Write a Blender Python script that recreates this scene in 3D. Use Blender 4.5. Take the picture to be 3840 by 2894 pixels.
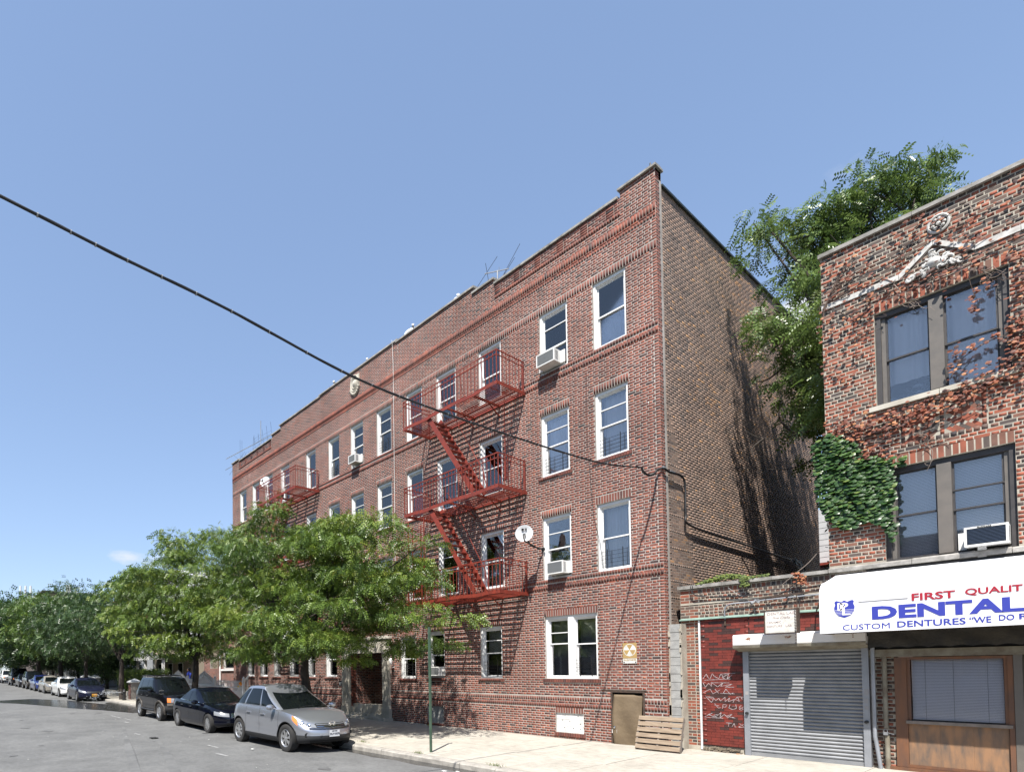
import bpy, bmesh, math, random
import numpy as np
from mathutils import Vector, Matrix, Euler
R=math.radians
rnd=random.Random(7)
rng=np.random.default_rng(11)
for _o in list(bpy.data.objects): bpy.data.objects.remove(_o)
scene=bpy.context.scene
C=scene.collection
# ------------------------------------------------------------ camera
F_PX,CX,CY,YAW,PITCH,ROLL=2121.866,1250.0,2462.18,-0.954985,0.0228315,0.0102099
HCAM=1.96
fw=Vector((math.sin(YAW)*math.cos(PITCH),math.cos(YAW)*math.cos(PITCH),math.sin(PITCH)))
rt=fw.cross(Vector((0,0,1))).normalized(); dn=fw.cross(rt)
rt2=rt*math.cos(ROLL)+dn*math.sin(ROLL); dn2=-rt*math.sin(ROLL)+dn*math.cos(ROLL)
cam=bpy.data.cameras.new('camera'); camo=bpy.data.objects.new('camera',cam); C.objects.link(camo)
camo.matrix_world=Matrix(((rt2.x,-dn2.x,-fw.x,0),(rt2.y,-dn2.y,-fw.y,0),(rt2.z,-dn2.z,-fw.z,HCAM),(0,0,0,1)))
cam.sensor_width=36; cam.sensor_fit='HORIZONTAL'; cam.lens=F_PX/3840*36
cam.shift_x=(1920-CX)/3840; cam.shift_y=(CY-1447)/3840
cam.clip_start=.05; cam.clip_end=3000
scene.camera=camo
# ------------------------------------------------------------ sun, sky, exposure
SUN=Vector((.703,-1.31,2.34)).normalized()
sl=bpy.data.lights.new('sun','SUN'); sl.energy=5.0; sl.angle=R(.53); sl.color=(1,.955,.89)
so=bpy.data.objects.new('sun',sl); C.objects.link(so); so.rotation_euler=SUN.to_track_quat('Z','Y').to_euler(); so.location=(10,-20,40)
world=bpy.data.worlds.new('World'); scene.world=world; world.use_nodes=True
nt=world.node_tree; nt.nodes.clear()
def wn(t): return nt.nodes.new(t)
sky=wn('ShaderNodeTexSky'); sky.sky_type='NISHITA'; sky.sun_disc=False
sky.sun_elevation=math.asin(SUN.z); sky.sun_rotation=math.atan2(SUN.x,SUN.y)
sky.air_density=1.0; sky.dust_density=.35; sky.ozone_density=2.2; sky.altitude=20
bg=wn('ShaderNodeBackground'); bg.inputs[1].default_value=.106
hs=wn('ShaderNodeHueSaturation'); hs.inputs['Saturation'].default_value=1.0; hs.inputs['Value'].default_value=1.0
geo=wn('ShaderNodeNewGeometry')
neg=wn('ShaderNodeVectorMath'); neg.operation='SCALE'; neg.inputs['Scale'].default_value=-1
nt.links.new(geo.outputs['Incoming'],neg.inputs[0])
def dirpx(px,py): 
    v=fw+rt2*((px-CX)/F_PX)+dn2*((py-CY)/F_PX); return v.normalized()
nz=wn('ShaderNodeTexNoise'); nz.inputs['Scale'].default_value=16; nz.inputs['Detail'].default_value=8; nz.inputs['Roughness'].default_value=.6
mp=wn('ShaderNodeMapping'); mp.inputs['Scale'].default_value=(1,1,2.6); nt.links.new(neg.outputs[0],mp.inputs[0]); nt.links.new(mp.outputs[0],nz.inputs['Vector'])
tot=None
# small fair-weather clouds low over the roofs: one west, one behind the back yard tree, faint wisps
for (px,py,sc,th,st) in ((490,2085,.055,.38,.8),(600,2105,.05,.38,.6),(3010,1150,.06,.34,.95),(3170,640,.05,.5,.22)):
    d0=dirpx(px,py)
    sub=wn('ShaderNodeVectorMath'); sub.operation='SUBTRACT'; sub.inputs[1].default_value=d0; nt.links.new(neg.outputs[0],sub.inputs[0])
    sq=wn('ShaderNodeVectorMath'); sq.operation='MULTIPLY'; sq.inputs[1].default_value=(1/sc,1/sc,2.3/sc); nt.links.new(sub.outputs[0],sq.inputs[0])
    ln=wn('ShaderNodeVectorMath'); ln.operation='LENGTH'; nt.links.new(sq.outputs[0],ln.inputs[0])
    m=wn('ShaderNodeMath'); m.operation='MULTIPLY_ADD'; m.inputs[1].default_value=-.55; m.inputs[2].default_value=.55; nt.links.new(ln.outputs['Value'],m.inputs[0])
    a=wn('ShaderNodeMath'); a.operation='ADD'; nt.links.new(m.outputs[0],a.inputs[0]); nt.links.new(nz.outputs['Fac'],a.inputs[1])
    mr=wn('ShaderNodeMapRange'); mr.inputs['From Min'].default_value=th+.28; mr.inputs['From Max'].default_value=th+.62; mr.inputs['To Max'].default_value=st; nt.links.new(a.outputs[0],mr.inputs['Value'])
    if tot is None: tot=mr.outputs[0]
    else:
        x=wn('ShaderNodeMath'); x.operation='MAXIMUM'; nt.links.new(tot,x.inputs[0]); nt.links.new(mr.outputs[0],x.inputs[1]); tot=x.outputs[0]
mx=wn('ShaderNodeMix'); mx.data_type='RGBA'; nt.links.new(tot,mx.inputs[0]); nt.links.new(hs.outputs[0],mx.inputs[6]); mx.inputs[7].default_value=(4.0,4.15,4.3,1)
gm=wn('ShaderNodeGamma'); gm.inputs['Gamma'].default_value=.55; nt.links.new(sky.outputs[0],gm.inputs['Color'])   # hazy summer sky: flatter than the clear model
ml=wn('ShaderNodeMix'); ml.data_type='RGBA'; ml.blend_type='MULTIPLY'; ml.inputs[0].default_value=1; ml.clamp_result=False; ml.inputs[7].default_value=(1.31,1.49,1.80,1); nt.links.new(gm.outputs[0],ml.inputs[6]); nt.links.new(ml.outputs[2],hs.inputs['Color']); nt.links.new(mx.outputs[2],bg.inputs[0])
wo=wn('ShaderNodeOutputWorld'); nt.links.new(bg.outputs[0],wo.inputs[0])
scene.view_settings.view_transform='Standard'; scene.view_settings.look='None'; scene.view_settings.exposure=1.1; scene.view_settings.gamma=1
scene.render.engine='CYCLES'
# ------------------------------------------------------------ materials
def al(c):   # albedo as measured for an exposure of about 0.6; the scene is exposed brighter than that
    k=.71 if max(c)<.6 else .71+.17*min(1,(max(c)-.6)/.12)
    return tuple(x*k for x in c)
def mat(name,col,rough=.8,metal=0,spec=.5,noise=None,bump=None,col2=None,attr=None,ramp=None,coat=0,stretch=None,emit=None,contrast=(.35,.65),speck=None):
    col=al(col); col2=al(col2) if col2 else None
    m=bpy.data.materials.new(name); m.use_nodes=True; t=m.node_tree; b=t.nodes['Principled BSDF']
    b.inputs['Roughness'].default_value=rough; b.inputs['Metallic'].default_value=metal; b.inputs['Specular IOR Level'].default_value=spec
    b.inputs['Coat Weight'].default_value=coat; b.inputs['Coat Roughness'].default_value=.03
    b.inputs['Base Color'].default_value=(*col,1)
    tc=t.nodes.new('ShaderNodeTexCoord'); vec=tc.outputs['Object']
    g=t.nodes.new('ShaderNodeNewGeometry'); vec=g.outputs['Position']
    if stretch:
        mpn=t.nodes.new('ShaderNodeMapping'); mpn.inputs['Scale'].default_value=stretch; t.links.new(vec,mpn.inputs[0]); vec=mpn.outputs[0]
    csock=None
    if attr:
        an=t.nodes.new('ShaderNodeAttribute'); an.attribute_name=attr
        rp=t.nodes.new('ShaderNodeValToRGB'); e=rp.color_ramp.elements
        for i,(p,c) in enumerate(ramp):
            c=al(c)
            if i<2: e[i].position=p; e[i].color=(*c,1)
            else: q=e.new(p); q.color=(*c,1)
        t.links.new(an.outputs['Fac'],rp.inputs[0]); csock=rp.outputs[0]
    if noise:
        n=t.nodes.new('ShaderNodeTexNoise'); n.inputs['Scale'].default_value=noise; n.inputs['Detail'].default_value=6; n.inputs['Roughness'].default_value=.62
        t.links.new(vec,n.inputs['Vector'])
        mr=t.nodes.new('ShaderNodeMapRange'); mr.inputs['From Min'].default_value=contrast[0]; mr.inputs['From Max'].default_value=contrast[1]; t.links.new(n.outputs['Fac'],mr.inputs['Value'])
        mxx=t.nodes.new('ShaderNodeMix'); mxx.data_type='RGBA'
        if csock is not None:
            mxx.blend_type='MULTIPLY'; mxx.inputs[0].default_value=1; t.links.new(csock,mxx.inputs[6])
            rr=t.nodes.new('ShaderNodeMapRange'); rr.inputs['To Min'].default_value=.72; rr.inputs['To Max'].default_value=1.2; t.links.new(mr.outputs[0],rr.inputs['Value'])
            t.links.new(rr.outputs[0],mxx.inputs[7])
        else:
            t.links.new(mr.outputs[0],mxx.inputs[0]); mxx.inputs[6].default_value=(*col,1); mxx.inputs[7].default_value=(*(col2 or tuple(x*.7 for x in col)),1)
        csock=mxx.outputs[2]
    if speck:   # fine aggregate / dirt on top of the large patches
        if csock is None: rg=t.nodes.new('ShaderNodeRGB'); rg.outputs[0].default_value=(*col,1); csock=rg.outputs[0]
        for (sc_,lo_,hi_) in speck:
            n3=t.nodes.new('ShaderNodeTexNoise'); n3.inputs['Scale'].default_value=sc_; n3.inputs['Detail'].default_value=3; t.links.new(vec,n3.inputs['Vector'])
            r3=t.nodes.new('ShaderNodeMapRange'); r3.inputs['From Min'].default_value=.3; r3.inputs['From Max'].default_value=.7; r3.inputs['To Min'].default_value=lo_; r3.inputs['To Max'].default_value=hi_; t.links.new(n3.outputs['Fac'],r3.inputs['Value'])
            m3=t.nodes.new('ShaderNodeMix'); m3.data_type='RGBA'; m3.blend_type='MULTIPLY'; m3.inputs[0].default_value=1; t.links.new(csock,m3.inputs[6]); t.links.new(r3.outputs[0],m3.inputs[7]); csock=m3.outputs[2]
    if csock is not None: t.links.new(csock,b.inputs['Base Color'])
    if bump:
        n2=t.nodes.new('ShaderNodeTexNoise'); n2.inputs['Scale'].default_value=bump[0]; n2.inputs['Detail'].default_value=5; t.links.new(vec,n2.inputs['Vector'])
        bp=t.nodes.new('ShaderNodeBump'); bp.inputs['Strength'].default_value=bump[1]; bp.inputs['Distance'].default_value=bump[2] if len(bump)>2 else .01
        t.links.new(n2.outputs['Fac'],bp.inputs['Height']); t.links.new(bp.outputs[0],b.inputs['Normal'])
    if emit: b.inputs['Emission Color'].default_value=(*emit,1); b.inputs['Emission Strength'].default_value=1
    return m
M={}
M['brick']=mat('brick_red',(.3,.08,.05),.85,attr='tone',noise=3.1,bump=(60,.4,.004),contrast=(.3,.7),
  ramp=[(0,(.05,.032,.032)),(.15,(.10,.045,.040)),(.4,(.185,.064,.047)),(.65,(.245,.074,.048)),(.85,(.31,.085,.048)),(1,(.40,.135,.075))],speck=[(.45,.80,1.12),(2.5,.9,1.08)])
M['brick_side']=mat('brick_common',(.2,.1,.07),.9,attr='tone',noise=1.3,bump=(50,.5,.006),contrast=(.3,.7),
  ramp=[(0,(.10,.075,.065)),(.3,(.21,.14,.11)),(.55,(.30,.195,.145)),(.8,(.38,.24,.165)),(.93,(.45,.25,.13)),(1,(.52,.28,.13))])
M['brick_mix']=mat('brick_mixed',(.3,.1,.06),.85,attr='tone',noise=5,bump=(60,.4,.004),contrast=(.3,.7),
  ramp=[(0,(.045,.036,.038)),(.25,(.12,.09,.075)),(.4,(.17,.10,.075)),(.6,(.24,.095,.06)),(.8,(.31,.085,.047)),(1,(.38,.115,.06))])
M['tile_red']=mat('facing_tile',(.2,.03,.02),.6,attr='tone',noise=6,bump=(90,.3,.002),
  ramp=[(0,(.05,.022,.018)),(.5,(.14,.020,.014)),(1,(.195,.028,.017))])
M['mortar_white']=mat('mortar_white',(.55,.50,.45),.95,noise=2.2,col2=(.37,.33,.29),bump=(40,.4,.006),speck=[(.45,.80,1.1)])
M['mortar_side']=mat('mortar_grey',(.50,.43,.36),.95,noise=1.6,col2=(.30,.25,.21),bump=(40,.5,.006))
M['mortar_cream']=mat('mortar_cream',(.53,.485,.40),.95,noise=2.5,col2=(.36,.32,.26),bump=(40,.4,.006))
M['mortar_dark']=mat('mortar_dark',(.03,.014,.012),.95)
M['stone']=mat('coping_stone',(.42,.40,.37),.9,noise=5,col2=(.20,.19,.17),bump=(30,.5,.01))
M['limestone']=mat('limestone',(.62,.58,.50),.85,noise=2.5,col2=(.46,.42,.34),bump=(35,.3,.005))
M['terracotta_white']=mat('glazed_stone',(.66,.65,.62),.6,noise=7,col2=(.45,.43,.40),bump=(20,.3,.006))
M['block']=mat('concrete_block',(.42,.42,.40),.95,noise=7,col2=(.30,.30,.29),bump=(60,.4,.004))
M['white_block']=mat('painted_block',(.74,.74,.72),.8,noise=5,col2=(.60,.60,.58),bump=(40,.5,.006))
M['white']=mat('white_paint',(.78,.78,.77),.45,noise=2,col2=(.70,.70,.69))
M['white_dirty']=mat('white_dirty',(.72,.70,.67),.55,noise=4,col2=(.45,.40,.36),contrast=(.5,.75))
M['dark_frame']=mat('dark_frame',(.040,.037,.038),.55,noise=6,col2=(.06,.055,.055))
M['mullion']=mat('mullion_metal',(.17,.15,.13),.5,noise=4,col2=(.13,.118,.105))
M['red_iron']=mat('red_iron',(.31,.040,.018),.6,noise=7,col2=(.19,.030,.018),speck=[(35,.75,1.15)])
M['black_iron']=mat('black_iron',(.02,.02,.02),.5)
M['cable']=mat('cable_black',(.012,.012,.014),.55)
M['cable_wrap']=mat('cable_tie',(.35,.35,.35),.5)
M['asphalt']=mat('asphalt',(.135,.136,.134),.9,noise=.45,col2=(.185,.186,.182),bump=(120,.6,.008),contrast=(.35,.7),speck=[(55,.72,1.25),(9,.86,1.12),(1.7,.88,1.1)])
M['concrete']=mat('sidewalk_concrete',(.50,.465,.40),.92,noise=.9,col2=(.36,.335,.285),bump=(90,.4,.004),contrast=(.45,.75),speck=[(70,.85,1.12),(6,.85,1.1)])
M['curb']=mat('curb_stone',(.47,.44,.39),.9,noise=6,col2=(.30,.28,.25),bump=(40,.4,.006))
M['wet']=mat('wet_asphalt',(.028,.029,.03),.22,noise=3,col2=(.05,.05,.05),bump=(40,.2,.003))
M['ground']=mat('far_ground',(.14,.15,.10),.95,noise=.4,col2=(.10,.12,.07))
M['dirt']=mat('grime',(.20,.16,.11),.95,noise=6,col2=(.12,.10,.08))
M['bark']=mat('bark',(.07,.055,.045),.95,noise=8,col2=(.035,.028,.022),bump=(30,.8,.02),stretch=(1,1,.3))
M['vine']=mat('vine_stem',(.13,.085,.065),.9)
M['vine_pale']=mat('vine_stem_pale',(.30,.24,.20),.9)
M['steel']=mat('galvanised_steel',(.345,.355,.37),.5,metal=.25,noise=3,col2=(.26,.27,.285))
M['steel_frame']=mat('steel_post',(.42,.44,.48),.45,metal=.4,noise=3,col2=(.33,.35,.38))
M['rusty_white']=mat('rusty_white_steel',(.74,.72,.70),.5,noise=7,col2=(.30,.12,.05),contrast=(.61,.68))
M['grey_dirty']=mat('dirty_grey_metal',(.30,.28,.22),.7,noise=5,col2=(.17,.14,.10))
M['awning']=mat('awning_vinyl',(.80,.80,.82),.4,noise=1.2,col2=(.76,.76,.79))
M['blue_print']=mat('blue_print',(.04,.055,.40),.5)
M['red_print']=mat('red_print',(.42,.015,.035),.5)
M['grey_print']=mat('grey_print',(.35,.34,.34),.6)
M['faded_print']=mat('faded_print',(.45,.36,.34),.7)
M['fabric_dark']=mat('dark_canvas',(.075,.065,.05),.9,noise=4,col2=(.045,.042,.04),bump=(20,.6,.02))
M['wood_stain']=mat('stained_wood',(.20,.085,.038),.6,noise=3.2,col2=(.13,.065,.04),stretch=(2.6,2.6,.5),bump=(30,.3,.003),contrast=(.4,.66))
M['wood_ply']=mat('weathered_plywood',(.34,.185,.095),.65,noise=3.0,col2=(.13,.10,.08),stretch=(2.4,2.4,.55),bump=(30,.2,.003),contrast=(.38,.66))
M['pallet']=mat('pallet_wood',(.40,.31,.22),.85,noise=3,col2=(.24,.175,.12),stretch=(1,4,12),bump=(60,.4,.003))
M['pallet_side']=mat('pallet_side',(.30,.25,.22),.85,noise=6,col2=(.2,.17,.14))
M['door_brown']=mat('brown_cloth_door',(.20,.145,.085),.8,noise=2,col2=(.155,.11,.065),bump=(5,.6,.04))
M['rust']=mat('rusty_steel',(.10,.06,.04),.85,noise=15,col2=(.04,.03,.025))
M['green_pole']=mat('green_painted_pole',(.075,.13,.085),.5,noise=6,col2=(.05,.09,.06))
M['copper']=mat('copper_patina',(.28,.42,.36),.7,noise=9,col2=(.16,.24,.2))
M['yellow']=mat('sign_yellow',(.50,.33,.11),.6,noise=12,col2=(.40,.27,.12))
M['sign_white']=mat('sign_white',(.72,.71,.66),.5,noise=6,col2=(.6,.58,.53))
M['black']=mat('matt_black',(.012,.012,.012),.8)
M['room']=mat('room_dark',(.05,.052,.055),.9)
M['room_grey']=mat('room_grey',(.10,.105,.11),.9)
M['curtain']=mat('curtain_white',(.8,.8,.79),.9)
M['curtain_blue']=mat('curtain_sheer',(.62,.64,.68),.9)
M['blind']=mat('blind_slat',(.78,.78,.78),.6)
M['blind_grey']=mat('blind_slat_grey',(.28,.29,.28),.6)
M['cloth_dark']=mat('folded_clothes',(.03,.035,.05),.9)
M['cloth_pale']=mat('pale_clothes',(.35,.40,.48),.9)
M['plastic_white']=mat('appliance_white',(.74,.74,.72),.45,noise=3,col2=(.66,.66,.63))
M['grille_grey']=mat('appliance_grille',(.30,.31,.31),.6)
M['grille_blue']=mat('appliance_grille_blue',(.03,.05,.09),.5)
M['dish']=mat('dish_grey',(.62,.63,.64),.4)
M['tyre']=mat('tyre_rubber',(.02,.02,.021),.85,noise=8,col2=(.035,.033,.03))
M['rim']=mat('alloy_rim',(.62,.63,.64),.3,metal=.8)
M['chrome']=mat('chrome',(.75,.76,.78),.12,metal=1)
M['car_black_plastic']=mat('bumper_plastic',(.025,.026,.028),.6)
M['arch']=mat('arch_liner',(.008,.008,.008),.9)
M['lamp_clear']=mat('lamp_clear',(.27,.285,.30),.25,noise=30,col2=(.22,.23,.25),coat=1)
M['lamp_orange']=mat('lamp_orange',(.75,.20,.03),.2,coat=1)
M['lamp_pod']=mat('lamp_pod',(.12,.12,.13),.15,metal=.7,coat=1)
M['plate_white']=mat('plate_white',(.66,.68,.70),.5)
M['plate_orange']=mat('plate_orange',(.75,.36,.03),.5)
M['roof_tar']=mat('roof_tar',(.07,.065,.06),.9)
M['tile_dark']=mat('dark_coping',(.035,.045,.04),.5)
M['siding']=mat('pale_siding',(.60,.61,.62),.7,noise=3,col2=(.52,.53,.55))
M['siding_tan']=mat('tan_siding',(.50,.42,.32),.7)
M['shingle']=mat('shingle_red',(.25,.10,.07),.85)
M['skin']=mat('skin',(.25,.13,.09),.6)
M['blue_cloth']=mat('blue_cloth',(.03,.06,.42),.8)
M['jeans']=mat('jeans',(.05,.07,.13),.8)
M['hair']=mat('hair',(.01,.009,.008),.7)
M['graffiti']=mat('graffiti_chalk',(.60,.57,.58),.8,noise=30,col2=(.35,.22,.22))
M['litter_white']=mat('litter_white',(.65,.65,.62),.7)
M['orange_plastic']=mat('orange_plastic',(.75,.25,.02),.5)
M['yellow_plastic']=mat('yellow_plastic',(.75,.55,.03),.5)
M['water']=mat('water_drops',(.7,.75,.8),.1)
def paint(name,col,metal=.3,rough=.3): return mat(name,col,rough,metal=metal,coat=.45 if max(col)<.1 else 1,spec=.2 if max(col)<.1 else .4)
M['silver']=paint('silver_paint',(.55,.57,.62),.8,.30)
M['ink']=paint('blue_black_paint',(.003,.004,.010),0,.12)
M['ink2']=paint('charcoal_paint',(.005,.005,.007),0,.14)
M['navy']=paint('navy_paint',(.016,.018,.042),.3,.25)
M['car_white']=paint('car_white_paint',(.68,.68,.66),.0,.3)
M['beige']=paint('beige_paint',(.42,.39,.34),.4,.3)
M['car_blue']=paint('blue_paint',(.03,.05,.22),.3,.3)
def glass(name,tint,gloss=.12,rough=.02,trans=.55):
    m=bpy.data.materials.new(name); m.use_nodes=True; t=m.node_tree; t.nodes.clear()
    o=t.nodes.new('ShaderNodeOutputMaterial'); tr=t.nodes.new('ShaderNodeBsdfTransparent'); tr.inputs[0].default_value=(trans,trans,trans*1.02,1)
    gl=t.nodes.new('ShaderNodeBsdfGlossy'); gl.inputs['Color'].default_value=(*tint,1); gl.inputs['Roughness'].default_value=rough
    fr=t.nodes.new('ShaderNodeFresnel'); fr.inputs['IOR'].default_value=1.55
    ad=t.nodes.new('ShaderNodeMath'); ad.operation='MULTIPLY_ADD'; ad.inputs[1].default_value=1.6; ad.inputs[2].default_value=gloss; t.links.new(fr.outputs[0],ad.inputs[0])
    cl=t.nodes.new('ShaderNodeClamp'); t.links.new(ad.outputs[0],cl.inputs[0])
    mi=t.nodes.new('ShaderNodeMixShader'); t.links.new(cl.outputs[0],mi.inputs[0]); t.links.new(tr.outputs[0],mi.inputs[1]); t.links.new(gl.outputs[0],mi.inputs[2])
    t.links.new(mi.outputs[0],o.inputs[0]); return m
M['pane']=glass('window_glass',(.95,.94,.92),.05,trans=.95); M['pane_clear']=glass('shop_glass',(.95,.95,.95),-.06,trans=.96)
M['car_glass']=mat('car_glass',(.006,.008,.009),.05,spec=.35,coat=.0)
def leafmat(name,ramp,trans=.22,rough=.45):
    m=bpy.data.materials.new(name); m.use_nodes=True; t=m.node_tree; b=t.nodes['Principled BSDF']; b.inputs['Roughness'].default_value=rough
    an=t.nodes.new('ShaderNodeAttribute'); an.attribute_name='tone'; rp=t.nodes.new('ShaderNodeValToRGB'); e=rp.color_ramp.elements
    for i,(p,c) in enumerate(ramp):
        c=al(c)
        if i<2: e[i].position=p; e[i].color=(*c,1)
        else: q=e.new(p); q.color=(*c,1)
    t.links.new(an.outputs['Fac'],rp.inputs[0]); t.links.new(rp.outputs[0],b.inputs['Base Color'])
    tr=t.nodes.new('ShaderNodeBsdfTranslucent'); t.links.new(rp.outputs[0],tr.inputs[0])
    mi=t.nodes.new('ShaderNodeMixShader'); mi.inputs[0].default_value=trans; t.links.new(b.outputs[0],mi.inputs[1]); t.links.new(tr.outputs[0],mi.inputs[2])
    t.links.new(mi.outputs[0],t.nodes['Material Output'].inputs[0]); return m
M['leaf']=leafmat('locust_leaf',[(0,(.038,.08,.014)),(.4,(.105,.18,.024)),(.75,(.21,.30,.038)),(1,(.33,.37,.065))])
M['leaf_dark']=leafmat('dark_leaf',[(0,(.022,.048,.014)),(.5,(.055,.11,.024)),(.85,(.10,.175,.034)),(1,(.20,.24,.055))])
M['leaf_ail']=leafmat('ailanthus_leaf',[(0,(.07,.12,.035)),(.5,(.16,.25,.06)),(.85,(.26,.35,.10)),(1,(.30,.37,.15))],.3,.3)
M['leaf_ivy']=leafmat('ivy_leaf',[(0,(.018,.05,.014)),(.5,(.045,.11,.026)),(.85,(.09,.17,.04)),(1,(.17,.24,.06))],.2,.35)
M['leaf_dry']=leafmat('dry_leaf',[(0,(.05,.014,.009)),(.4,(.15,.035,.015)),(.75,(.30,.075,.025)),(1,(.55,.24,.10))],.2,.6)
M['leaf_weed']=leafmat('weed_leaf',[(0,(.06,.10,.02)),(1,(.24,.30,.06))],.3,.5)
# ------------------------------------------------------------ mesh helpers
class MB:
    def __init__(s): s.v=[]; s.f=[]
    def add(s,vs,fs):
        n=len(s.v); s.v+= [tuple(v) for v in vs]; s.f+=[tuple(i+n for i in f) for f in fs]
    def box(s,x0,x1,y0,y1,z0,z1):
        s.add([(x0,y0,z0),(x1,y0,z0),(x1,y1,z0),(x0,y1,z0),(x0,y0,z1),(x1,y0,z1),(x1,y1,z1),(x0,y1,z1)],
          [(0,3,2,1),(4,5,6,7),(0,1,5,4),(1,2,6,5),(2,3,7,6),(3,0,4,7)])
    def obox(s,c,ax,ay,az): # oriented box, half axes
        c=Vector(c);ax=Vector(ax);ay=Vector(ay);az=Vector(az)
        s.add([c-ax-ay-az,c+ax-ay-az,c+ax+ay-az,c-ax+ay-az,c-ax-ay+az,c+ax-ay+az,c+ax+ay+az,c-ax+ay+az],
          [(0,3,2,1),(4,5,6,7),(0,1,5,4),(1,2,6,5),(2,3,7,6),(3,0,4,7)])
    def bar(s,a,b,w,h,up=(0,0,1)):
        a=Vector(a);b=Vector(b);d=(b-a); L=d.length
        if L<1e-6: return
        d/=L; u=Vector(up)
        if abs(d.dot(u))>.98: u=Vector((1,0,0))
        sx=d.cross(u).normalized(); u2=sx.cross(d)
        s.obox((a+b)/2,d*L/2,sx*w/2,u2*h/2)
    def tube(s,pts,rad,n=6,cap=True):
        pts=[Vector(p) for p in pts]; k=len(pts)
        rad=[rad]*k if not hasattr(rad,'__len__') else rad
        base=len(s.v); side=None
        for i,p in enumerate(pts):
            d=(pts[min(i+1,k-1)]-pts[max(i-1,0)]).normalized()
            if side is None:
                side=d.cross(Vector((0,0,1)))
                if side.length<.05: side=d.cross(Vector((1,0,0)))
            side=(side-d*side.dot(d)).normalized(); up=d.cross(side)
            for j in range(n):
                a=2*math.pi*j/n; s.v.append(tuple(p+(side*math.cos(a)+up*math.sin(a))*rad[i]))
        for i in range(k-1):
            for j in range(n):
                a=base+i*n+j; b=base+i*n+(j+1)%n; s.f.append((a,b,b+n,a+n))
        if cap: s.f.append(tuple(base+j for j in range(n))[::-1]); s.f.append(tuple(base+(k-1)*n+j for j in range(n)))
    def lathe(s,c,axis,prof,n=24,a0=0,a1=2*math.pi,up=None):
        c=Vector(c);ax=Vector(axis).normalized(); u=Vector(up) if up else (Vector((0,0,1)) if abs(ax.z)<.9 else Vector((1,0,0))); sx=ax.cross(u).normalized(); u=sx.cross(ax)
        base=len(s.v); k=len(prof)
        for j in range(n):
            a=a0+(a1-a0)*j/n; dd=sx*math.cos(a)+u*math.sin(a)
            for (r_,h) in prof: s.v.append(tuple(c+dd*r_+ax*h))
        for j in range(n):
            j2=(j+1)%n
            for i in range(k-1): s.f.append((base+j*k+i,base+j2*k+i,base+j2*k+i+1,base+j*k+i+1))
    def prism(s,poly,x0,x1,axis='x'): # poly list of 2D (a,b); extrude along axis
        n=len(poly); base=len(s.v)
        for x in (x0,x1):
            for (a,b) in poly: s.v.append({'x':(x,a,b),'y':(a,x,b),'z':(a,b,x)}[axis])
        s.f.append(tuple(base+i for i in range(n))[::-1]); s.f.append(tuple(base+n+i for i in range(n)))
        for i in range(n):
            j=(i+1)%n; s.f.append((base+i,base+j,base+n+j,base+n+i))
    def grid(s,P,nu,nv,close=False):
        base=len(s.v)
        for i in range(nu):
            for j in range(nv): s.v.append(tuple(P(i/(nu-1),j/(nv-1))))
        for i in range(nu-1):
            for j in range(nv-1): a=base+i*nv+j; s.f.append((a,a+nv,a+nv+1,a+1))
    def mesh(s,name,m=None,smooth=False,fix=True):
        me=bpy.data.meshes.new(name); me.from_pydata(s.v,[],s.f)
        if fix:
            b=bmesh.new(); b.from_mesh(me); bmesh.ops.recalc_face_normals(b,faces=b.faces); b.to_mesh(me); b.free()
        if m is not None: me.materials.append(M[m] if isinstance(m,str) else m)
        if smooth:
            me.shade_smooth(); me.set_sharp_from_angle(angle=R(38))
        return me
WORLD={}
def setp(o,parent):
    o.parent=parent
    if parent.name in WORLD: o.matrix_parent_inverse=WORLD[parent.name]
def link(name,me,parent=None,loc=None,kind=None):
    o=bpy.data.objects.new(name,me); C.objects.link(o)
    if parent is not None: setp(o,parent)
    if loc is not None: o.location=loc
    if kind: o['kind']=kind
    return o
def build(mb,name,m,parent=None,smooth=False,kind=None,fix=True,loc=None):
    return link(name,mb.mesh(name,m,smooth,fix),parent,loc,kind)
def bx(name,m,parent,*a,kind=None):
    b=MB(); b.box(*a); return build(b,name,m,parent,kind=kind,fix=False)
def thing(name,label,cat,loc=(0,0,0),group=None,rz=0):
    o=bpy.data.objects.new(name,None); C.objects.link(o); o.location=loc; o.rotation_euler=(0,0,rz); o.empty_display_size=.2
    return tag(o,label,cat,group)
def tag(o,label,cat,group=None):
    o['label']=label; o['category']=cat
    if group: o['group']=group
    return o
def wthing(name,label,cat,loc,group=None):
    # a thing whose parts are given in world coordinates
    o=thing(name,label,cat,loc,group); WORLD[o.name]=Matrix.Translation(Vector(loc)).inverted(); return o
def copy_tree(o,parent=None,skip=()):
    c=o.copy(); C.objects.link(c)
    if parent is not None: c.parent=parent
    for ch in list(o.children):
        if ch.name.split('.')[0] in skip: continue
        copy_tree(ch,c,skip)
    return c
def npmesh(name,V,Fq,m,tone=None,nper=None):
    me=bpy.data.meshes.new(name); nf=len(Fq); k=Fq.shape[1]
    me.vertices.add(len(V)); me.vertices.foreach_set('co',np.ascontiguousarray(V,dtype=np.float32).ravel())
    me.loops.add(nf*k); me.loops.foreach_set('vertex_index',np.ascontiguousarray(Fq,dtype=np.int32).ravel())
    me.polygons.add(nf); me.polygons.foreach_set('loop_start',np.arange(0,nf*k,k,dtype=np.int32))
    me.polygons.foreach_set('loop_total',np.full(nf,k,dtype=np.int32))
    me.update(calc_edges=True)
    if tone is not None:
        a=me.attributes.new('tone','FLOAT','POINT'); a.data.foreach_set('value',np.ascontiguousarray(tone,dtype=np.float32))
    me.materials.append(M[m] if isinstance(m,str) else m)
    return me
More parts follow.
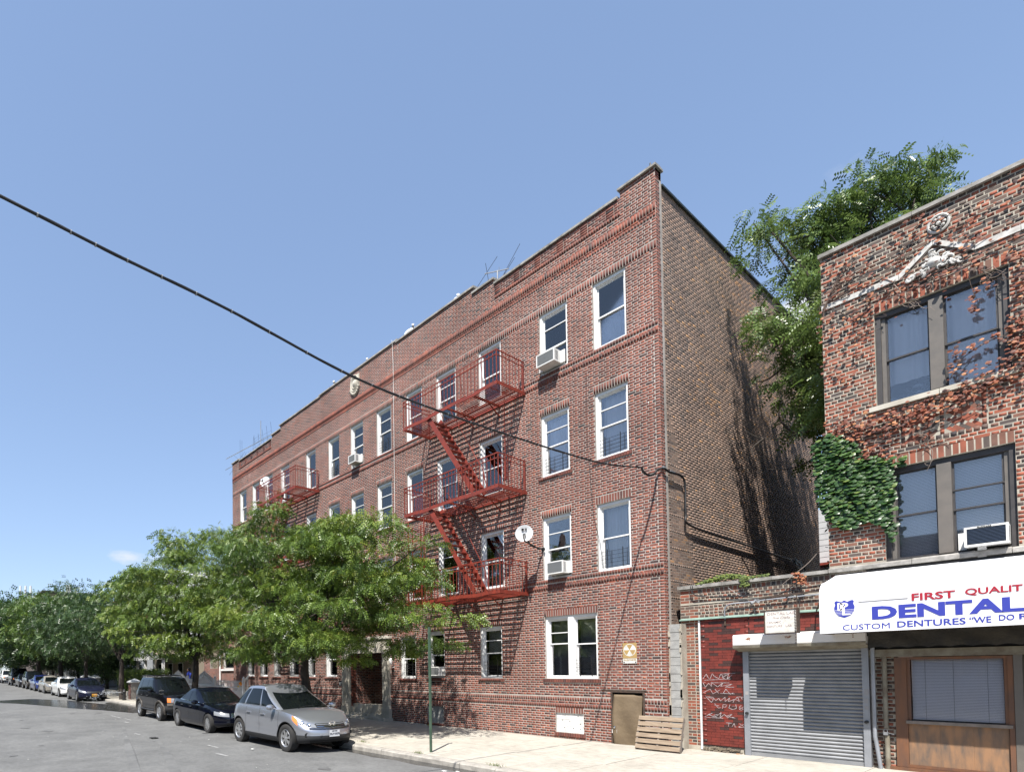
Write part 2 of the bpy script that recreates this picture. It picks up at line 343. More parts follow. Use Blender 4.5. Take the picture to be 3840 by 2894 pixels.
# ------------------------------------------------------------ bricks
# a brick: (u,z,w,h,proud,tone,rot) : centre, size, how far it stands out of the mortar, tone, turn in the plane of the wall
CAMP=np.array([0,0,HCAM])
variants={}
def brick_variant(m,t,axis):
    k=(m,int(min(.999,max(0,t))*12),axis)
    if k not in variants:
        mb=MB()
        if axis=='y': mb.box(-.5,.5,0,1,-.5,.5)
        else: mb.box(-1,0,-.5,.5,-.5,.5)
        me=mb.mesh('brick',m,fix=False); a=me.attributes.new('tone','FLOAT','POINT'); a.data.foreach_set('value',np.full(8,(k[1]+.5)/12,dtype=np.float32)); variants[k]=me
    return variants[k]
def lay(parent,bricks,m,plane,axis='y',nind=300,name='brick',back=.02):
    """axis 'y': wall in the plane Y=plane seen from -Y, u=X.  axis 'x': wall in the plane X=plane seen from +X, u=Y."""
    B=np.array(bricks,dtype=float)
    if axis=='y': P=np.stack([B[:,0],np.full(len(B),plane),B[:,1]],1)
    else: P=np.stack([np.full(len(B),plane),B[:,0],B[:,1]],1)
    d=np.linalg.norm(P-CAMP,axis=1)/np.sqrt(B[:,2]*B[:,3])
    vis=(P@np.array(rt2)+0>-1e9)
    fwd=(P-CAMP)@np.array(fw); px=CX+F_PX*((P-CAMP)@np.array(rt2))/fwd; py=CY+F_PX*((P-CAMP)@np.array(dn2))/fwd
    d=d+np.where((px<0)|(px>3840)|(py<0)|(py>2894)|(fwd<.1),1e6,0)
    order=np.argsort(d); ind=order[:nind]; rest=order[nind:]
    for i in ind:
        u,z,w,h,p,t,r=B[i]; me=brick_variant(m,t,axis)
        o=bpy.data.objects.new(name,me); C.objects.link(o); setp(o,parent)
        if axis=='y': o.location=(u,plane-p,z); o.scale=(w,p+back,h); o.rotation_euler=(0,-r,0)
        else: o.location=(plane+p,u,z); o.scale=(p+back,w,h)
    if len(rest):
        b=B[rest]; n=len(b); hw=b[:,2]/2; hh=b[:,3]/2
        cu=np.array([-1,1,1,-1]);cz=np.array([-1,-1,1,1])
        U=hw[:,None]*cu; Z=hh[:,None]*cz
        cr=np.cos(b[:,6])[:,None]; sr=np.sin(b[:,6])[:,None]
        U,Z=U*cr-Z*sr,U*sr+Z*cr
        U+=b[:,0:1]; Z+=b[:,1:2]
        V=np.zeros((n,8,3))
        if axis=='y':
            V[:,:4,0]=U;V[:,4:,0]=U;V[:,:4,2]=Z;V[:,4:,2]=Z;V[:,:4,1]=plane-b[:,4:5];V[:,4:,1]=plane+back
            q=np.array([(0,1,2,3),(0,4,5,1),(1,5,6,2),(2,6,7,3),(3,7,4,0)])
        else:
            V[:,:4,1]=U;V[:,4:,1]=U;V[:,:4,2]=Z;V[:,4:,2]=Z;V[:,:4,0]=plane+b[:,4:5];V[:,4:,0]=plane-back
            q=np.array([(0,1,2,3),(0,4,5,1),(1,5,6,2),(2,6,7,3),(3,7,4,0)])
        Fq=(q[None]+8*np.arange(n)[:,None,None]).reshape(-1,4)
        me=npmesh('brickwork',V.reshape(-1,3),Fq,m,np.repeat(b[:,5],8))
        link('brickwork',me,parent,kind='stuff')
def course(out,u0,u1,zc,h,ops,pat,off,tonef,proud=.0015,J=.0135):
    """one course between u0 and u1, cut by openings; pat = list of (pitch,type)"""
    iv=[(u0,u1)]
    for (a,b,c,d) in ops:
        if c<zc<d:
            nv=[]
            for (s,e) in iv:
                if b<=s or a>=e: nv.append((s,e)); continue
                if a>s: nv.append((s,a))
                if b<e: nv.append((b,e))
            iv=nv
    per=sum(p for p,_ in pat)
    for (s,e) in iv:
        k=math.floor((s-off)/per); x=off+k*per; i=0
        while x<e:
            p,ty=pat[i%len(pat)]; a=max(x+J/2,s+.003); b=min(x+p-J/2,e-.003)
            if b-a>.022:
                pr=proud+rnd.uniform(-.0008,.0008)
                out.append(((a+b)/2,zc+rnd.uniform(-.0012,.0012),b-a,h,pr,tonef(ty,(a+b)/2,zc),rnd.uniform(-.004,.004) if b-a>.1 else 0))
            x+=p; i+=1
def row(out,u0,u1,z0,h,w,tonef,proud,J=.016,ops=()):
    n=max(1,round((u1-u0)/w)); w=(u1-u0)/n
    for i in range(n):
        u=u0+(i+.5)*w
        if any(a<u<b and c<z0+h/2<d for (a,b,c,d) in ops): continue
        out.append((u,z0+h/2,w-J,h-J*.6,proud+rnd.uniform(-.001,.001),tonef('V',u,z0),0))
def wall_with_holes(mb,plane,u0,u1,z0,z1,holes,depth=.25,axis='y',off=0):
    us=sorted({u0,u1,*[h[0] for h in holes],*[h[1] for h in holes]}); zs=sorted({z0,z1,*[h[2] for h in holes],*[h[3] for h in holes]})
    us=[u for u in us if u0<=u<=u1]; zs=[z for z in zs if z0<=z<=z1]
    def pt(u,d,z): return (u,plane+d,z) if axis=='y' else (plane-d,u,z)
    for i in range(len(us)-1):
        for j in range(len(zs)-1):
            uc=(us[i]+us[i+1])/2; zc=(zs[j]+zs[j+1])/2
            if any(h[0]<uc<h[1] and h[2]<zc<h[3] for h in holes): continue
            mb.add([pt(us[i],0,zs[j]),pt(us[i+1],0,zs[j]),pt(us[i+1],0,zs[j+1]),pt(us[i],0,zs[j+1])],[(0,1,2,3)])
    for (a,b,c,d) in holes:
        mb.add([pt(a,0,c),pt(b,0,c),pt(b,0,d),pt(a,0,d),pt(a,depth,c),pt(b,depth,c),pt(b,depth,d),pt(a,depth,d)],[(0,4,5,1),(1,5,6,2),(2,6,7,3),(3,7,4,0)])
def text_mesh(s,size,m,off=0,sx=1,ext=.0015,align='LEFT',shear=0,space=1):
    cu=bpy.data.curves.new('lettering','FONT'); cu.body=s; cu.size=size; cu.offset=off; cu.extrude=ext; cu.align_x=align; cu.shear=shear; cu.space_character=space; cu.resolution_u=3
    o=bpy.data.objects.new('tmp',cu); C.objects.link(o)
    dg=bpy.context.evaluated_depsgraph_get(); me=bpy.data.meshes.new_from_object(o.evaluated_get(dg)); bpy.data.objects.remove(o); bpy.data.curves.remove(cu)
    me.transform(Matrix.Diagonal((sx,1,1,1))@Matrix.Identity(4)); me.materials.clear(); me.materials.append(M[m]); me.name='lettering'
    return me
def text_on(s,size,m,parent,x,y,z,name='lettering',rx=90,**k):
    me=text_mesh(s,size,m,**k); o=link(name,me,parent,(x,y,z)); o.rotation_euler=(R(rx),0,0); return o
wcache={}
def wmesh(key,fn,m,smooth=False):
    if key not in wcache:
        mb=MB(); fn(mb); wcache[key]=mb.mesh(key[0],m,smooth,fix=False)
    return wcache[key]
def smooth_pts(P,n=6):
    out=[]; P=[Vector(p) for p in P]
    for i in range(len(P)-1):
        p0=P[max(i-1,0)];p1=P[i];p2=P[i+1];p3=P[min(i+2,len(P)-1)]
        for k in range(n):
            t=k/n; out.append(.5*((2*p1)+(p2-p0)*t+(2*p0-5*p1+4*p2-p3)*t*t+(3*p1-p0-3*p2+p3)*t**3))
    out.append(P[-1]); return out
def road_z(x): return max(0,min(-x-15,130))*.0105
# ============================================================ SETTING
D=14.34; XR=-6.46; XL=-30.36; YB=14.75
def ground_grid(name,m,xs,ys,zf,smooth=False):
    mb=MB(); n=len(ys)
    for x in xs:
        for y in ys: mb.v.append((x,y,zf(x,y)))
    for i in range(len(xs)-1):
        for j in range(n-1): a=i*n+j; mb.f.append((a,a+n,a+n+1,a+1))
    o=build(mb,name,m,kind='structure'); return o
XS=[-1200,-400,-200,-145,-120,-90,-60,-40,-30,-22,-15,-8,0,10,60,400]
ground_grid('ground','ground',XS,[-600,-80,-20,-9,0,9.3,20,60,200,700],lambda x,y:road_z(x)-.26)
ground_grid('road','asphalt',XS,[-5,-2,0,2,4,6,8,9.12],lambda x,y:road_z(x)-.13-.02*max(0,(y-7.5)/1.6))
# sidewalk slabs: joints seen in the picture run towards the wall at x=-7.9 and x=-6.25
sw=link('sidewalk',None); sw['kind']='structure'
mb=MB()
for a,b in zip(XS[:-1],XS[1:]):
    z0,z1=road_z(a),road_z(b)
    mb.add([(a,9.14,z0-.03),(b,9.14,z1-.03),(b,YB+.5,z1-.03),(a,YB+.5,z0-.03)],[(0,1,2,3)])
base=build(mb,'sidewalk_bed','dirt',sw)
xj=[-95,-85,-75,-66,-58,-51,-45,-40,-36,-33,-30.5,-28,-26,-24,-22,-20.1,-18.4,-16.3,-14.6,-12.9,-11.2,-9.55,-7.9,-6.25,-4.6,-2.9,-1.2,.5,2.2,4,6,8,12,20]
yj=[9.32,11.1,12.9,15.6]
mc=0
for i,(a,b) in enumerate(zip(xj[:-1],xj[1:])):
    for j,(c,d) in enumerate(zip(yj[:-1],yj[1:])):
        if j==0 and a>-4.6: pass
        g=.006; dz=rnd.uniform(-.003,.003)
        m=MB(); za,zb=road_z(a),road_z(b)
        m.add([(a+g,c+g,za-.09),(b-g,c+g,zb-.09),(b-g,d-g,zb-.09),(a+g,d-g,za-.09),(a+g,c+g,za-.018+dz),(b-g,c+g,zb-.018+dz),(b-g,d-g,zb+dz*.3),(a+g,d-g,za+dz*.3)],
          [(0,3,2,1),(4,5,6,7),(0,1,5,4),(1,2,6,5),(2,3,7,6),(3,0,4,7)])
        build(m,'slab','concrete',sw,fix=False)
cb=link('curb',None); cb['kind']='structure'
x=-100
while x<14:
    L=rnd.uniform(1.5,2.3) if x<-12 else rnd.uniform(.9,1.7)
    a,b=x,x+L; za,zb=road_z(a),road_z(b); m=MB(); j=rnd.uniform(-.008,.008)
    y0=9.10+j; 
    n=6; prof=[(y0,-.2),(y0+.003,-.055),(y0+.03,-.026),(9.31,-.02),(9.31,-.2)]
    pts=[]
    for k in range(n+1):
        t=k/n; X=a+.008+(L-.016)*t; Z=za+(zb-za)*t
        for (yy,zz) in prof: pts.append((X,yy+rnd.uniform(-.006,.006),Z+zz+rnd.uniform(-.004,.004) if zz>-.1 else Z+zz))
    m.v=pts; q=len(prof)
    for k in range(n):
        for i in range(q-1): m.f.append((k*q+i,k*q+i+1,(k+1)*q+i+1,(k+1)*q+i))
    m.f.append(tuple(range(q))); m.f.append(tuple(n*q+i for i in range(q))[::-1])
    build(m,'curb_stone','curb',cb)
    x+=L
# water: gutter trickle beside the kerb, the wet sheet from the running hydrant
def flat(name,m,pts,z,label=None,cat=None,kind=None):
    mb=MB(); mb.add([(x,y,road_z(x)+z) for x,y in pts],[tuple(range(len(pts)))]); o=build(mb,name,m,fix=False,kind=kind)
    if o.data.polygons[0].normal.z<0: o.data.flip_normals()
    return o
def wobble(edge,amp,n=5):
    out=[]
    for (x,y),(x2,y2) in zip(edge,edge[1:]+edge[:1]):
        for k in range(n): t=k/n; out.append((x+(x2-x)*t+rnd.uniform(-amp,amp),y+(y2-y)*t+rnd.uniform(-amp,amp)*.5))
    return out
flat('gutter_water','wet',[(-13.5,8.75),(-11.4,8.72),(-10.6,8.66),(-9.9,8.78),(-9.2,8.68),(-8.5,8.80),(-7.8,8.74),(-6.9,8.86),(-5.5,8.9),(-5.5,9.09),(-13.5,9.09)],-.144,kind='structure')
def gpt(px,py,z):
    v=fw+rt2*((px-CX)/F_PX)+dn2*((py-CY)/F_PX); t=(z-HCAM)/v.z; return (v.x*t,v.y*t)
pw=[gpt(*p,.05) for p in ((0,2632),(120,2626),(260,2630),(380,2640),(520,2648),(560,2662),(500,2668),(380,2660),(260,2654),(160,2647),(60,2641),(0,2640))]
flat('wet_road','wet',wobble(pw,.05,4),-.1255,kind='structure')
flat('wet_gutter','wet',[(-25,8.9),(-28,8.4),(-32,8.2),(-36,8.5),(-37,9.07),(-25,9.07)],-.124,kind='structure')
# pale flecks and dark spots scattered on the asphalt
for nm_,mm_,n_,r0,r1 in (('road_flecks','litter_white',90,.008,.03),('road_stains','tar0',42,.03,.22)):
    if mm_=='tar0': M['tar0']=mat('oil_stain',(.10,.10,.10),.8,noise=6,col2=(.15,.15,.148))
    mb=MB()
    for k in range(n_):
        x=rnd.uniform(-32,-4); y=rnd.uniform(-3,8.3); r_=rnd.uniform(r0,r1); q=[]
        for s in range(7): a=6.283*s/7; rr=r_*rnd.uniform(.5,1.2); q.append((x+math.cos(a)*rr*1.5,y+math.sin(a)*rr,road_z(x)-.1225-.02*max(0,(y-7.5)/1.6)+(.002 if mm_!='tar0' else 0)))
        mb.add(q,[tuple(range(7))])
    build(mb,nm_,mm_,fix=False,kind='stuff')
# worn paint scraps and tar strips on the road
def road_patch(pts,m,z=-.1215,name='road_mark'): 
    o=flat(name,m,pts,z); o['kind']='structure'
M['tar']=mat('tar_streak',(.118,.119,.118),.85,noise=1.3,col2=(.175,.176,.173),contrast=(.4,.6))
M['paint_worn']=mat('worn_road_paint',(.42,.42,.41),.8,noise=20,col2=(.2,.2,.2))
road_patch([(-22,5.9),(-18,4.95),(-15,4.3),(-12,3.55),(-9,2.9),(-9,2.75),(-12,3.35),(-15,4.05),(-18,4.8),(-22,5.8)],'tar')
road_patch([(-17,5.6),(-14,4.9),(-11,4.1),(-8,3.3),(-8,3.05),(-11,3.85),(-14,4.7),(-17,5.5)],'tar')
for (x,y,w,h) in ((-16.5,.9,.9,.05),(-17.7,.85,.7,.05),(-19,.82,.5,.04),(-26,6.6,.8,.05),(-24.5,6.7,.5,.04),(-23.2,6.3,.3,.06),(-19,5.5,.3,.05),(-14.8,6.35,.35,.05),(-13.2,5.9,.3,.06)):
    road_patch([(x-w,y-h),(x+w,y-h*.6),(x+w,y+h),(x-w,y+h*.7)],'paint_worn')
# ============================================================ THE BRICK APARTMENT BUILDING
K=.0688
BX=[-7.67,-9.30,-11.55,-13.42,-15.0,-16.70,-18.42,-20.08,-21.93,-24.28,-25.98,-27.42,-28.98]
BW=[.88,.88,.88,.90,.84,.87,.85,.82,.82,.84,.84,.80,.82]
RZ=[24*K,65*K,108*K,151*K]; WH=1.78
wins=[]   # (x,w,z,h,row,col)
for r_ in (1,2,3):
    for c_,(x,w) in enumerate(zip(BX,BW)): wins.append((x,w,RZ[r_],WH,r_,c_))
wins+= [(-8.945,1.56,RZ[0],1.76,0,0),(-11.66,.84,RZ[0],1.62,0,2),(-14.05,.80,RZ[0],1.62,0,3),(-15.48,.80,RZ[0]-.03,1.50,0,4)]
wins+= [(-20.42,.86,RZ[0],1.6,0,7),(-22.03,.62,RZ[0],1.6,0,8),(-23.58,.86,RZ[0],1.6,0,9),(-25.25,.68,RZ[0],1.6,0,10),(-26.66,.82,RZ[0],1.6,0,11),(-28.15,.78,RZ[0],1.6,0,12)]
apt=wthing('apartment_building','four-storey red brick apartment house with white windows and two red fire escapes','building',(XR,D,0))
holes=[(x-w/2,x+w/2,z,z+h) for (x,w,z,h,_,_) in wins]
DOOR=(-7.84,-6.98,-.1,1.355); CEL1=(-9.44,-8.60,.16,.70); CEL2=(-14.5,-13.74,.08,.66); ENT=(-19.0,-16.85,0,3.0)
holes+= [DOOR,CEL1,CEL2,ENT]
top_low=13.99
mb=MB(); wall_with_holes(mb,D,XL,XR,-.3,top_low-.02,holes,.26)
# parapet steps: higher end piers and the raised middle section
STEPS=[(-7.32,XR,14.19),(-12.15,-11.35,14.19),(-21.1,-12.15,14.40),(-24.73,-21.1,14.40),(-25.6,-24.73,14.19),(XL,-29.45,14.10)]
STEPS=[(-7.32,XR,14.17),(-12.15,-11.35,14.17),(-15.86,-12.15,14.36),(-21.1,-15.86,14.42),(-24.73,-21.1,14.36),(-25.6,-24.73,14.17),(XL,-29.45,14.10)]
for (a,b,z) in STEPS: mb.add([(a,D,top_low-.02),(b,D,top_low-.02),(b,D,z),(a,D,z)],[(0,1,2,3)])
build(mb,'wall','mortar_white',apt,fix=False)
# body behind the facade: side walls, back wall, flat roof
YE=26.3; ZS=13.83
mb=MB(); mb.add([(XR-.03,D+.3,-.3),(XR-.03,YE,-.3),(XR-.03,YE,ZS),(XR-.03,D+.3,ZS)],[(0,1,2,3)])
build(mb,'side_wall','mortar_side',apt,fix=False)
mb=MB(); mb.add([(XR-.03,YE,-.3),(XL,YE,-.3),(XL,YE,ZS),(XR-.03,YE,ZS)],[(0,1,2,3)]); mb.add([(XL,YE,-.3),(XL,D,-.3),(XL,D,top_low),(XL,YE,ZS)],[(0,1,2,3)])
build(mb,'rear_wall','brick_side',apt)
mb=MB(); mb.box(XL+.05,XR-.06,D+.35,YE-.02,13.05,13.15); build(mb,'roof','roof_tar',apt,fix=False)
mb=MB(); mb.add([(XL,D+.3,12.8),(XR,D+.3,12.8),(XR,D+.3,14.0),(XL,D+.3,14.0)],[(0,1,2,3)])
for (a,b,z) in STEPS: mb.box(a+.003,b-.003,D+.02,D+.3,top_low-.05,z-.002)
mb.box(XL+.004,XR-.004,D+.021,D+.299,13.3,top_low-.021)
build(mb,'parapet','mortar_side',apt,fix=False)
def tone_main(ty,u,z):
    if ty=='H': t=rnd.gauss(.80,.09)
    elif ty=='V': t=rnd.gauss(.50,.13) if z<12.9 else rnd.gauss(.60,.12)
    else: t=rnd.gauss(.46,.15)
    if z>13.25: t-=.06
    if rnd.random()<.05: t-=.3
    return min(1,max(0,t))
BR=[]
lint=[];sill=[]
for (x,w,z,h,r_,c_) in wins:
    a,b=x-w/2,x+w/2
    if r_!=3: lint.append((a-.03,b+.03,z+h,z+h+.205))
    if r_ in (0,2): sill.append((a-.09,b+.09,z-.105,z))
lint.append((CEL1[0],CEL1[1],CEL1[3],CEL1[3]+.20)); lint.append((CEL2[0],CEL2[1],CEL2[3],CEL2[3]+.20)); sill.append((CEL1[0]-.04,CEL1[1]+.06,CEL1[2]-.105,CEL1[2])); sill.append((CEL2[0]-.04,CEL2[1]+.04,CEL2[2]-.105,CEL2[2]))
bands=[]
for zt in (RZ[3],RZ[1]): bands+= [(zt-.105,zt,.016),(zt-.105-K-.105,zt-.105-K,.016)]
bands+= [(1.04,1.145,.004),(.865,.97,.014)]
zl=RZ[3]+WH; bands+= [(zl,zl+.205,.002)]         # flat arch course right across the top floor
bands+= [(13.10,13.305,.012),(12.955,13.045,.012)]
full=[(XL,XR,a,b) for (a,b,_) in bands]+[(XL,XR,13.045,13.10)]
panels=[(-11.3,-7.32,13.53,top_low),(-29.45,-25.65,13.53,top_low)]
ops=holes+lint+sill+full+panels+[(-6.2-.3,XR,-.3,-.2)]
z=-.2
FL=[(.203,'S'),(.0985,'H')]
i=0
while z<14.40:
    zc=z+K/2
    if zc<top_low: course(BR,XL,XR-.10,zc,K-.0155,ops+[(XL,XR,-1,-.12)],FL,(0 if i%2 else .151),tone_main)
    if zc<top_low and not any(a[2]<zc<a[3] for a in full):      # quoin: the corner brick runs round into the flank
        w_=.10 if i%2 else .05
        BR.append((XR-.05,zc,.096,K-.0155,.0015,tone_main('S' if i%2==0 else 'H',0,zc),0))
    if zc>top_low:
        for (a,b,zz) in STEPS:
            if zc<zz: course(BR,a,b,zc,K-.0155,[],FL,(0 if i%2 else .151),tone_main)
    z+=K; i+=1
for (a,b,c,d) in lint: row(BR,a,b,c,d-c,.075,tone_main,.002)
SILLB=[]
for (a,b,c,d) in sill: row(SILLB,a,b,c,d-c,.072,lambda t,u,z:max(0,rnd.gauss(.42,.1)),.035)
for (a,b,p) in bands: row(BR,XL,XR,a,b-a,.075,(lambda t,u,z:max(0,rnd.gauss(.45,.12))) if b<12 else tone_main,p,ops=holes)
row(BR,XL,XR,13.05,.045,.205,tone_main,.018)
# raised panels of the parapet with alternating pilaster strips
for (a,b,c,d) in panels:
    row(BR,a,b,c,.105,.073,tone_main,.018)
    x=a; k=0
    while x<b-.02:
        w=.22 if k%2==0 else .50
        e=min(x+w,b); zz=c+.11; q=0
        while zz+K<d+.02:
            if k%2==0: BR.append(((x+e)/2,zz+K/2,e-x-.014,K-.0155,.014,tone_main('S',x,13.6),0))
            else: course(BR,x,e,zz+K/2,K-.0155,[],[(.2,'S')],q%2*.1+x,tone_main,.004)
            zz+=K; q+=1
        x=e; k+=1
lay(apt,BR,'brick',D,nind=300)
lay(apt,SILLB,'brick',D,nind=60,name='sill_brick')
def tone_side(ty,u,z):
    t=rnd.gauss(.45,.16)
    if rnd.random()<.03: t=rnd.uniform(.85,1)
    k=math.sin(u*1.1+z*.9)+math.sin(u*.47-z*.3+2)
    if z>9 and rnd.random()<.12*max(0,k): t=rnd.uniform(.8,1)
    t=t
    return min(1,max(0,t))
SB=[]; z=-.1; i=0
while z<ZS-.02:
    if z>2.7: course(SB,D+.335,YE,z+K/2,K-.016,[],[(.106,'H')] if i%6==0 else [(.212,'S')],(i%2)*.106+rnd.uniform(-.01,.01),tone_side,.002)
    z+=K; i+=1
z=-.2;i=0
QB=[]
while z<14.1:
    QB.append((D+.10 if i%2 else D+.055,z+K/2,.19 if i%2 else .10,K-.0155,.0015,tone_main('H',0,z),0))
    if i%2==0: QB.append((D+.165,z+K/2,.095,K-.0155,.0015,tone_main('S',0,z),0))
    z+=K;i+=1
mb=MB(); mb.add([(XR-.003,D,-.3),(XR-.003,D+.31,-.3),(XR-.003,D+.31,14.165),(XR-.003,D,14.165)],[(0,1,2,3)]); build(mb,'quoin_mortar','mortar_white',apt,fix=False)
lay(apt,QB,'brick',XR-.003,axis='x',nind=120,name='quoin_brick')
lay(apt,SB,'brick_side',XR-.03,axis='x',nind=300)
mb=MB()
for k in range(60): 
    z0=2.9+k*.183; w=rnd.uniform(.018,.03); mb.box(XR-.03,XR-.004+.002*(k%2),D+.29-w/2+.02,D+.29+w/2+.02,z0,z0+.1835)
build(mb,'mortar_seam','mortar_side',apt,fix=False)
# copings, cut into stones
def coping(a,b,z,par=apt,y0=D-.06,y1=D+.34,h=.075,m='stone',step=.92,name='coping_stone'):
    n=max(1,round((b-a)/step)); w=(b-a)/n
    for i in range(n):
        mb=MB(); j=rnd.uniform(-.006,.006); x0=a+i*w+.004; x1=a+(i+1)*w-.004
        mb.prism([(y0+j,z),(y1,z),(y1,z+h*.7+j),((y0+y1)/2,z+h+j),(y0+j,z+h*.75+j)],x0,x1); build(mb,name,m,par)
for (a,b,z) in STEPS: coping(a-.05,b+.05,z)
coping(-11.3,-7.37,top_low); coping(-29.4,-25.65,top_low)
for k in range(15):
    y=D+.3+k*.80; y2=min(y+.80,YE)
    mb=MB(); mb.prism([(XR-.34,ZS),(XR+.03,ZS),(XR+.035,ZS+.045),(XR-.15,ZS+.09),(XR-.34,ZS+.05)],y+.01,y2-.01,axis='y')
    mb2=MB()
    for (x,z) in [(XR-.34,ZS),(XR+.03,ZS),(XR+.035,ZS+.045),(XR-.15,ZS+.09),(XR-.34,ZS+.05)]: pass
    build(mb,'side_coping_tile','tile_dark',apt)
    mb=MB(); mb.lathe((XR-.12,y2,ZS+.07),(0,1,0),[(0,-.04),(.07,-.04),(.075,.03),(0,.03)],10); build(mb,'coping_joint_cap','stone',apt)
mb=MB(); mb.tube([(XR-.1,D-.0,14.24),(XR-.1,D,14.33)],.018,6); build(mb,'finial','black_iron',apt)
# cartouche in the parapet
mb=MB()
for (r0,r1,dep) in ((.26,.30,.05),(.17,.20,.08)):
    pts=[(-18.47+math.cos(a)*r1*.85,D-.05,13.88+math.sin(a)*r1*1.1) for a in np.linspace(0,2*math.pi,25)]
    mb.tube(pts,.035,6,cap=False)
mb.lathe((-18.47,D-.02,13.88),(0,-1,0),[(.0,.09),(.10,.07),(.18,.02),(.2,0)],16)
for k in range(9):
    a=R(200+k*17.5); p=Vector((-18.47+math.cos(a)*.28,D-.05,13.80+math.sin(a)*.36)); mb.lathe(p,(0,-1,0),[(0,.06),(.05,.03),(.06,-.02)],8)
mb.prism([(-18.74,14.22),(-18.20,14.22),(-18.18,13.6),(-18.32,13.45),(-18.5,13.34),(-18.66,13.48),(-18.76,13.7)],D-.028,D+.02,axis='y')
build(mb,'cartouche','limestone',apt,smooth=True)
# rain pipe / cable down the facade
mb=MB(); mb.tube([(-16.05,D-.1,14.52),(-16.05,D-.07,14.3),(-16.06,D-.035,13.6),(-16.08,D-.03,8),(-16.1,D-.03,3.1)],.008,6); build(mb,'white_conduit','white_dirty',apt)
# cracks filled with dark cable on the front between windows
mb=MB(); mb.tube([(-8.32,D-.014,9.9),(-8.33,D-.014,8),(-8.2,D-.014,6.0),(-8.02,D-.02,5.2),(-7.93,D-.05,4.52)],.006,4); build(mb,'loose_wire','black_iron',apt)
# ------------------------------------------------------------ windows
def slats(mb,x0,x1,y,z0,z1,pitch=.026,tilt=1.0,w=.022):
    z=z1
    while z>z0:
        mb.add([(x0,y-w*.22,z-w*tilt*.5),(x1,y-w*.22,z-w*tilt*.5),(x1,y+w*.22,z+w*tilt*.5),(x0,y+w*.22,z+w*tilt*.5)],[(0,1,2,3)]); z-=pitch
def curtain_mesh(mb,x0,x1,y,z0,z1,folds,amp=.02,n=40,flare=0):
    def P(a,b):
        return (x0+(x1-x0)*a+flare*(b-.5)*.1, y+math.sin(a*folds*2*math.pi+math.sin(a*9)*1.2)*amp, z0+(z1-z0)*b)
    mb.grid(P,n,3)
def ring(mb,x0,x1,z0,z1,y0,y1,t,tt=None,tb=None):
    tt=t if tt is None else tt; tb=t if tb is None else tb
    mb.box(x0,x0+t,y0,y1,z0,z1); mb.box(x1-t,x1,y0,y1,z0,z1); mb.box(x0+t,x1-t,y0,y1,z1-tt,z1); mb.box(x0+t,x1-t,y0,y1,z0,z0+tb)
def sash_window(par,x,z,w,h,style,fm='white',meet=.5,open_=0,y0=.045,deep=True):
    """frame fills the opening w x h; local origin at bottom centre on the wall plane"""
    kw=(round(w,2),round(h,2),fm)
    fr=link('window',wmesh(('window',)+kw,lambda mb:(ring(mb,-w/2+.004,w/2-.004,.004,h-.004,y0,y0+.17,.055,.075,.05),ring(mb,-w/2+.056,w/2-.056,.055,h-.08,y0+.035,y0+.16,.02)),fm),par,(x,D_PL,z))
    iw=w/2-.075; zb=.055; zt=h-.10; zm=zb+(zt-zb)*meet
    def S(name,a,b,y,key):
        link(name,wmesh((name,)+kw+(key,meet,open_),lambda mb:(ring(mb,-iw,iw,a,b,y,y+.03,.032,.034,.034)),fm),fr)
        link('pane',wmesh(('pane',)+kw+(key,meet,open_),lambda mb:mb.box(-iw+.03,iw-.03,y+.012,y+.018,a+.03,b-.03),'pane'),fr)
    S('upper_sash',zm-.02,zt,y0+.075,'u'); S('lower_sash',zb+open_,zm+.02+open_,y0+.115,'l')
    y=y0+.20
    rw=w/2+.12
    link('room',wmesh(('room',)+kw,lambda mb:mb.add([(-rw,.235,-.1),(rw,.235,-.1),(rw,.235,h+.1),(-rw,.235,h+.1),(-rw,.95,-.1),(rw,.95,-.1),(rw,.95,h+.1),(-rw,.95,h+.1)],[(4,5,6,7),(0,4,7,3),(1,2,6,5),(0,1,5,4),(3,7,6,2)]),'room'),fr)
    if 'blind' in style:
        f=1.0 if 'full' in style else .5
        link('blind',wmesh(('blind',)+kw+(f,),lambda mb:slats(mb,-iw+.01,iw-.01,y+.06,zt-(zt-zb)*f,zt),'blind_grey' if 'grey' in style else 'blind'),fr)
    if 'shade' in style:
        f=.52 if 'half' in style else .9
        link('shade',wmesh(('shade',)+kw+(f,),lambda mb:mb.box(-iw+.01,iw-.01,y+.05,y+.055,zt-(zt-zb)*f,zt),'curtain_blue'),fr)
    if 'curtain' in style:
        link('curtain',wmesh(('curtain',)+kw+(style,),lambda mb:curtain_mesh(mb,-iw,iw*(.55 if 'part' in style else 1),y+.09,zb,zt,5.5),'curtain' if 'white' in style else 'curtain_blue',True),fr)
    if 'storm' in style:
        zz=zb+(zt-zb)*.77; z2=zb+(zt-zb)*.28
        link('storm_rail',wmesh(('storm_rail',)+kw,lambda mb:(mb.box(-iw+.03,iw-.03,y0+.055,y0+.07,zz-.012,zz+.012)),fm),fr)
    if 'guard' in style:
        def g(mb):
            for q in range(5): mb.bar((-w/2+.07,y0+.03,zb+.06+q*.10),(w/2-.07,y0+.03,zb+.06+q*.10),.008,.008)
            for xx in (-w*.24,w*.22): mb.bar((xx,y0+.022,zb),(xx,y0+.022,zb+.52),.022,.01)
        link('window_guard',wmesh(('window_guard',)+kw,g,'black_iron'),fr)
    return fr
D_PL=D
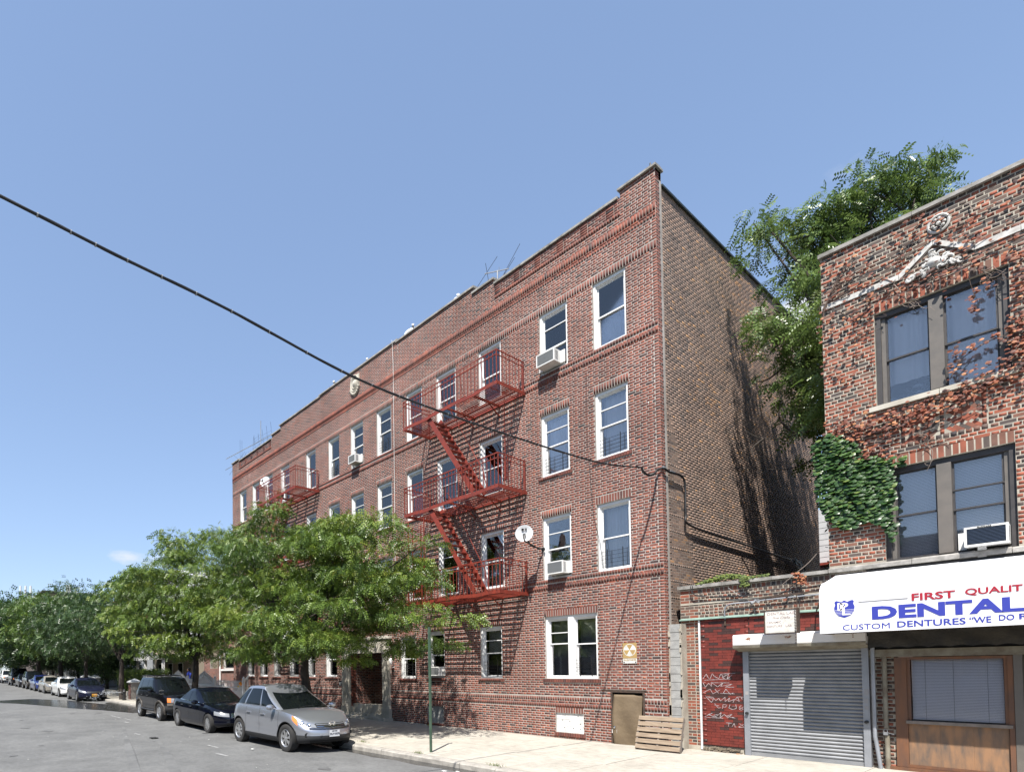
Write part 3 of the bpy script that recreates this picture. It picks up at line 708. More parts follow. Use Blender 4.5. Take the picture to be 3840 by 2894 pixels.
def ac_unit(label,x,z,y=D,w=.50,h=.33,out=.30,group='air conditioners in the windows',tilt=0,blue=False,name='air_conditioner'):
    t=thing(name,label,'air conditioner',(x,y-out,z),group)
    mb=MB(); mb.box(-w/2,w/2,.03,out+.18,0,h); build(mb,'casing','plastic_white',t,fix=False)
    mb=MB(); ring(mb,-w/2-.004,w/2+.004,-.004,h+.004,0,.03,.03); build(mb,'front_frame','plastic_white',t,fix=False)
    mb=MB(); mb.box(-w/2+.03,w/2-.03,.012,.028,.03,h-.03); build(mb,'grille_back','black' if blue else 'grille_grey',t,fix=False)
    mb=MB()
    n=11
    for k in range(n): zz=.035+(h-.07)*(k+.5)/n; mb.box(-w/2+.03,w/2-.03,.002,.012,zz-.005,zz+.005)
    build(mb,'grille_slats','grille_blue' if blue else 'grille_grey',t,fix=False)
    mb=MB()
    for k in range(9): zz=.05+k*(h-.1)/8; mb.box(w/2,w/2+.003,.06,out*.55,zz-.007,zz+.007)
    build(mb,'side_louvres','grille_grey',t,fix=False)
    mb=MB(); mb.box(-w/2-.13,-w/2-.002,out-.02,out,0,h); mb.box(w/2+.002,w/2+.13,out-.02,out,0,h); 
    if not blue: build(mb,'side_panels','white_dirty',t,fix=False)
    if tilt: t.rotation_euler=(0,tilt,0)
    return t
styles={ (3,0):'shade half curtain',(3,1):'storm shade half',(3,2):'curtain shade half',(3,3):'storm',(3,4):'curtain white part',(3,5):'guard storm curtain white part',(3,6):'storm',(3,7):'guard',
 (2,0):'guard storm curtain white',(2,1):'guard storm curtain part white',(2,2):'curtain white part',(2,3):'storm curtain white',(2,4):'shade',(2,5):'shade half storm',(2,6):'storm',(2,7):'curtain',
 (1,0):'guard curtain white part',(1,1):'storm',(1,2):'curtain part white',(1,3):'storm curtain',(1,4):'guard storm',
 (0,2):'guard blind half storm',(0,3):'curtain white',(0,4):'guard blind'}
for (x,w,z,h,r_,c_) in wins:
    if (r_,c_)==(0,0):
        for k,(xx,o) in enumerate(((-9.352,.16),(-8.538,.30))):
            f=sash_window(apt,xx,z,.745,h,'blind grey full storm' if k==0 else 'blind full guard',meet=.58 if k==0 else .56)
        mb=MB(); mb.box(-9.02,-8.87,D+.03,D+.2,z,z+h-.004); build(mb,'window_mullion','white',apt,fix=False)
        continue
    st=styles.get((r_,c_),rnd.choice(['storm','curtain','shade half','guard storm','curtain part']))
    sash_window(apt,x,z,w,h,st,meet=.5 if (r_,c_)!=(3,1) else .42)
ac_unit('white air conditioner with grey grille in top floor window, second from the corner',-9.34,RZ[3]+.10,w=.56,h=.34,out=.34)
ac_unit('white air conditioner in second-floor window beside the lowest fire escape landing',-9.22,RZ[1]+.10,w=.50,h=.34,out=.26)
ac_unit('small white air conditioner in top floor window left of the white downpipe',-18.40,RZ[3]+.09,w=.46,h=.33,out=.30)
ac_unit('grey-white air conditioner in ground-floor window behind the green pole',-13.98,RZ[0]+.08,w=.46,h=.30,out=.20)
mb=MB(); mb.box(-8.06,-7.28,D-.03,D+.1,RZ[3]-.012,RZ[3]+.01)
# ------------------------------------------------------------ cellar openings, basement door
def filled(x0,x1,z0,z1,m,nu=3,nv=3):
    for i in range(nu):
        for j in range(nv):
            o=(.12 if j%2 else 0); w=(x1-x0)/nu
            a=max(x0,x0+i*w-o); b=min(x1,x0+(i+1)*w-o) if i<nu-1 else x1
            hh=(z1-z0)/nv; mb=MB(); mb.box(a+.003,b-.003,D+.035+rnd.uniform(0,.006),D+.2,z0+j*hh+.003,z0+(j+1)*hh-.003); build(mb,'block',m,apt,fix=False)
filled(*CEL1,'white_block'); filled(*CEL2,'block')
mb=MB(); mb.box(CEL1[0],CEL1[1],D+.055,D+.2,CEL1[2],CEL1[3]); mb.box(CEL2[0],CEL2[1],D+.06,D+.2,CEL2[2],CEL2[3]); build(mb,'block_mortar','mortar_cream',apt,fix=False)
mb=MB()
for (x,z) in ((-9.25,.5),(-9.03,.48),(-8.78,.62),(-8.72,.42),(-9.19,.30),(-8.93,.29),(-8.72,.28)): mb.lathe((x,D+.036,z),(0,-1,0),[(0,.004),(.013,.004),(.013,-.01)],6)
build(mb,'vent_holes','black',apt)
mb=MB(); ring(mb,DOOR[0],DOOR[1],-.1,DOOR[3],D-.012,D+.12,.045); mb.box(DOOR[0]-.25,DOOR[1]+.05,D-.015,D+.02,DOOR[3],DOOR[3]+.025); build(mb,'door_frame','rust',apt,fix=False)
bx('cellar_room','black',apt,DOOR[0]+.045,DOOR[1]-.045,D+.2,D+.25,-.1,DOOR[3]-.045)
mb=MB()
def cloth(a,b):
    bow=.03*math.sin(b*3.1)+.015*math.sin(a*7+b*5)
    return (DOOR[0]+.09+(DOOR[1]-DOOR[0]-.19)*a+.05*(b-.5)*a-.035*math.sin(b*3.1)*(1-a), D+.02-bow+.05*(a-.3)*(b>.0), -.08+b*(DOOR[3]-.02)*(1-.03*a*(1-b)))
mb.grid(cloth,14,20); me=mb.mesh('door','door_brown',True); dr=link('door',me,apt)
sol=dr.modifiers.new('thickness','SOLIDIFY'); sol.thickness=.03
mb=MB(); mb.lathe((-7.72,D-.03,.42),(0,-1,0),[(0,.06),(.028,.05),(.03,.02),(.012,0)],12); build(mb,'knob','chrome',dr,smooth=True)
bx('lock_plate','white_dirty',dr,-7.80,-7.67,D-.05,D-.03,.27,.36)
# fallout shelter sign
fs=wthing('shelter_sign','faded yellow and white metal shelter sign with trefoil bolted to the brick','sign',(-7.31,D-.03,2.05))
SX0,SX1,SZ0,SZ1=-7.49,-7.14,2.05,2.565
bx('plate','sign_white',fs,SX0,SX1,D-.022,D-.018,SZ0,SZ1)
bx('yellow_field','yellow',fs,SX0,SX1,D-.025,D-.0222,2.175,SZ1)
mb=MB(); cx,cz,rr=-7.315,2.385,.155
def disc(mb,cx,cz,y,r0,r1,a0,a1,n=14):
    for k in range(n):
        a=a0+(a1-a0)*k/n; b=a0+(a1-a0)*(k+1)/n
        mb.add([(cx+r0*math.cos(a),y,cz+r0*math.sin(a)),(cx+r1*math.cos(a),y,cz+r1*math.sin(a)),(cx+r1*math.cos(b),y,cz+r1*math.sin(b)),(cx+r0*math.cos(b),y,cz+r0*math.sin(b))],[(0,3,2,1)])
disc(mb,cx,cz,D-.0262,0.001,rr,0,2*math.pi,36); build(mb,'white_disc','sign_white',fs,fix=False)
mb=MB(); disc(mb,cx,cz,D-.0274,.001,rr*.9,R(60),R(120)); disc(mb,cx,cz,D-.0274,.001,rr*.9,R(180),R(240)); disc(mb,cx,cz,D-.0274,.001,rr*.9,R(300),R(360)); build(mb,'trefoil','yellow',fs,fix=False)
text_on('FALLOUT SHELTER',.05,'yellow',fs,-7.47,D-.024,2.12,off=.001,sx=.74)
for x in (-7.46,-7.17):
    mb=MB(); mb.lathe((x,D-.022,2.08),(0,-1,0),[(0,.008),(.014,.006),(.016,0)],8); build(mb,'bolt','black_iron',fs)
# ------------------------------------------------------------ recessed entrance, limestone surround
EN=MB()
# recess
EY=D+1.3
mb=MB(); mb.add([(-19.0,D,0),(-19.0,EY,0),(-19.0,EY,3.0),(-19.0,D,3.0)],[(0,1,2,3)]); mb.add([(-16.85,D,0),(-16.85,EY,0),(-16.85,EY,3),(-16.85,D,3)],[(3,2,1,0)]); mb.add([(-19,EY,0),(-16.85,EY,0),(-16.85,EY,3),(-19,EY,3)],[(0,1,2,3)]); mb.add([(-19,D,3),(-16.85,D,3),(-16.85,EY,3),(-19,EY,3)],[(0,1,2,3)])
build(mb,'entrance_recess','mortar_white',apt,fix=False)
EB=[]; z=.3;i=0
while z<2.95: course(EB,D,EY-.003,z+K/2,K-.0155,[],FL,(i%2)*.151,tone_main); z+=K;i+=1
lay(apt,EB,'brick',-19.0,axis='x',nind=20)
EB=[]; z=.3;i=0
while z<2.95: course(EB,-19.0,-17.5,z+K/2,K-.0155,[],FL,(i%2)*.151,tone_main); z+=K;i+=1
lay(apt,EB,'brick',EY,nind=20)
for (a,b) in ((-19.52,-19.0),(-16.86,-16.46)):
    mb=MB(); mb.box(a,b,D-.10,D+.12,.45,2.62); mb.box(a+.1,b-.1,D-.118,D-.1,.7,2.4); build(mb,'pilaster','limestone',apt,fix=False)
    mb=MB(); mb.box(a-.03,b+.04,D-.14,D+.14,.10,.452); build(mb,'pilaster_base','limestone',apt,fix=False)
mb=MB(); mb.box(-19.52,-16.46,D-.10,D+.14,2.62,3.15); mb.box(-19.6,-16.38,D-.16,D+.14,3.15,3.26); build(mb,'entrance_lintel','limestone',apt,fix=False)
mb=MB(); mb.box(-19.5,-17.3,EY-.5,EY-.25,.1,.50); mb.box(-19.0,-17.25,D+.1,D+.35,.1,.55); build(mb,'low_wall','limestone',apt,fix=False)
mb=MB(); mb.box(-19.5,-16.35,D-.45,EY,-.04,.10); build(mb,'step','limestone',apt,fix=False)
mb=MB(); mb.box(-19.4,-16.9,D-.1,EY,.10,.2); build(mb,'step','limestone',apt,fix=False)
mb=MB(); ring(mb,-17.5,-16.85,.2,2.6,EY-.06,EY-.003,.06); mb.box(-17.44,-16.91,EY-.05,EY-.01,1.2,1.28); ed=build(mb,'entrance_door','white',apt,fix=False)
bx('pane','pane',ed,-17.44,-16.91,EY-.03,EY-.02,.3,2.5); bx('room','room',ed,-17.44,-16.91,EY-.012,EY-.004,.2,2.55)
ln=wthing('wall_lantern','small white wall lantern on the brick beside the entrance surround','lamp',(-16.25,D-.15,2.3))
mb=MB(); mb.lathe((-16.25,D-.17,2.15),(0,0,1),[(.0,0),(.05,.01),(.075,.16),(.07,.17),(.0,.26)],8); build(mb,'lantern_glass','white',ln,smooth=False)
mb=MB(); mb.tube([(-16.25,D-.01,2.05),(-16.25,D-.1,2.02),(-16.25,D-.17,2.15)],.014,6); build(mb,'bracket','white',ln)
hn=wthing('house_number_plaque','dark square house number plaque beside the entrance','sign',(-19.66,D-.02,1.32))
bx('plate','ink2',hn,-19.84,-19.56,D-.025,D-.015,1.28,1.5); text_on('307',.15,'plate_white',hn,-19.82,D-.028,1.34,off=.003,sx=.95)
bx('rim','plate_white',hn,-19.84,-19.56,D-.027,D-.0255,1.285,1.295)
# ============================================================ FIRE ESCAPES
def fire_escape(name,label,X0,X1,levels,mirror=False,group='red fire escapes on the brick front'):
    YO=D-1.31; t=wthing(name,label,'fire escape',((X0+X1)/2,D,levels[-1]),group)
    fx=(lambda x:X0+X1-x) if mirror else (lambda x:x)
    sx0,sx1=X0+1.12,X0+2.95     # the stair runs from upper left to lower right
    for li,z in enumerate(levels):
        mb=MB(); h=.105
        def bxx(a,b,y0,y1,z0,z1): 
            a,b=sorted((fx(a),fx(b))); mb.box(a,b,y0,y1,z0,z1)
        # outer channel dips slightly where it is bolted to the cross bars
        n=14
        for k in range(n):
            a=X0+(X1-X0)*k/n; b=X0+(X1-X0)*(k+1)/n
            da=-.035*math.exp(-((a-X0-1.0)/.3)**2)-.035*math.exp(-((a-X1+.95)/.3)**2); db=-.035*math.exp(-((b-X0-1.0)/.3)**2)-.035*math.exp(-((b-X1+.95)/.3)**2)
            A,B=(fx(a),fx(b))
            mb.add([(A,YO,z-h+da),(B,YO,z-h+db),(B,YO,z+db),(A,YO,z+da),(A,YO+.012,z-h+da),(B,YO+.012,z-h+db),(B,YO+.012,z+db),(A,YO+.012,z+da)],[(0,1,2,3),(7,6,5,4),(3,2,6,7),(0,4,5,1)])
        bxx(X0,X0+.012,YO+.012,D,z-h,z-.005); bxx(X1-.012,X1,YO+.012,D,z-h,z-.005)
        bxx(X0+.013,X1-.013,D-.03,D-.012,z-.07,z-.01)
        for xx in (X0+1.0,X1-.95,(X0+X1)/2):
            bxx(xx,xx+.05,YO+.013,D,z-.10,z-.05)
            mb.bar((fx(xx),D-.5,z-.09),(fx(xx),D-.01,z-.38),.03,.02)
        for (xx) in (X0+.3,X1-.35): bxx(xx,xx+.02,YO+.013,D,z-.06,z-.045)
        ld=build(mb,'landing','red_iron',t,fix=False)
        ns=13
        for k in range(ns):
            y=YO+.06+k*(1.31-.1)/ns
            segs=[(X0+.015,X1-.015)]
            if li<len(levels)-1 and y<YO+.62: segs=[(X0+.015,sx0-.02),(sx0+1.05,X1-.015)]
            for (a,b) in segs:
                m=MB(); a2,b2=sorted((fx(a),fx(b))); m.box(a2,b2,y,y+.038,z-.044,z-.034); build(m,'slat','red_iron',ld,fix=False)
        # railing
        mb=MB()
        for zz,th in ((z+.88,.03),(z+.74,.02)):
            bxx(X0,X1,YO-.01,YO+.02,zz-th/2,zz+th/2); bxx(X0,X0+.02,YO+.021,D-.02,zz-th/2,zz+th/2); bxx(X1-.02,X1,YO+.021,D-.02,zz-th/2,zz+th/2)
        for xx in (X0+.01,X1-.01): bxx(xx-.012,xx+.012,YO,YO+.024,z-.02,z+.86); bxx(xx-.012,xx+.012,D-.1,D-.076,z-.02,z+.86)
        for xx in (X0+1.35,(X0+X1)/2+.2,X1-.95):    # stays leaning out from the deck to the rail
            mb.bar((fx(xx),YO+.55,z+.45),(fx(xx+.35),YO+.01,z+.86),.014,.014)
        rl=build(mb,'railing','red_iron',t,fix=False)
        nb=int((X1-X0)/.135)
        for k in range(1,nb):
            x=fx(X0+(X1-X0)*k/nb); m=MB(); m.box(x-.008,x+.008,YO,YO+.012,z-.03,z+.875); build(m,'baluster','red_iron',rl,fix=False)
        for k in range(1,9):
            y=YO+1.31*k/9
            for x in (fx(X0+.01),fx(X1-.01)): m=MB(); m.box(x-.006,x+.006,y-.008,y+.008,z-.03,z+.875); build(m,'baluster','red_iron',rl,fix=False)
    for li in range(len(levels)-1):
        za,zb=levels[li],levels[li+1]; mb=MB(); A=(sx0,za-.02); B=(sx1,zb+.02)
        for yy in (YO+.06,YO+.60):
            mb.bar((fx(A[0]),yy,A[1]),(fx(B[0]),yy,B[1]),.012,.15,up=(0,0,1))
        # handrails on the inner side
        for yy in (YO+.06,YO+.60):
            pts=[(fx(A[0]+.15),yy,A[1]+.0),(fx(A[0]-.02),yy,A[1]+.42),(fx(A[0]+.3),yy,A[1]+.5),(fx(B[0]-.05),yy,B[1]+.72),(fx(B[0]+.08),yy,B[1]+.1)]
            if yy>YO+.3: mb.tube(pts,.011,5)
        mb.bar((fx(A[0]+.9),YO+.06,za-1.45),(fx(A[0]+.62),YO+.60,za-1.05),.012,.012)
        st=build(mb,'stair','red_iron',t,fix=False)
        n=13
        for k in range(1,n):
            u=k/n; x=A[0]+(B[0]-A[0])*u; z=A[1]+(B[1]-A[1])*u
            m=MB(); a,b=sorted((fx(x-.06),fx(x+.10))); 
            for q in range(3): aa=a+(b-a)*q/3; m.box(aa+.004,aa+.046,YO+.07,YO+.59,z-.012,z+.004)
            m.box(a,b,YO+.068,YO+.08,z-.03,z-.012); m.box(a,b,YO+.58,YO+.592,z-.03,z-.012)
            build(m,'tread','red_iron',st,fix=False)
    return t
FE=fire_escape('fire_escape','long red fire escape with three railed landings and two stairs, right of the two',-14.16,-10.24,[10.15,7.19,4.19])
FE2=fire_escape('fire_escape','shorter red fire escape on the far left of the brick front, mostly behind the tree',-24.86,-21.2,[10.14,7.19,4.19],mirror=True)
# drop ladder with its guide posts at the left of the lowest landing
mb=MB(); 
for x,y in ((-13.98,D-1.30),(-13.25,D-1.30)): mb.bar((x,y,4.05),(x,y,6.9),.03,.02)
for x in (-13.98,-13.25): mb.bar((x,D-1.3,5.9),(x,D-.01,5.9),.015,.015); mb.bar((x,D-1.3,6.6),(x,D-.01,6.75),.015,.015)
mb.bar((-13.98,D-1.3,6.55),(-13.25,D-1.3,6.55),.015,.015); mb.bar((-13.98,D-1.3,5.3),(-13.25,D-1.3,5.3),.03,.05); mb.bar((-13.98,D-1.3,4.95),(-13.25,D-1.3,4.95),.03,.05)
lg=build(mb,'ladder_guide','red_iron',FE,fix=False)
mb=MB()
for x in (-13.85,-13.45): mb.bar((x,D-1.24,4.1),(x,D-1.24,6.7),.035,.012)
for k in range(9): mb.bar((-13.85,D-1.24,4.25+k*.28),(-13.45,D-1.24,4.25+k*.28),.018,.018)
build(mb,'ladder','red_iron',FE,fix=False)
mb=MB(); mb.bar((-10.62,D-.5,7.6),(-10.62,D-.5,10.0),.02,.012); mb.bar((-10.60,D-.52,7.55),(-10.60,D-.52,8.1),.05,.03); build(mb,'roof_ladder_rod','red_iron',FE,fix=False)
mb=MB()
for k in range(70):
    x=rnd.uniform(-12.6,-11.3); mb.obox((x,D-rnd.uniform(.1,.6),10.24+rnd.uniform(0,.12)),(rnd.uniform(.02,.05),0,0),(0,.03,.01),(0,0,.02))
for i_,(x,y,z,h) in enumerate(((-23.1,D-.9,10.14,.22),)):
    fp=wthing('flower_pot','small potted plant with pale leaves on the far fire escape landing','plant pot',(x,y,z))
    m=MB(); m.lathe((x,y,z-.03),(0,0,1),[(0,0),(.09,0),(.12,.17),(.1,.17),(0,.16)],12); build(m,'pot','shingle',fp)
    m=MB()
    for k in range(60):
        a=rnd.uniform(0,6.28); rr=rnd.uniform(.05,.22); p=Vector((x+math.cos(a)*rr,y+math.sin(a)*rr,z+.17+rnd.uniform(0,.2)))
        d=Vector((rnd.uniform(-1,1),rnd.uniform(-1,1),rnd.uniform(-.4,.6))).normalized()*.06; e=d.cross(Vector((0,0,1)))*.45
        m.add([p-d,p+e,p+d,p-e],[(0,1,2,3)])
    me=m.mesh('foliage','leaf_weed',fix=False); a_=me.attributes.new('tone','FLOAT','POINT'); a_.data.foreach_set('value',np.full(len(me.vertices),.9,dtype=np.float32)); link('foliage',me,fp)
# ============================================================ SATELLITE DISHES, ANTENNAS
def dish_mesh(r,aim,c):
    aim=Vector(aim).normalized(); mb=MB(); prof=[(0,0),(.3*r,.02*r),(.6*r,.07*r),(.85*r,.14*r),(r,.2*r),(r*1.015,.2*r),(r*1.0,.17*r),(.6*r,.04*r),(0,-.04*r)]
    mb.lathe(c,aim,prof,28); return mb
def dish(label,c,r,aim,foot,logo=False,group='satellite dishes'):
    t=wthing('satellite_dish',label,'satellite dish',foot,group)
    build(dish_mesh(r,aim,c),'reflector','dish',t,smooth=True)
    aim=Vector(aim).normalized(); c=Vector(c); back=c-aim*.03
    mb=MB(); f=Vector(foot); mid=Vector((f.x+(back.x-f.x)*.5,f.y+(back.y-f.y)*.7,min(f.z,back.z)+abs(back.z-f.z)*.15)) if logo else (f+back)/2+Vector((0,0,-.02))
    mb.tube([f,mid,back],.02,8); mb.lathe(f,(0,-1,0) if logo else (0,0,1),[(0,0),(.06,0),(.06,.02),(0,.02)],10); build(mb,'mast','black_iron',t)
    dnv=(Vector((0,0,-1))-aim*Vector((0,0,-1)).dot(aim)).normalized()
    s=c+dnv*r*.85; e=c+aim*r*1.15+dnv*r*.25; mb=MB()
    if logo: s=c+dnv*r*.25+aim*.05; e=c+dnv*r*1.05+aim*.16; mb.tube([s,c+dnv*r*.7+aim*.09,e,Vector(foot)+Vector((-.05,-.1,0))],.022,6)
    else: mb.bar(s,e,.03,.03)
    build(mb,'feed_arm','black_iron' if logo else 'dish',t)
    mb=MB(); mb.obox(e if not logo else s,aim*.02 if logo else aim*.06,aim.cross(dnv)*.04,dnv*.04); build(mb,'receiver','dish' if not logo else 'black_iron',t)
    if logo:
        up=-dnv; rtv=up.cross(aim).normalized(); 
        def PP(x,z,o=.01): return c+rtv*x+up*z+aim*(.02+.2*((x*x+z*z)/r)*1.0/r*r+o)
        m=MB()
        # split 'D' emblem: a D shape and a crescent
        pts=[(-.07,.08),(-.07,.14),(-.02,.14),(.012,.11),(-.02,.08)]
        m.add([PP(x,z) for x,z in pts],[tuple(range(5))])
        pts=[(.0,.14),(.07,.14),(.07,.08),(.0,.08),(.035,.10),(.035,.12)]
        m.add([PP(x,z) for x,z in pts],[(0,1,2,4,5),(4,2,3)])
        m.add([PP(-.05,.065),PP(.05,.065),PP(.05,.058),PP(-.05,.058)],[(0,1,2,3)])
        build(m,'emblem','ink2',t,fix=False)
    return t
dish('large grey satellite dish with dark emblem on a bracket beside the lowest landing',(-9.83,D-.75,5.74),.235,(.57,-.79,.06),(-9.72,D-.02,5.36),logo=True)
dish('satellite dish peeking over the low parapet near the corner',(-8.2,D+.75,14.22),.36,(.55,-.6,.5),(-8.2,D+1.0,13.15))
dish('half hidden satellite dish with square label at the parapet step above the white pipe',(-15.75,D+.8,14.86),.38,(.55,-.65,.42),(-15.7,D+1.1,13.15))
dish('pale dish showing just above the raised parapet, right of the cartouche',(-18.4,D+.7,14.83),.27,(.5,-.7,.5),(-18.4,D+1.0,13.15))
dish('white dish above the left end of the raised parapet',(-20.85,D+.8,14.92),.33,(.45,-.75,.42),(-20.85,D+1.1,13.15))
dish('small dish by the parapet left of the tilted antenna',(-13.2,D+.5,14.68),.22,(.5,-.7,.3),(-13.2,D+.9,13.15))
dish('white satellite dish standing on the far fire escape railing',(-24.95,D-.75,11.42),.27,(.45,-.85,.2),(-24.8,D-.7,10.2))
def yagi(name,label,foot,top,boom_z,b0,b1,els,tiltd=0,extra=()):
    t=wthing(name,label,'antenna',foot,'roof antennas'); mb=MB(); mb.tube([foot,top],.022,6); build(mb,'mast','steel',t)
    mb=MB(); mb.bar(b0,b1,.025,.025); build(mb,'boom','steel',t,fix=False)
    b0,b1=Vector(b0),Vector(b1)
    for (u,l,d) in els:
        p=b0+(b1-b0)*u; d=Vector(d).normalized()*l; m=MB(); m.bar(p-d,p+d,.010,.010); build(m,'element','black_iron' if l>.2 else 'steel',t,fix=False)
    return t
AY=D+1.6
yagi('antenna','tall dark television antenna with long boom and mesh dish behind the left parapet',(-29.8,AY,13.1),(-29.8,AY,16.9),0,(-34.0,AY-.3,15.85),(-28.3,AY+.2,15.72),
  [(i/22,.10,(.3,.5,.8)) for i in range(12)]+[(.60,.5,(.5,-.4,1)),(.68,.45,(.5,-.4,1)),(.76,.55,(.5,-.4,1)),(.84,.62,(.5,-.4,1)),(.92,.7,(.5,-.4,1)),(.30,.7,(-.4,.2,-1)),(.34,.6,(-.4,.2,-1))])
mb=MB()
for k in range(8): a=k*.07; mb.tube([(-30.5-.1*math.sin(i*.4),AY-.1,15.0+i*.16+a*.1) for i in range(8)],.006,4)
for k in range(7): z=14.9+k*.18; mb.bar((-30.9+k*.05,AY-.1,z),(-29.85,AY,z+.1),.006,.006); mb.bar((-29.8,AY,z),(-28.7,AY+.1,z-.05),.006,.006)
build(mb,'mesh_reflector','black_iron',bpy.data.objects['antenna'],fix=False)
yagi('antenna','pale boom antenna at the far left end of the roof',(-31.0,AY+.1,13.1),(-31.2,AY,15.55),0,(-34.4,AY-.2,15.25),(-30.0,AY+.1,15.2),
  [(.35,.9,(.5,.2,.5)),(.45,.7,(.5,.2,-.5)),(.5,.6,(.5,.2,.7)),(.58,.5,(.6,.2,-.5)),(.72,.35,(.3,.3,-1)),(.85,.35,(.3,.3,-1))])
yagi('antenna','small tilted antenna with spread rods at the right parapet step',(-11.72,D+.7,13.1),(-11.72,D+.7,14.98),0,(-12.15,D+.6,15.08),(-11.35,D+.8,14.86),
  [(.05,.55,(.75,.1,.62)),(.1,.35,(.1,.1,-1)),(.9,.75,(.62,.1,.75)),(.95,.35,(.6,.1,.6)),(.6,.12,(0,0,1))])
# ============================================================ OVERHEAD CABLE
PT=[(-1.0,13.9),(-.3,13.97),(.13,14.05)]
seq=[(0.0,6.88),(.24,6.84),(1.75,6.62),(3.55,6.53),(5.07,6.475),(6.98,6.455),(8.91,6.53),(10.94,6.80),(12.44,6.95),(13.64,7.09),(17,7.6),(22,8.6),(26,9.6)]
cw=wthing('overhead_cable','thick black service cable crossing the sky and clamped round the building corner','cable',(-6.5,D,6.7))
from itertools import accumulate
def cpt(X,Z,Y0):   # a point seen at (X,Z) in the wall plane Y0, moved forward along its sight line to the cable's own vertical plane x=-6.52
    k=-6.52/X; return (-6.52,Y0*k,HCAM+(Z-HCAM)*k)
loopw=[(-6.9,6.88),(-6.86,6.75),(-6.73,6.64),(-6.61,6.64),(-6.54,6.72)]
cable_px=[(2257,1736),(2083,1687),(1910,1632),(1649,1542),(1319,1410),(868,1167),(434,955),(0,735)]
def on_plane(px,py):
    v=fw+rt2*((px-CX)/F_PX)+dn2*((py-CY)/F_PX); t=-6.52/v.x; return (-6.52,v.y*t,HCAM+v.z*t)
sp=[cpt(-6.9,6.88,14.29)]+[on_plane(*p) for p in cable_px]
l_=Vector(sp[-1]); e_=(l_-Vector(sp[-2])).normalized()
sp+= [tuple(l_+e_*3),tuple(l_+e_*7)]
span=smooth_pts(sp,10)
mb=MB(); mb.tube(span,.017,8); build(mb,'span','cable',cw,smooth=True)
mb=MB(); mb.tube([p+Vector((.008*math.sin(i*.5),0,.010*math.cos(i*.5))) for i,p in enumerate(span)],.011,6); build(mb,'bundle_wrap','cable',cw,smooth=True)
mb=MB()
for i in range(3,len(span)-1,3):
    p=span[i]
    for q in (0,):
        p2=p.lerp(span[i+1],q); mb.lathe(p2,(span[i+1]-p),[(.0235,-.008),(.0235,.008)],8)
build(mb,'cable_ties','cable_wrap',cw,fix=False,kind='stuff')
loop=smooth_pts([cpt(x,z,14.29) for x,z in loopw]+[(-6.42,14.33,6.73),(-6.41,14.62,6.69),(-6.41,15.23,6.71),(-6.41,15.44,6.52),(-6.41,15.44,5.8),(-6.41,15.62,5.54),(-6.41,17.64,5.48),(-6.41,21.9,5.42),(-6.41,23.9,5.37),(-6.41,24.4,5.1),(-6.41,24.4,4.3)],8)
mb=MB(); mb.tube(loop,.026,8); build(mb,'wall_run','cable',cw,smooth=True)
mb=MB(); mb.obox((-6.42,14.36,6.75),(.03,0,0),(0,.05,0),(0,0,.02)); mb.obox((-6.415,14.80,6.73),(.02,0,0),(0,.12,0),(0,0,.012)); build(mb,'clamp','steel',cw)
# ============================================================ LOW SHOP AND TWO-STOREY BUILDING
def tone_mix(ty,u,z):
    r_=rnd.random()
    if z>8.85: r_=min(.99,r_*1.0+.28)
    t=rnd.gauss(.80,.10) if r_<.62 else (rnd.gauss(.50,.07) if r_<.86 else rnd.gauss(.16,.08))
    return min(1,max(0,t))
def tone_dark(ty,u,z): 
    r_=rnd.random(); return min(1,max(0,rnd.gauss(.30,.12) if r_<.6 else rnd.gauss(.58,.1)))
low=wthing('single_storey_shop','low brick shop front with stone coping, red tiled wall strip and steel roller shutter','building',(-4.9,YB,0))
LX0,LX1=-6.29,-3.49
mb=MB(); wall_with_holes(mb,YB,LX0,LX1,-.3,3.79,[(-4.96,-2.97,-.3,2.62)],.3); build(mb,'wall','mortar_cream',low,fix=False)
mb=MB(); mb.add([(LX0,YB,-.3),(LX0,YB+.35,-.3),(LX0,YB+.35,3.79),(LX0,YB,3.79)],[(3,2,1,0)]); mb.box(LX0+.02,LX1,YB+.33,YB+9,3.3,3.4); mb.box(LX0+.01,LX1-.01,YB+.3,YB+.34,3.0,3.78); build(mb,'shop_roof','roof_tar',low,fix=False)
LB=[]
z=0.02;i=0; Kb=.0708
PATM=[(.195,'S'),(.108,'H'),(.108,'H')]
while z<3.06:
    course(LB,LX0,-5.9,z+Kb/2,Kb-.016,[],PATM,LX0+(.1 if i%2 else 0),tone_mix,J=.016); z+=Kb;i+=1
z=3.10;i=0
while z<3.40:
    course(LB,LX0,-5.9,z+Kb/2,Kb-.014,[],[(.2,'S')],LX0+(i%2)*.1,tone_dark,J=.014)
    course(LB,-5.9,LX1,z+Kb/2,Kb-.014,[],[(.088,'H'),(.088,'H'),(.085,'H')] if i%2 else [(.11,'H'),(.088,'H')],-5.88+(i%2)*.04,tone_dark,J=.016); z+=Kb;i+=1
z=3.46;i=0
while z<3.66:
    course(LB,LX0,-5.9,z+Kb/2,Kb-.014,[],[(.2,'S')],LX0+(i%2)*.1,tone_mix,J=.014)
    course(LB,-5.9,LX1,z+Kb/2,Kb-.014,[],[(.09,'H')],-5.88+(i%2)*.04,tone_dark,J=.018); z+=Kb;i+=1
row(LB,-5.9,LX1,z,.10,.088,tone_dark,.006,J=.02); course(LB,LX0,-5.9,z+.05,.07,[],[(.2,'S')],LX0,tone_mix)
lay(low,LB,'brick_mix',YB,nind=300)
mb=MB(); mb.box(-6.28,LX1,YB-.012,YB-.001,3.415,3.45); build(mb,'mortar_band','mortar_cream',low,fix=False)
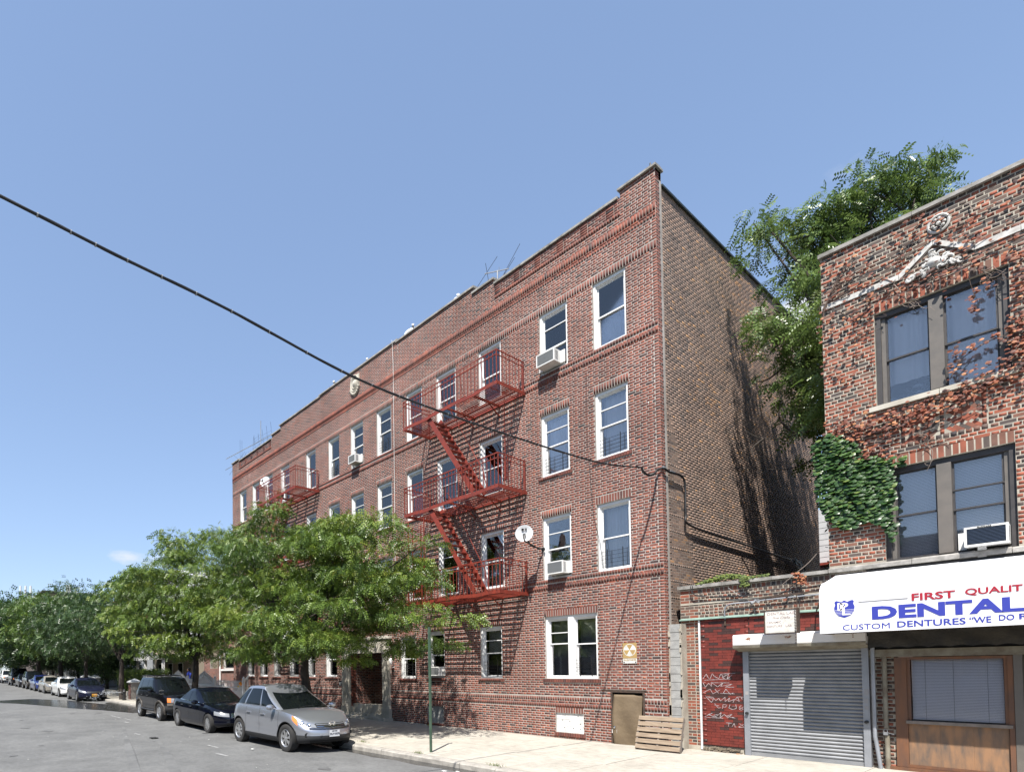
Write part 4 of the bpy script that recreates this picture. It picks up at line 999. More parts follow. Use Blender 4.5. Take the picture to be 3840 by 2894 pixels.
coping(LX0-.04,LX1-.01,3.80,par=low,y0=YB-.07,y1=YB+.30,h=.10,step=.9)
mb=MB(); mb.prism([(YB-.09,3.065),(YB-.001,3.10),(YB-.001,3.055),(YB-.09,3.045)],LX0,-3.31); build(mb,'copper_ledge','copper',low)
bx('white_strip','white',low,-5.895,-5.862,YB-.05,YB-.001,.02,3.04)
bx('tile_backing','mortar_dark',low,-5.86,-4.90,YB-.02,YB-.001,.12,3.03)
bx('tile_backing','mortar_dark',low,-4.90,-3.3,YB-.02,YB-.001,2.66,3.03)
TB=[]; z=.14;i=0
def tone_tile(ty,u,z): return rnd.choice([1,1,.9,.95,.9,.8,0,.05]) 
while z<3.0:
    course(TB,-5.858,-4.905,z+.030,.056,[],[(.178,'S')],-5.86+(i%2)*.089,tone_tile,.006,J=.006)
    if z>2.66: course(TB,-4.905,-3.32,z+.030,.056,[],[(.178,'S')],-5.86+(i%2)*.089,tone_tile,.006,J=.006)
    z+=.0605;i+=1
lay(low,TB,'tile_red',YB-.02,nind=300,name='facing_tile',back=.004)
# rubble foot of the tiled strip
mb=MB()
for k in range(26):
    x=rnd.uniform(-5.84,-4.95); mb.obox((x,YB-.03-rnd.uniform(0,.03),rnd.uniform(0,.10)),(rnd.uniform(.02,.06),rnd.uniform(-.01,.01),.01),(0,.02,0),(0,.005,rnd.uniform(.01,.03)))
build(mb,'crumbled_mortar','dirt',low,kind='stuff')
bx('footing','mortar_cream',low,LX0,-5.9,YB-.02,YB-.001,-.1,.10)
# concrete block pier in the gap between the buildings
pier=wthing('block_pier','tall narrow pier of grey concrete blocks filling the gap beside the brick corner','pier',(-6.33,D+.12,0))
z=.0;k=0
while z<2.95:
    h=.198; m=MB(); m.box(XR+.035+rnd.uniform(0,.01),-6.20+rnd.uniform(-.01,.01),D+.12+rnd.uniform(0,.008),YB+.1,z+.006,z+h-.004)
    build(m,'block','block',pier,fix=False); z+=h;k+=1
m=MB(); m.box(XR+.003,-6.17,D+.145,YB+.09,-.2,2.97); build(m,'mortar_fill','mortar_cream',pier,fix=False)
m=MB()
for k in range(34): 
    s_=rnd.choice([-1,1]); z=rnd.uniform(0,2.95); x=XR+.02 if s_<0 else -6.19; m.obox((x,D+.135,z),(rnd.uniform(.012,.03),0,0),(0,.02,0),(rnd.uniform(-.01,.01),0,rnd.uniform(.03,.09)))
build(m,'mortar_smears','mortar_cream',pier,fix=False)
# roller shutter
sh=wthing('roller_shutter','closed galvanised roller shutter with white rusty hood box over it','shutter',(-3.96,YB,0))
n=31; zb=.075; zt=2.30; p=(zt-zb)/n
prof=[(0,-.5),(.012,-.42),(.030,-.1),(.030,.12),(.012,.40),(0,.5)]
slm=MB()
pp=[(YB-.04-a,b*p) for a,b in prof]
for i in range(len(pp)-1): slm.add([(-4.885,pp[i][0],pp[i][1]),(-3.03,pp[i][0],pp[i][1]),(-3.03,pp[i+1][0],pp[i+1][1]),(-4.885,pp[i+1][0],pp[i+1][1])],[(0,1,2,3)])
sme=slm.mesh('slat','steel',fix=False)
for k in range(n): link('slat',sme,sh,(0,0,zb+(k+.5)*p))
bx('bottom_bar','steel',sh,-4.885,-3.03,YB-.08,YB-.035,-.03,.075)
for a,b in ((-4.99,-4.885),(-3.03,-2.93)):
    m=MB(); m.box(a,b,YB-.12,YB+.1,-.03,2.32); build(m,'guide_post','steel_frame',sh,fix=False)
m=MB(); m.prism([(YB+.05,2.66),(YB-.40,2.63),(YB-.44,2.60),(YB-.44,2.42),(YB-.42,2.36),(YB+.05,2.30)],-5.06,-2.90); 
hb=build(m,'hood_box','rusty_white',sh)
m=MB(); m.prism([(YB-.445,2.40),(YB-.43,2.345),(YB-.10,2.27),(YB-.10,2.30),(YB-.42,2.37)],-5.065,-2.895); build(m,'hood_underside','grey_dirty',hb)
for x,z in ((-4.93,.92),(-2.98,.86)):
    m=MB(); m.lathe((x,YB-.125,z),(0,-1,0),[(0,.05),(.03,.045),(.033,.01),(.02,0)],10); build(m,'padlock','black_iron',sh,smooth=True)
m=MB()
for k,(x,z,h_) in enumerate(((-2.97,1.38,.11),(-2.98,1.22,.09),(-2.975,1.1,.07),(-4.93,1.32,.08))): m.box(x-.03,x+.03,YB-.1235,YB-.1215,z,z+h_)
build(m,'stickers','grey_print',sh,fix=False)
# hanging cabinet sign
hsn=wthing('hanging_sign','old white box sign with faded dental lab lettering hung on chains over the shutter','sign',(-4.1,YB-.7,3.1))
SY=YB-.82; x0,x1,z0,z1=-4.36,-3.81,2.60,3.09
m=MB(); ring(m,x0,x1,z0,z1,SY,SY+.16,.018); build(m,'cabinet','rust',hsn,fix=False)
m=MB(); m.box(x0+.018,x1-.018,SY+.012,SY+.15,z0+.018,z1-.018); build(m,'face','sign_white',hsn,fix=False)
for s_,sz,zz,xx,mm,shr in (('DENTAL LAB',.078,3.0,x0+.05,'faded_print',0),('Fine Crafts',.066,2.92,x0+.13,'faded_print',.4),('CERAMIC ..',.058,2.835,x0+.04,'faded_print',0),('DENTURE   LAB',.058,2.755,x0+.04,'faded_print',0)):
    text_on(s_,sz,mm,hsn,xx,SY+.011,zz-.02,off=.0008,sx=1.02,shear=shr)
m=MB(); 
for x in (x0+.02,x1-.02): m.bar((x,SY+.08,3.09),(x,YB-.75,3.36),.012,.012)
m.bar((x0-.1,YB-.75,3.36),(x1+.5,YB-.70,3.40),.03,.03); m.bar((x0+.1,YB-.75,3.36),(x0+.2,YB,3.42),.03,.03); m.bar((x1+.4,YB-.71,3.40),(x1+.1,YB-.05,3.05),.02,.02)
build(m,'hanger','rust',hsn,fix=False)
m=MB()
for k in range(34):
    z=3.30-k*.028; m.lathe((x1-.03,SY-.012,z),((1,.3,0) if k%2 else (.3,1,0)),[(.006,-.003),(.013,-.003),(.013,.003),(.006,.003)],6)
build(m,'chain','rust',hsn,fix=False)
# white conduit with lamp arm, electrical cables on the low wall
cd=wthing('conduit','white painted conduit bent along the low wall with a twin lamp holder','pipe',(-5.3,YB,3.0))
m=MB(); m.tube(smooth_pts([(-5.34,YB-.03,2.98),(-5.34,YB-.06,3.2),(-5.30,YB-.07,3.31),(-5.2,YB-.07,3.355),(-4.95,YB-.07,3.36),(-4.6,YB-.07,3.375),(-3.36,YB-.07,3.40)],5),.015,8); build(m,'pipe','steel_frame',cd,smooth=True)
m=MB(); 
for dx,dz in ((-.09,-.03),(.08,.03)): m.lathe((-4.73,YB-.1,3.36),(dx,-.08,dz-.03),[(0,0),(.018,0),(.02,.03),(.042,.10),(.0,.09)],10)
m.lathe((-4.73,YB-.09,3.37),(0,-1,0),[(0,.03),(.035,.02),(.035,-.02)],10); build(m,'lamp_holder','steel',cd,smooth=True)
m=MB(); m.bar((-5.34,YB-.035,2.88),(-5.34,YB-.035,3.02),.03,.03); build(m,'junction','rust',cd,fix=False)
wr=wthing('shop_wiring','tangle of loose black wires strung across the low shop parapet','wires',(-5.8,YB,3.7))
def wire(pts,r_=.007,m='cable'): 
    b=MB(); b.tube(smooth_pts(pts,6),r_,5); build(b,'wire',m,wr,smooth=True)
wire([(-5.98,YB-.1,3.86),(-5.95,YB-.1,3.66),(-5.75,YB-.06,3.58),(-5.3,YB-.05,3.54),(-4.9,YB-.05,3.52),(-4.4,YB-.06,3.50),(-3.5,YB-.05,3.60)],.011)
wire([(-6.02,YB-.1,3.86),(-5.99,YB-.1,3.7),(-5.86,YB-.06,3.62),(-5.5,YB-.05,3.54),(-5.0,YB-.05,3.50),(-4.85,YB-.06,3.47)],.010)
wire([(-4.98,YB-.05,3.56),(-4.7,YB-.05,3.66),(-4.3,YB-.05,3.68),(-3.9,YB-.05,3.64),(-3.4,YB-.05,3.66)],.006)
wire([(-5.24,YB-.1,3.72),(-5.1,YB-.06,3.58),(-4.98,YB-.05,3.50)],.006,'cable_wrap')
wire([(-4.5,YB-.05,3.4),(-4.2,YB-.05,3.50),(-4.0,YB-.05,3.42),(-3.7,YB-.05,3.47)],.006)
wire([(-3.98,YB-.05,3.72),(-3.97,YB-.06,3.3),(-3.98,YB-.06,3.0)],.004)
# ------------------------------------------------------------ two-storey building
TS=wthing('two_storey_building','two-storey brick building on the right with dark paired windows, stone band and climbing vines','building',(-3.49,YB,0))
TX0,TX1=-3.49,6.0; ZT=10.22
W3=(-2.72,-1.05,6.89,8.68); W2=(-2.66,-1.05,3.90,5.655); W3b=(.9,2.6,6.89,8.68); W2b=(.9,2.6,3.9,5.655)
SHOP=(-2.60,TX1,-.3,2.19)
mb=MB(); wall_with_holes(mb,YB,TX0,TX1,-.3,ZT,[W3,W2,W3b,W2b,(-4.0,-2.97,-.3,2.62),SHOP],.35)
build(mb,'wall','mortar_cream',TS,fix=False)
mb=MB(); mb.add([(TX0,YB,3.3),(TX0,YB+11,3.3),(TX0,YB+11,ZT-.1),(TX0,YB,ZT)],[(3,2,1,0)]); mb.add([(TX1,YB,-.3),(TX1,YB+11,-.3),(TX1,YB+11,ZT-.1),(TX1,YB,ZT)],[(0,1,2,3)]); mb.add([(TX0,YB+11,-.3),(TX1,YB+11,-.3),(TX1,YB+11,ZT-.1),(TX0,YB+11,ZT-.1)],[(0,1,2,3)]); build(mb,'flank_wall','brick_side',TS,fix=False)
mb=MB(); mb.box(TX0+.01,TX1-.01,YB+.02,YB+10.9,9.5,9.6); mb.box(TX0+.012,TX1-.012,YB+.012,YB+.30,9.3,ZT-.002); build(mb,'roof','roof_tar',TS,fix=False)
chev=(-2.42,-1.33,5.98,6.72)
ZB=[(TX0,TX1,9.17,9.24)]
lin=[(W3[0],W3[1],8.68,8.885),(W2[0],W2[1],5.655,5.87),(W3b[0],W3b[1],8.68,8.885),(W2b[0],W2b[1],5.655,5.87)]
RB=[]; z=3.93;i=0
ops2=[W3,W2,W3b,W2b,(-2.8,-.95,6.80,6.89),(.8,2.7,6.8,6.89)]+lin+[chev]
PR=[(.197,'S'),(.1,'H'),(.1,'H'),(.1,'H')]
while z<ZT-.01:
    course(RB,TX0,TX1,z+Kb/2,Kb-.017,ops2,PR,TX0+(i*.147)%.497,tone_mix,.002,J=.016); z+=Kb;i+=1
for (a,b,c,d) in lin: row(RB,a,b,c,d-c,.088,tone_mix,.002,J=.02)
# herringbone panel between the two windows
cx=(chev[0]+chev[1])/2
row(RB,chev[0],chev[1],chev[2],.095,.088,tone_dark,.002,J=.018); row(RB,chev[0],chev[1],chev[3]-.095,.095,.088,tone_dark,.002,J=.018)
for s_ in (-1,1):
    for a in range(-1,9):
        for b in range(0,4):
            u=cx+s_*(.06+a*.085*1.0+b*.0); zz=chev[2]+.12+b*.2+ (a%2)*.0
            uu=cx+s_*(.05+a*.075+b*.075); zq=chev[2]+.13+b*.15
            if chev[0]+.10<uu<chev[1]-.10 and abs(uu-cx)>.08 and zq<chev[3]-.13:
                RB.append((uu,zq,.165,.052,.002,tone_mix('S',0,0),s_*-R(45)))
for s_ in (-1,1):
    for k in range(5): RB.append((cx+s_*.0,chev[2]+.14+k*.115,.052,.10,.002,tone_mix('S',0,0),0)) if s_>0 else None
    for k in range(5): RB.append((cx+s_*.50,chev[2]+.14+k*.115,.052,.10,.002,tone_mix('S',0,0),0))
lay(TS,RB,'brick_mix',YB,nind=300)
SR=[];z=.02;i=0
while z<3.75:
    course(SR,-2.93,-2.60,z+Kb/2,Kb-.02,[],[(.15,'S')],(i%2)*.075,tone_dark,.006,J=.018) if z<2.2 else course(SR,-3.47,TX1,z+Kb/2,Kb-.016,[(-4,-2.97,0,2.62)],[(.2,'S')],(i%2)*.1,tone_dark,.002)
    z+=Kb;i+=1
lay(TS,SR,'brick_mix',YB,nind=40)
coping(TX0-.03,TX1,ZT,par=TS,y0=YB-.07,y1=YB+.32,h=.095,step=1.3)
coping(TX0,TX1,3.80,par=TS,y0=YB-.09,y1=YB+.0,h=.10,step=1.15,name='sill_stone')
for (a,b) in ((-2.82,-.95),(.8,2.7)):
    for k in range(2): w=(b-a)/2; bx('window_sill','limestone',TS,a+k*w+.004,a+(k+1)*w-.004,YB-.07,YB+.02,6.795,6.885)
# zig-zag stone band and ornament
def band(p,q,h=.10,d=.035,name='stone_band'):
    (x0,z0),(x1,z1)=p,q; m=MB(); m.add([(x0,YB-d,z0),(x1,YB-d,z1),(x1,YB-d,z1+h),(x0,YB-d,z0+h),(x0,YB+.01,z0),(x1,YB+.01,z1),(x1,YB+.01,z1+h),(x0,YB+.01,z0+h)],[(0,1,2,3),(3,2,6,7),(0,4,5,1),(0,3,7,4),(1,5,6,2)]); build(m,name,'terracotta_white',TS,fix=False)
bp=[(-3.49,9.14),(-2.9,9.14),(-2.36,9.14),(-2.14,9.33),(-1.91,9.53),(-1.66,9.33),(-1.42,9.13),(-.9,9.14),(0,9.14),(.9,9.14),(1.3,9.5),(1.75,9.14),(3,9.14),(6,9.14)]
for k,(p,q) in enumerate(zip(bp[:-1],bp[1:])): band((p[0]+.003,p[1]),(q[0]-.003,q[1]),d=.03+.006*(k%2))
m=MB()
for k in range(46):
    s_=rnd.choice([-1,1]); r_=rnd.random(); x=-1.90+s_*r_*.33; z=9.02+rnd.uniform(0,.38)*(1-r_)+.02
    a=rnd.uniform(0,6.28); pts=[(x+math.cos(a+t*3.5)*.05*(1-t*.5),YB-.04-.02*math.sin(t*3),z+math.sin(a+t*3.5)*.05*(1-t*.5)) for t in np.linspace(0,1,7)]
    m.tube(pts,[.018,.02,.02,.018,.014,.01,.006],6)
m.lathe((-1.90,YB-.01,9.20),(0,-1,0),[(0,.10),(.05,.09),(.09,.05),(.11,0)],14)
build(m,'scroll_ornament','terracotta_white',TS,smooth=True)
m=MB(); m.tube([(-1.83+.13*math.cos(a),YB-.02,9.87+.15*math.sin(a)) for a in np.linspace(0,2*math.pi,25)],.022,6,cap=False)
for k in range(9):
    a=2*math.pi*k/9; m.lathe((-1.83+.075*math.cos(a),YB-.01,9.87+.085*math.sin(a)),(0,-1,0),[(0,.05),(.025,.035),(.03,0)],8)
m.lathe((-1.83,YB-.01,9.87),(0,-1,0),[(0,.05),(.03,.04),(.035,0)],10); build(m,'rosette','terracotta_white',TS,smooth=True)
# paired windows
def pair(win,style,ac=False):
    a,b,c,d=win; fr=MB(); ring(fr,a+.002,b-.002,c,d-.002,YB+.06,YB+.22,.075,.10,.04); w=build(fr,'window','dark_frame',TS,fix=False)
    mc_=a+(b-a)*.49; m=MB(); m.box(mc_-.10,mc_+.08,YB+.035,YB+.2,c+.04,d-.1); build(m,'mullion','mullion',w,fix=False)
    bx('jamb_trim','mullion',w,a+.078,a+.135,YB+.10,YB+.2,c+.04,d-.1); bx('jamb_trim','mullion',w,b-.135,b-.078,YB+.1,YB+.2,c+.04,d-.1)
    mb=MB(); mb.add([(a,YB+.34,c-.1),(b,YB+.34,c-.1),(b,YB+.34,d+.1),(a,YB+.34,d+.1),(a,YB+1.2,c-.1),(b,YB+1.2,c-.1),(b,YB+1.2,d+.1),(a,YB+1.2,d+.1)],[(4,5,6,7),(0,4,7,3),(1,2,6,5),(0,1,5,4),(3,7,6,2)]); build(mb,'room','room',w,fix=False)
    for k,(x0,x1) in enumerate(((a+.135,mc_-.10),(mc_+.08,b-.135))):
        zm=c+.04+(d-.1-c-.04)*(.5 if k==0 else .47)
        m=MB(); ring(m,x0,x1,zm-.018,d-.10,YB+.12,YB+.15,.028); build(m,'upper_sash','dark_frame',w,fix=False); bx('pane','pane',w,x0+.02,x1-.02,YB+.133,YB+.138,zm,d-.11)
        m=MB(); ring(m,x0,x1,c+.04,zm+.018,YB+.155,YB+.185,.028); build(m,'lower_sash','dark_frame',w,fix=False); bx('pane','pane',w,x0+.02,x1-.02,YB+.168,YB+.173,c+.06,zm)
        if style=='blind':
            m=MB(); slats(m,x0,x1,YB+.26,c+.06,d-.1,.027,1.0,.024); build(m,'blind','blind',w,fix=False)
            if k==1: bx('storm_rail','dark_frame',w,x0,x1,YB+.10,YB+.118,zm+.33,zm+.355)
        else:
            m=MB(); curtain_mesh(m,x0,x1,YB+.30,c+(.05 if k else .42),d-.1,3.5,.018); me=m.mesh('curtain','curtain',True); link('curtain',me,w)
            if k==0:
                for q in range(16):
                    xx=rnd.uniform(x0+.05,x1-.05); zz=c+.10+rnd.uniform(0,.33)*(.35+.65*(xx-x0)/(x1-x0)); m=MB(); m.lathe((xx,YB+.28,zz-.04),(rnd.uniform(-.3,.3),-.2,1),[(0,-.03),(.07,-.01),(.09,.02),(.05,.05),(0,.06)],8); build(m,'folded_clothes','cloth_pale' if q%4==0 else 'cloth_dark',w,smooth=True)
pair(W3,'curtain'); pair(W2,'blind'); pair(W3b,'curtain'); pair(W2b,'blind')
a=ac_unit('white air conditioner with dark blue louvres propped above the white awning',-1.385,3.965,y=YB+.10,w=.49,h=.325,out=.33,blue=True,group='air conditioners in the windows')
bx('bracket','white',a,-.12,-.02,.20,.26,-.28,0); bx('side_panel','plastic_white',a,-.36,-.26,.36,.38,0,.30)
text_on('FRIGIDAIRE',.032,'ink2',a,-.10,-.003,.30,off=.0004)
D_PL=D
# ------------------------------------------------------------ shop front below the awning
wd=wthing('wooden_shopfront','weathered wooden shop window frame with white blinds and peeling plywood below','shop front',(-1.87,YB,0))
SYF=YB-.03
for (n_,a,b,c,d,m_,y0) in (('post',-2.59,-2.43,.06,2.09,'wood_stain',SYF-.02),('post',-1.22,-1.16,.06,2.09,'wood_stain',SYF-.02),('head',-2.43,-1.22,2.04,2.09,'wood_stain',SYF-.01),('sill',-2.45,-1.18,.865,.92,'pallet_side',SYF-.05),('bottom_rail',-2.43,-1.22,.06,.11,'wood_stain',SYF-.015),('inner_frame',-2.43,-2.385,.92,2.04,'wood_stain',SYF),('inner_frame',-1.262,-1.22,.92,2.04,'wood_stain',SYF)):
    bx(n_,m_,wd,a,b,y0,YB+.1,c,d)
for k in range(3): bx('plywood_panel','wood_ply',wd,-2.43+k*.40+.003,-2.43+(k+1)*.40+.002,SYF+.015+.002*k,YB+.08,.112,.863)
bx('sill_board','wood_stain',wd,-2.75,-1.1,SYF-.06,YB+.06,-.02,.055)
bx('pane','pane_clear',wd,-2.385,-1.262,SYF+.03,SYF+.035,.92,2.04); bx('back','room_grey',wd,-2.39,-1.25,YB+.3,YB+.31,.8,2.1)
m=MB(); slats(m,-2.375,-1.275,SYF+.09,.93,2.035,.027,1.0,.024); build(m,'blind','blind',wd,fix=False)
m=MB(); 
for x in (-2.2,-1.85,-1.45): m.bar((x,SYF+.07,.94),(x,SYF+.07,2.03),.003,.003)
build(m,'blind_cords','blind_grey',wd,fix=False)
bx('jamb','mullion',TS,-1.155,-1.06,YB-.06,YB+.2,-.02,2.19)
bx('shop_interior','room',TS,-1.06,TX1,YB+.8,YB+.9,-.05,2.2); bx('shop_floor','block',TS,-1.06,TX1,YB,YB+.8,-.10,-.01)
bx('shop_door','ink2',TS,-.95,-.12,YB+.55,YB+.6,0,2.1)
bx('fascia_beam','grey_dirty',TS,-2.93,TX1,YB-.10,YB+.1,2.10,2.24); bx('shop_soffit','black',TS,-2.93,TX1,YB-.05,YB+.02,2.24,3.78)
# pipes by the pier
pp=wthing('drain_pipes','two dirty vertical pipes with a padlock beside the wooden shop window','pipe',(-2.85,YB-.1,0))
m=MB(); m.tube([(-2.87,YB-.12,2.3),(-2.87,YB-.12,.6),(-2.85,YB-.12,.45),(-2.80,YB-.12,-.02)],.032,10); build(m,'pipe','steel_frame',pp,smooth=True)
m=MB(); m.tube([(-2.72,YB-.07,2.1),(-2.72,YB-.07,.75)],.035,10); build(m,'pipe','grey_dirty',pp,smooth=True)
m=MB(); m.tube([(-2.71,YB-.07,.62),(-2.71,YB-.07,-.02)],.038,10); build(m,'pipe','grey_dirty',pp,smooth=True)
m=MB(); m.obox((-2.72,YB-.12,.66),(.03,0,0),(0,.015,0),(0,0,.028)); m.tube([(-2.745,YB-.12,.69),(-2.74,YB-.12,.74),(-2.70,YB-.12,.74),(-2.695,YB-.12,.69)],.006,6); m.bar((-2.69,YB-.12,.68),(-2.60,YB-.14,.65),.008,.008); build(m,'padlock','steel',pp)
# awning
aw=wthing('shop_awning','long white vinyl awning with blue and red dental shop lettering and a shield emblem','awning',(-.5,YB-1.15,3.0))
AX0,AX1=-3.385,4.2; AYF=YB-1.15; ZL=2.545
pr=[(AYF,ZL),(AYF+.003,ZL+.60),(AYF+.004,ZL+.615)]
for k in range(1,25):
    a=R(90*k/24); pr.append((AYF+.30-.30*math.cos(a),ZL+.625+.35*math.sin(a)))
pr+= [(AYF+.7,ZL+1.08),(YB-.02,ZL+1.20)]
def awn(x0,x1,name):
    m=MB(); n=2
    for x in (x0,x1):
        for (y,z) in pr: m.v.append((x,y,z))
    q=len(pr)
    for i in range(q-1): m.f.append((i,q+i,q+i+1,i+1))
    return m
m=awn(AX0,AX1,'cover'); m.v+=[(AX0,YB-.02,ZL)]; m.f.append(tuple(range(len(pr)))+(len(m.v)-1,)); m.v+=[(AX1,YB-.02,ZL)]; m.f.append(tuple(range(2*len(pr)-1,len(pr)-1,-1))+(len(m.v)-1,))
o=build(m,'cover','awning',aw,smooth=False,fix=True); me=o.data; me.shade_flat()
sm=o.modifiers.new('t','SOLIDIFY'); sm.thickness=.004; sm.offset=-1
m=MB(); m.bar((AX0+.02,AYF+.03,ZL+.01),(AX1,AYF+.03,ZL+.01),.03,.03); m.bar((AX0+.02,AYF+.5,ZL+.02),(AX1,AYF+.5,ZL+.02),.03,.03)
for k in range(9): x=AX0+.03+k*.9; m.bar((x,AYF+.03,ZL+.01),(x,YB-.03,ZL+.03),.03,.03)
build(m,'awning_frame','rust',aw,fix=False)
ty=AYF-.004
def at(px,py,Y):
    v=fw+rt2*((px-CX)/F_PX)+dn2*((py-CY)/F_PX); t=Y/v.y; return v.x*t,HCAM+v.z*t
def word(s,px0,px1,py0,py1,m,off,name='lettering',font_h=.73):
    # cap height and width are fitted to the lettering measured on the awning face
    xa,za=at(px0,py0,ty); xb,zb_=at(px1,py1,ty); me=text_mesh(s,1.0,m,off=off,ext=.0015)
    vs=np.array([v.co[:] for v in me.vertices]); w0,w1=vs[:,0].min(),vs[:,0].max(); h0,h1=vs[:,1].min(),vs[:,1].max()
    return me,(w0,w1,h0,h1),xa,xb
def put_word(s,x0,x1,z0,z1,m,off=.02):
    me=text_mesh(s,1.0,m,off=off,ext=.0012); vs=np.array([v.co[:] for v in me.vertices]); w0,w1=vs[:,0].min(),vs[:,0].max(); h0,h1=vs[:,1].min(),vs[:,1].max()
    sx=(x1-x0)/(w1-w0); sz=(z1-z0)/(h1-h0)
    me.transform(Matrix.Translation((-w0,-h0,0))); me.transform(Matrix.Diagonal((sx,sz,1,1)))
    o=link('lettering',me,aw,(x0,ty,z0)); o.rotation_euler=(R(90),0,0); return o
def S3(x,y): return at(2400+x/1.536,2050+y/1.536,ty)
def fit(s,xl,yl_b,yl_t,xr,m,off):
    # xl,yl_b,yl_t: left end (bottom/top of capitals), xr: right end, in the enlarged detail of the photograph
    x0,zb_=S3(xl,yl_b); _,zt_=S3(xl,yl_t); x1,_=S3(xr,yl_b); put_word(s,x0,x1,zb_,zt_,m,off)
fit('FIRST',1565,310,268,1817,'red_print',.024); fit('QUALIT',1873,283,240,2207,'red_print',.024)
fit('DENTAL',1337,418,343,2218,'blue_print',.04)
fit('CUSTOM',1168,480,449,1440,'blue_print',0); fit('DENTURES',1482,463,427,1878,'blue_print',.016); fit('“WE',1898,440,403,2025,'blue_print',.016); fit('DO',2068,424,390,2158,'blue_print',.016)
x1_,z1_=S3(2185,415); _,z2_=S3(2185,382); put_word('REPAIRS”',x1_,x1_+.72,z1_,z2_,'blue_print',.016)
xq,zq=S3(2212,275); _,zq2=S3(2212,233); put_word('Y',xq+.01,xq+.09,zq,zq2,'red_print',.024)
xq,zq=S3(2218,380); _,zq2=S3(2218,300); put_word('LAB',xq+.15,xq+.65,zq,zq2,'blue_print',.04)
xa,za=S3(1258,316); xb,zb2=S3(1543,296); m=MB(); m.bar((xa,ty,za),(xb,ty,za),.002,.012); build(m,'rule','grey_print',aw,fix=False)
xa,za=S3(1120,410); xb,_=S3(1238,400); _,zt_=S3(1180,306); cx_=(xa+xb)/2; w_=(xb-xa)/2; h_=zt_-za
shp=[(-.95,.93),(-.8,.99),(-.55,.96),(-.3,.90),(0,1.0),(.3,.90),(.55,.96),(.8,.99),(.95,.93),(.88,.78),(1,.6),(.95,.38),(.6,.12),(0,0),(-.6,.12),(-.95,.38),(-1,.6),(-.88,.78)]
m=MB(); m.prism([(cx_+a*w_,za+b*h_) for a,b in shp],ty-.0012,ty,axis='y'); build(m,'shield','blue_print',aw)
put=put_word('D',cx_-.095,cx_+.0,za+h_*.42,za+h_*.86,'awning',.02); put.location.y-=.003
put=put_word('P',cx_-.06,cx_+.055,za+h_*.40,za+h_*.86,'awning',.02); put.location.y-=.003
put=put_word('L',cx_-.03,cx_+.085,za+h_*.14,za+h_*.60,'awning',.02); put.location.y-=.004
m=MB()
for k in range(4): m.box(cx_-w_*.93,cx_+w_*.93,ty-.0022,ty-.0015,za+h_*(.18+k*.085),za+h_*(.18+k*.085)+.005)
build(m,'shield_stripes','awning',aw,fix=False)
# scalloped canvas valance under the awning
va=wthing('canvas_valance','dirty dark canvas valance with scalloped hem rolled up under the white awning','awning',(-1,YB-.4,2.3))
m=MB()
def vf(a,b):
    x=-2.88+a*6.6; hem=2.255+.03*abs(math.sin(x*math.pi/.26)); return (x,YB-.34-.05*(1-b)+.012*math.sin(x*9+b*4),hem+(2.56-hem)*b)
m.grid(vf,240,6); me=m.mesh('canvas','fabric_dark',True); link('canvas',me,va)
bx('roll','fabric_dark',va,-2.9,3.7,YB-.34,YB-.12,2.50,2.56)
# ------------------------------------------------------------ pallet leaning on the wall
pl=thing('pallet','weathered wooden pallet leaning against the wall beside the brown door','pallet',(-6.46,D-.52,0))
lean=R(-17); W_=1.0; Hh=.78
for k in range(6): 
    m=MB(); z=.01+k*.138; m.box(-W_/2+rnd.uniform(-.01,.01),W_/2+rnd.uniform(-.01,.01),-.075,-.057,z,z+.098); b=build(m,'board','pallet',pl,fix=False); b.rotation_euler=(lean,0,0)
for x in (-W_/2,-.02,W_/2-.04): m=MB(); m.box(x,x+.04,-.056,.02,0,.80); b=build(m,'stringer','pallet_side',pl,fix=False); b.rotation_euler=(lean,0,0)
for k in range(3): m=MB(); m.box(-W_/2,W_/2,.021,.037,.02+k*.34,.11+k*.34); b=build(m,'board','pallet_side',pl,fix=False); b.rotation_euler=(lean,0,0)
# ------------------------------------------------------------ green sign post
gp=wthing('sign_post','plain dark green square pole standing alone on the sidewalk near the kerb','pole',(-9.67,9.65,0))
m=MB(); m.box(-9.695,-9.645,9.63,9.672,-.05,2.96); build(m,'pole','green_pole',gp,fix=False)
# ------------------------------------------------------------ small rear house behind the low shop
rh=wthing('rear_house','sliver of a white sided rear house with red awning between the two buildings','building',(-5,31,0))
bx('siding_wall','siding',rh,-9.5,2,31,36,4.8,8.6); bx('brick_wall','brick_side',rh,-9.5,2,31,36,-.2,4.78); bx('awning','red_iron',rh,-8,-5.2,30.1,30.95,6.1,6.2)
bx('window','white',rh,-7.6,-6.4,30.93,30.98,3.6,5.4); bx('pane','pane',rh,-7.5,-6.5,30.9,30.92,3.7,5.3)
for k in range(8): bx('siding_board','siding',rh,-9.5,2,30.97,30.995,6.3+k*.25,6.53+k*.25)
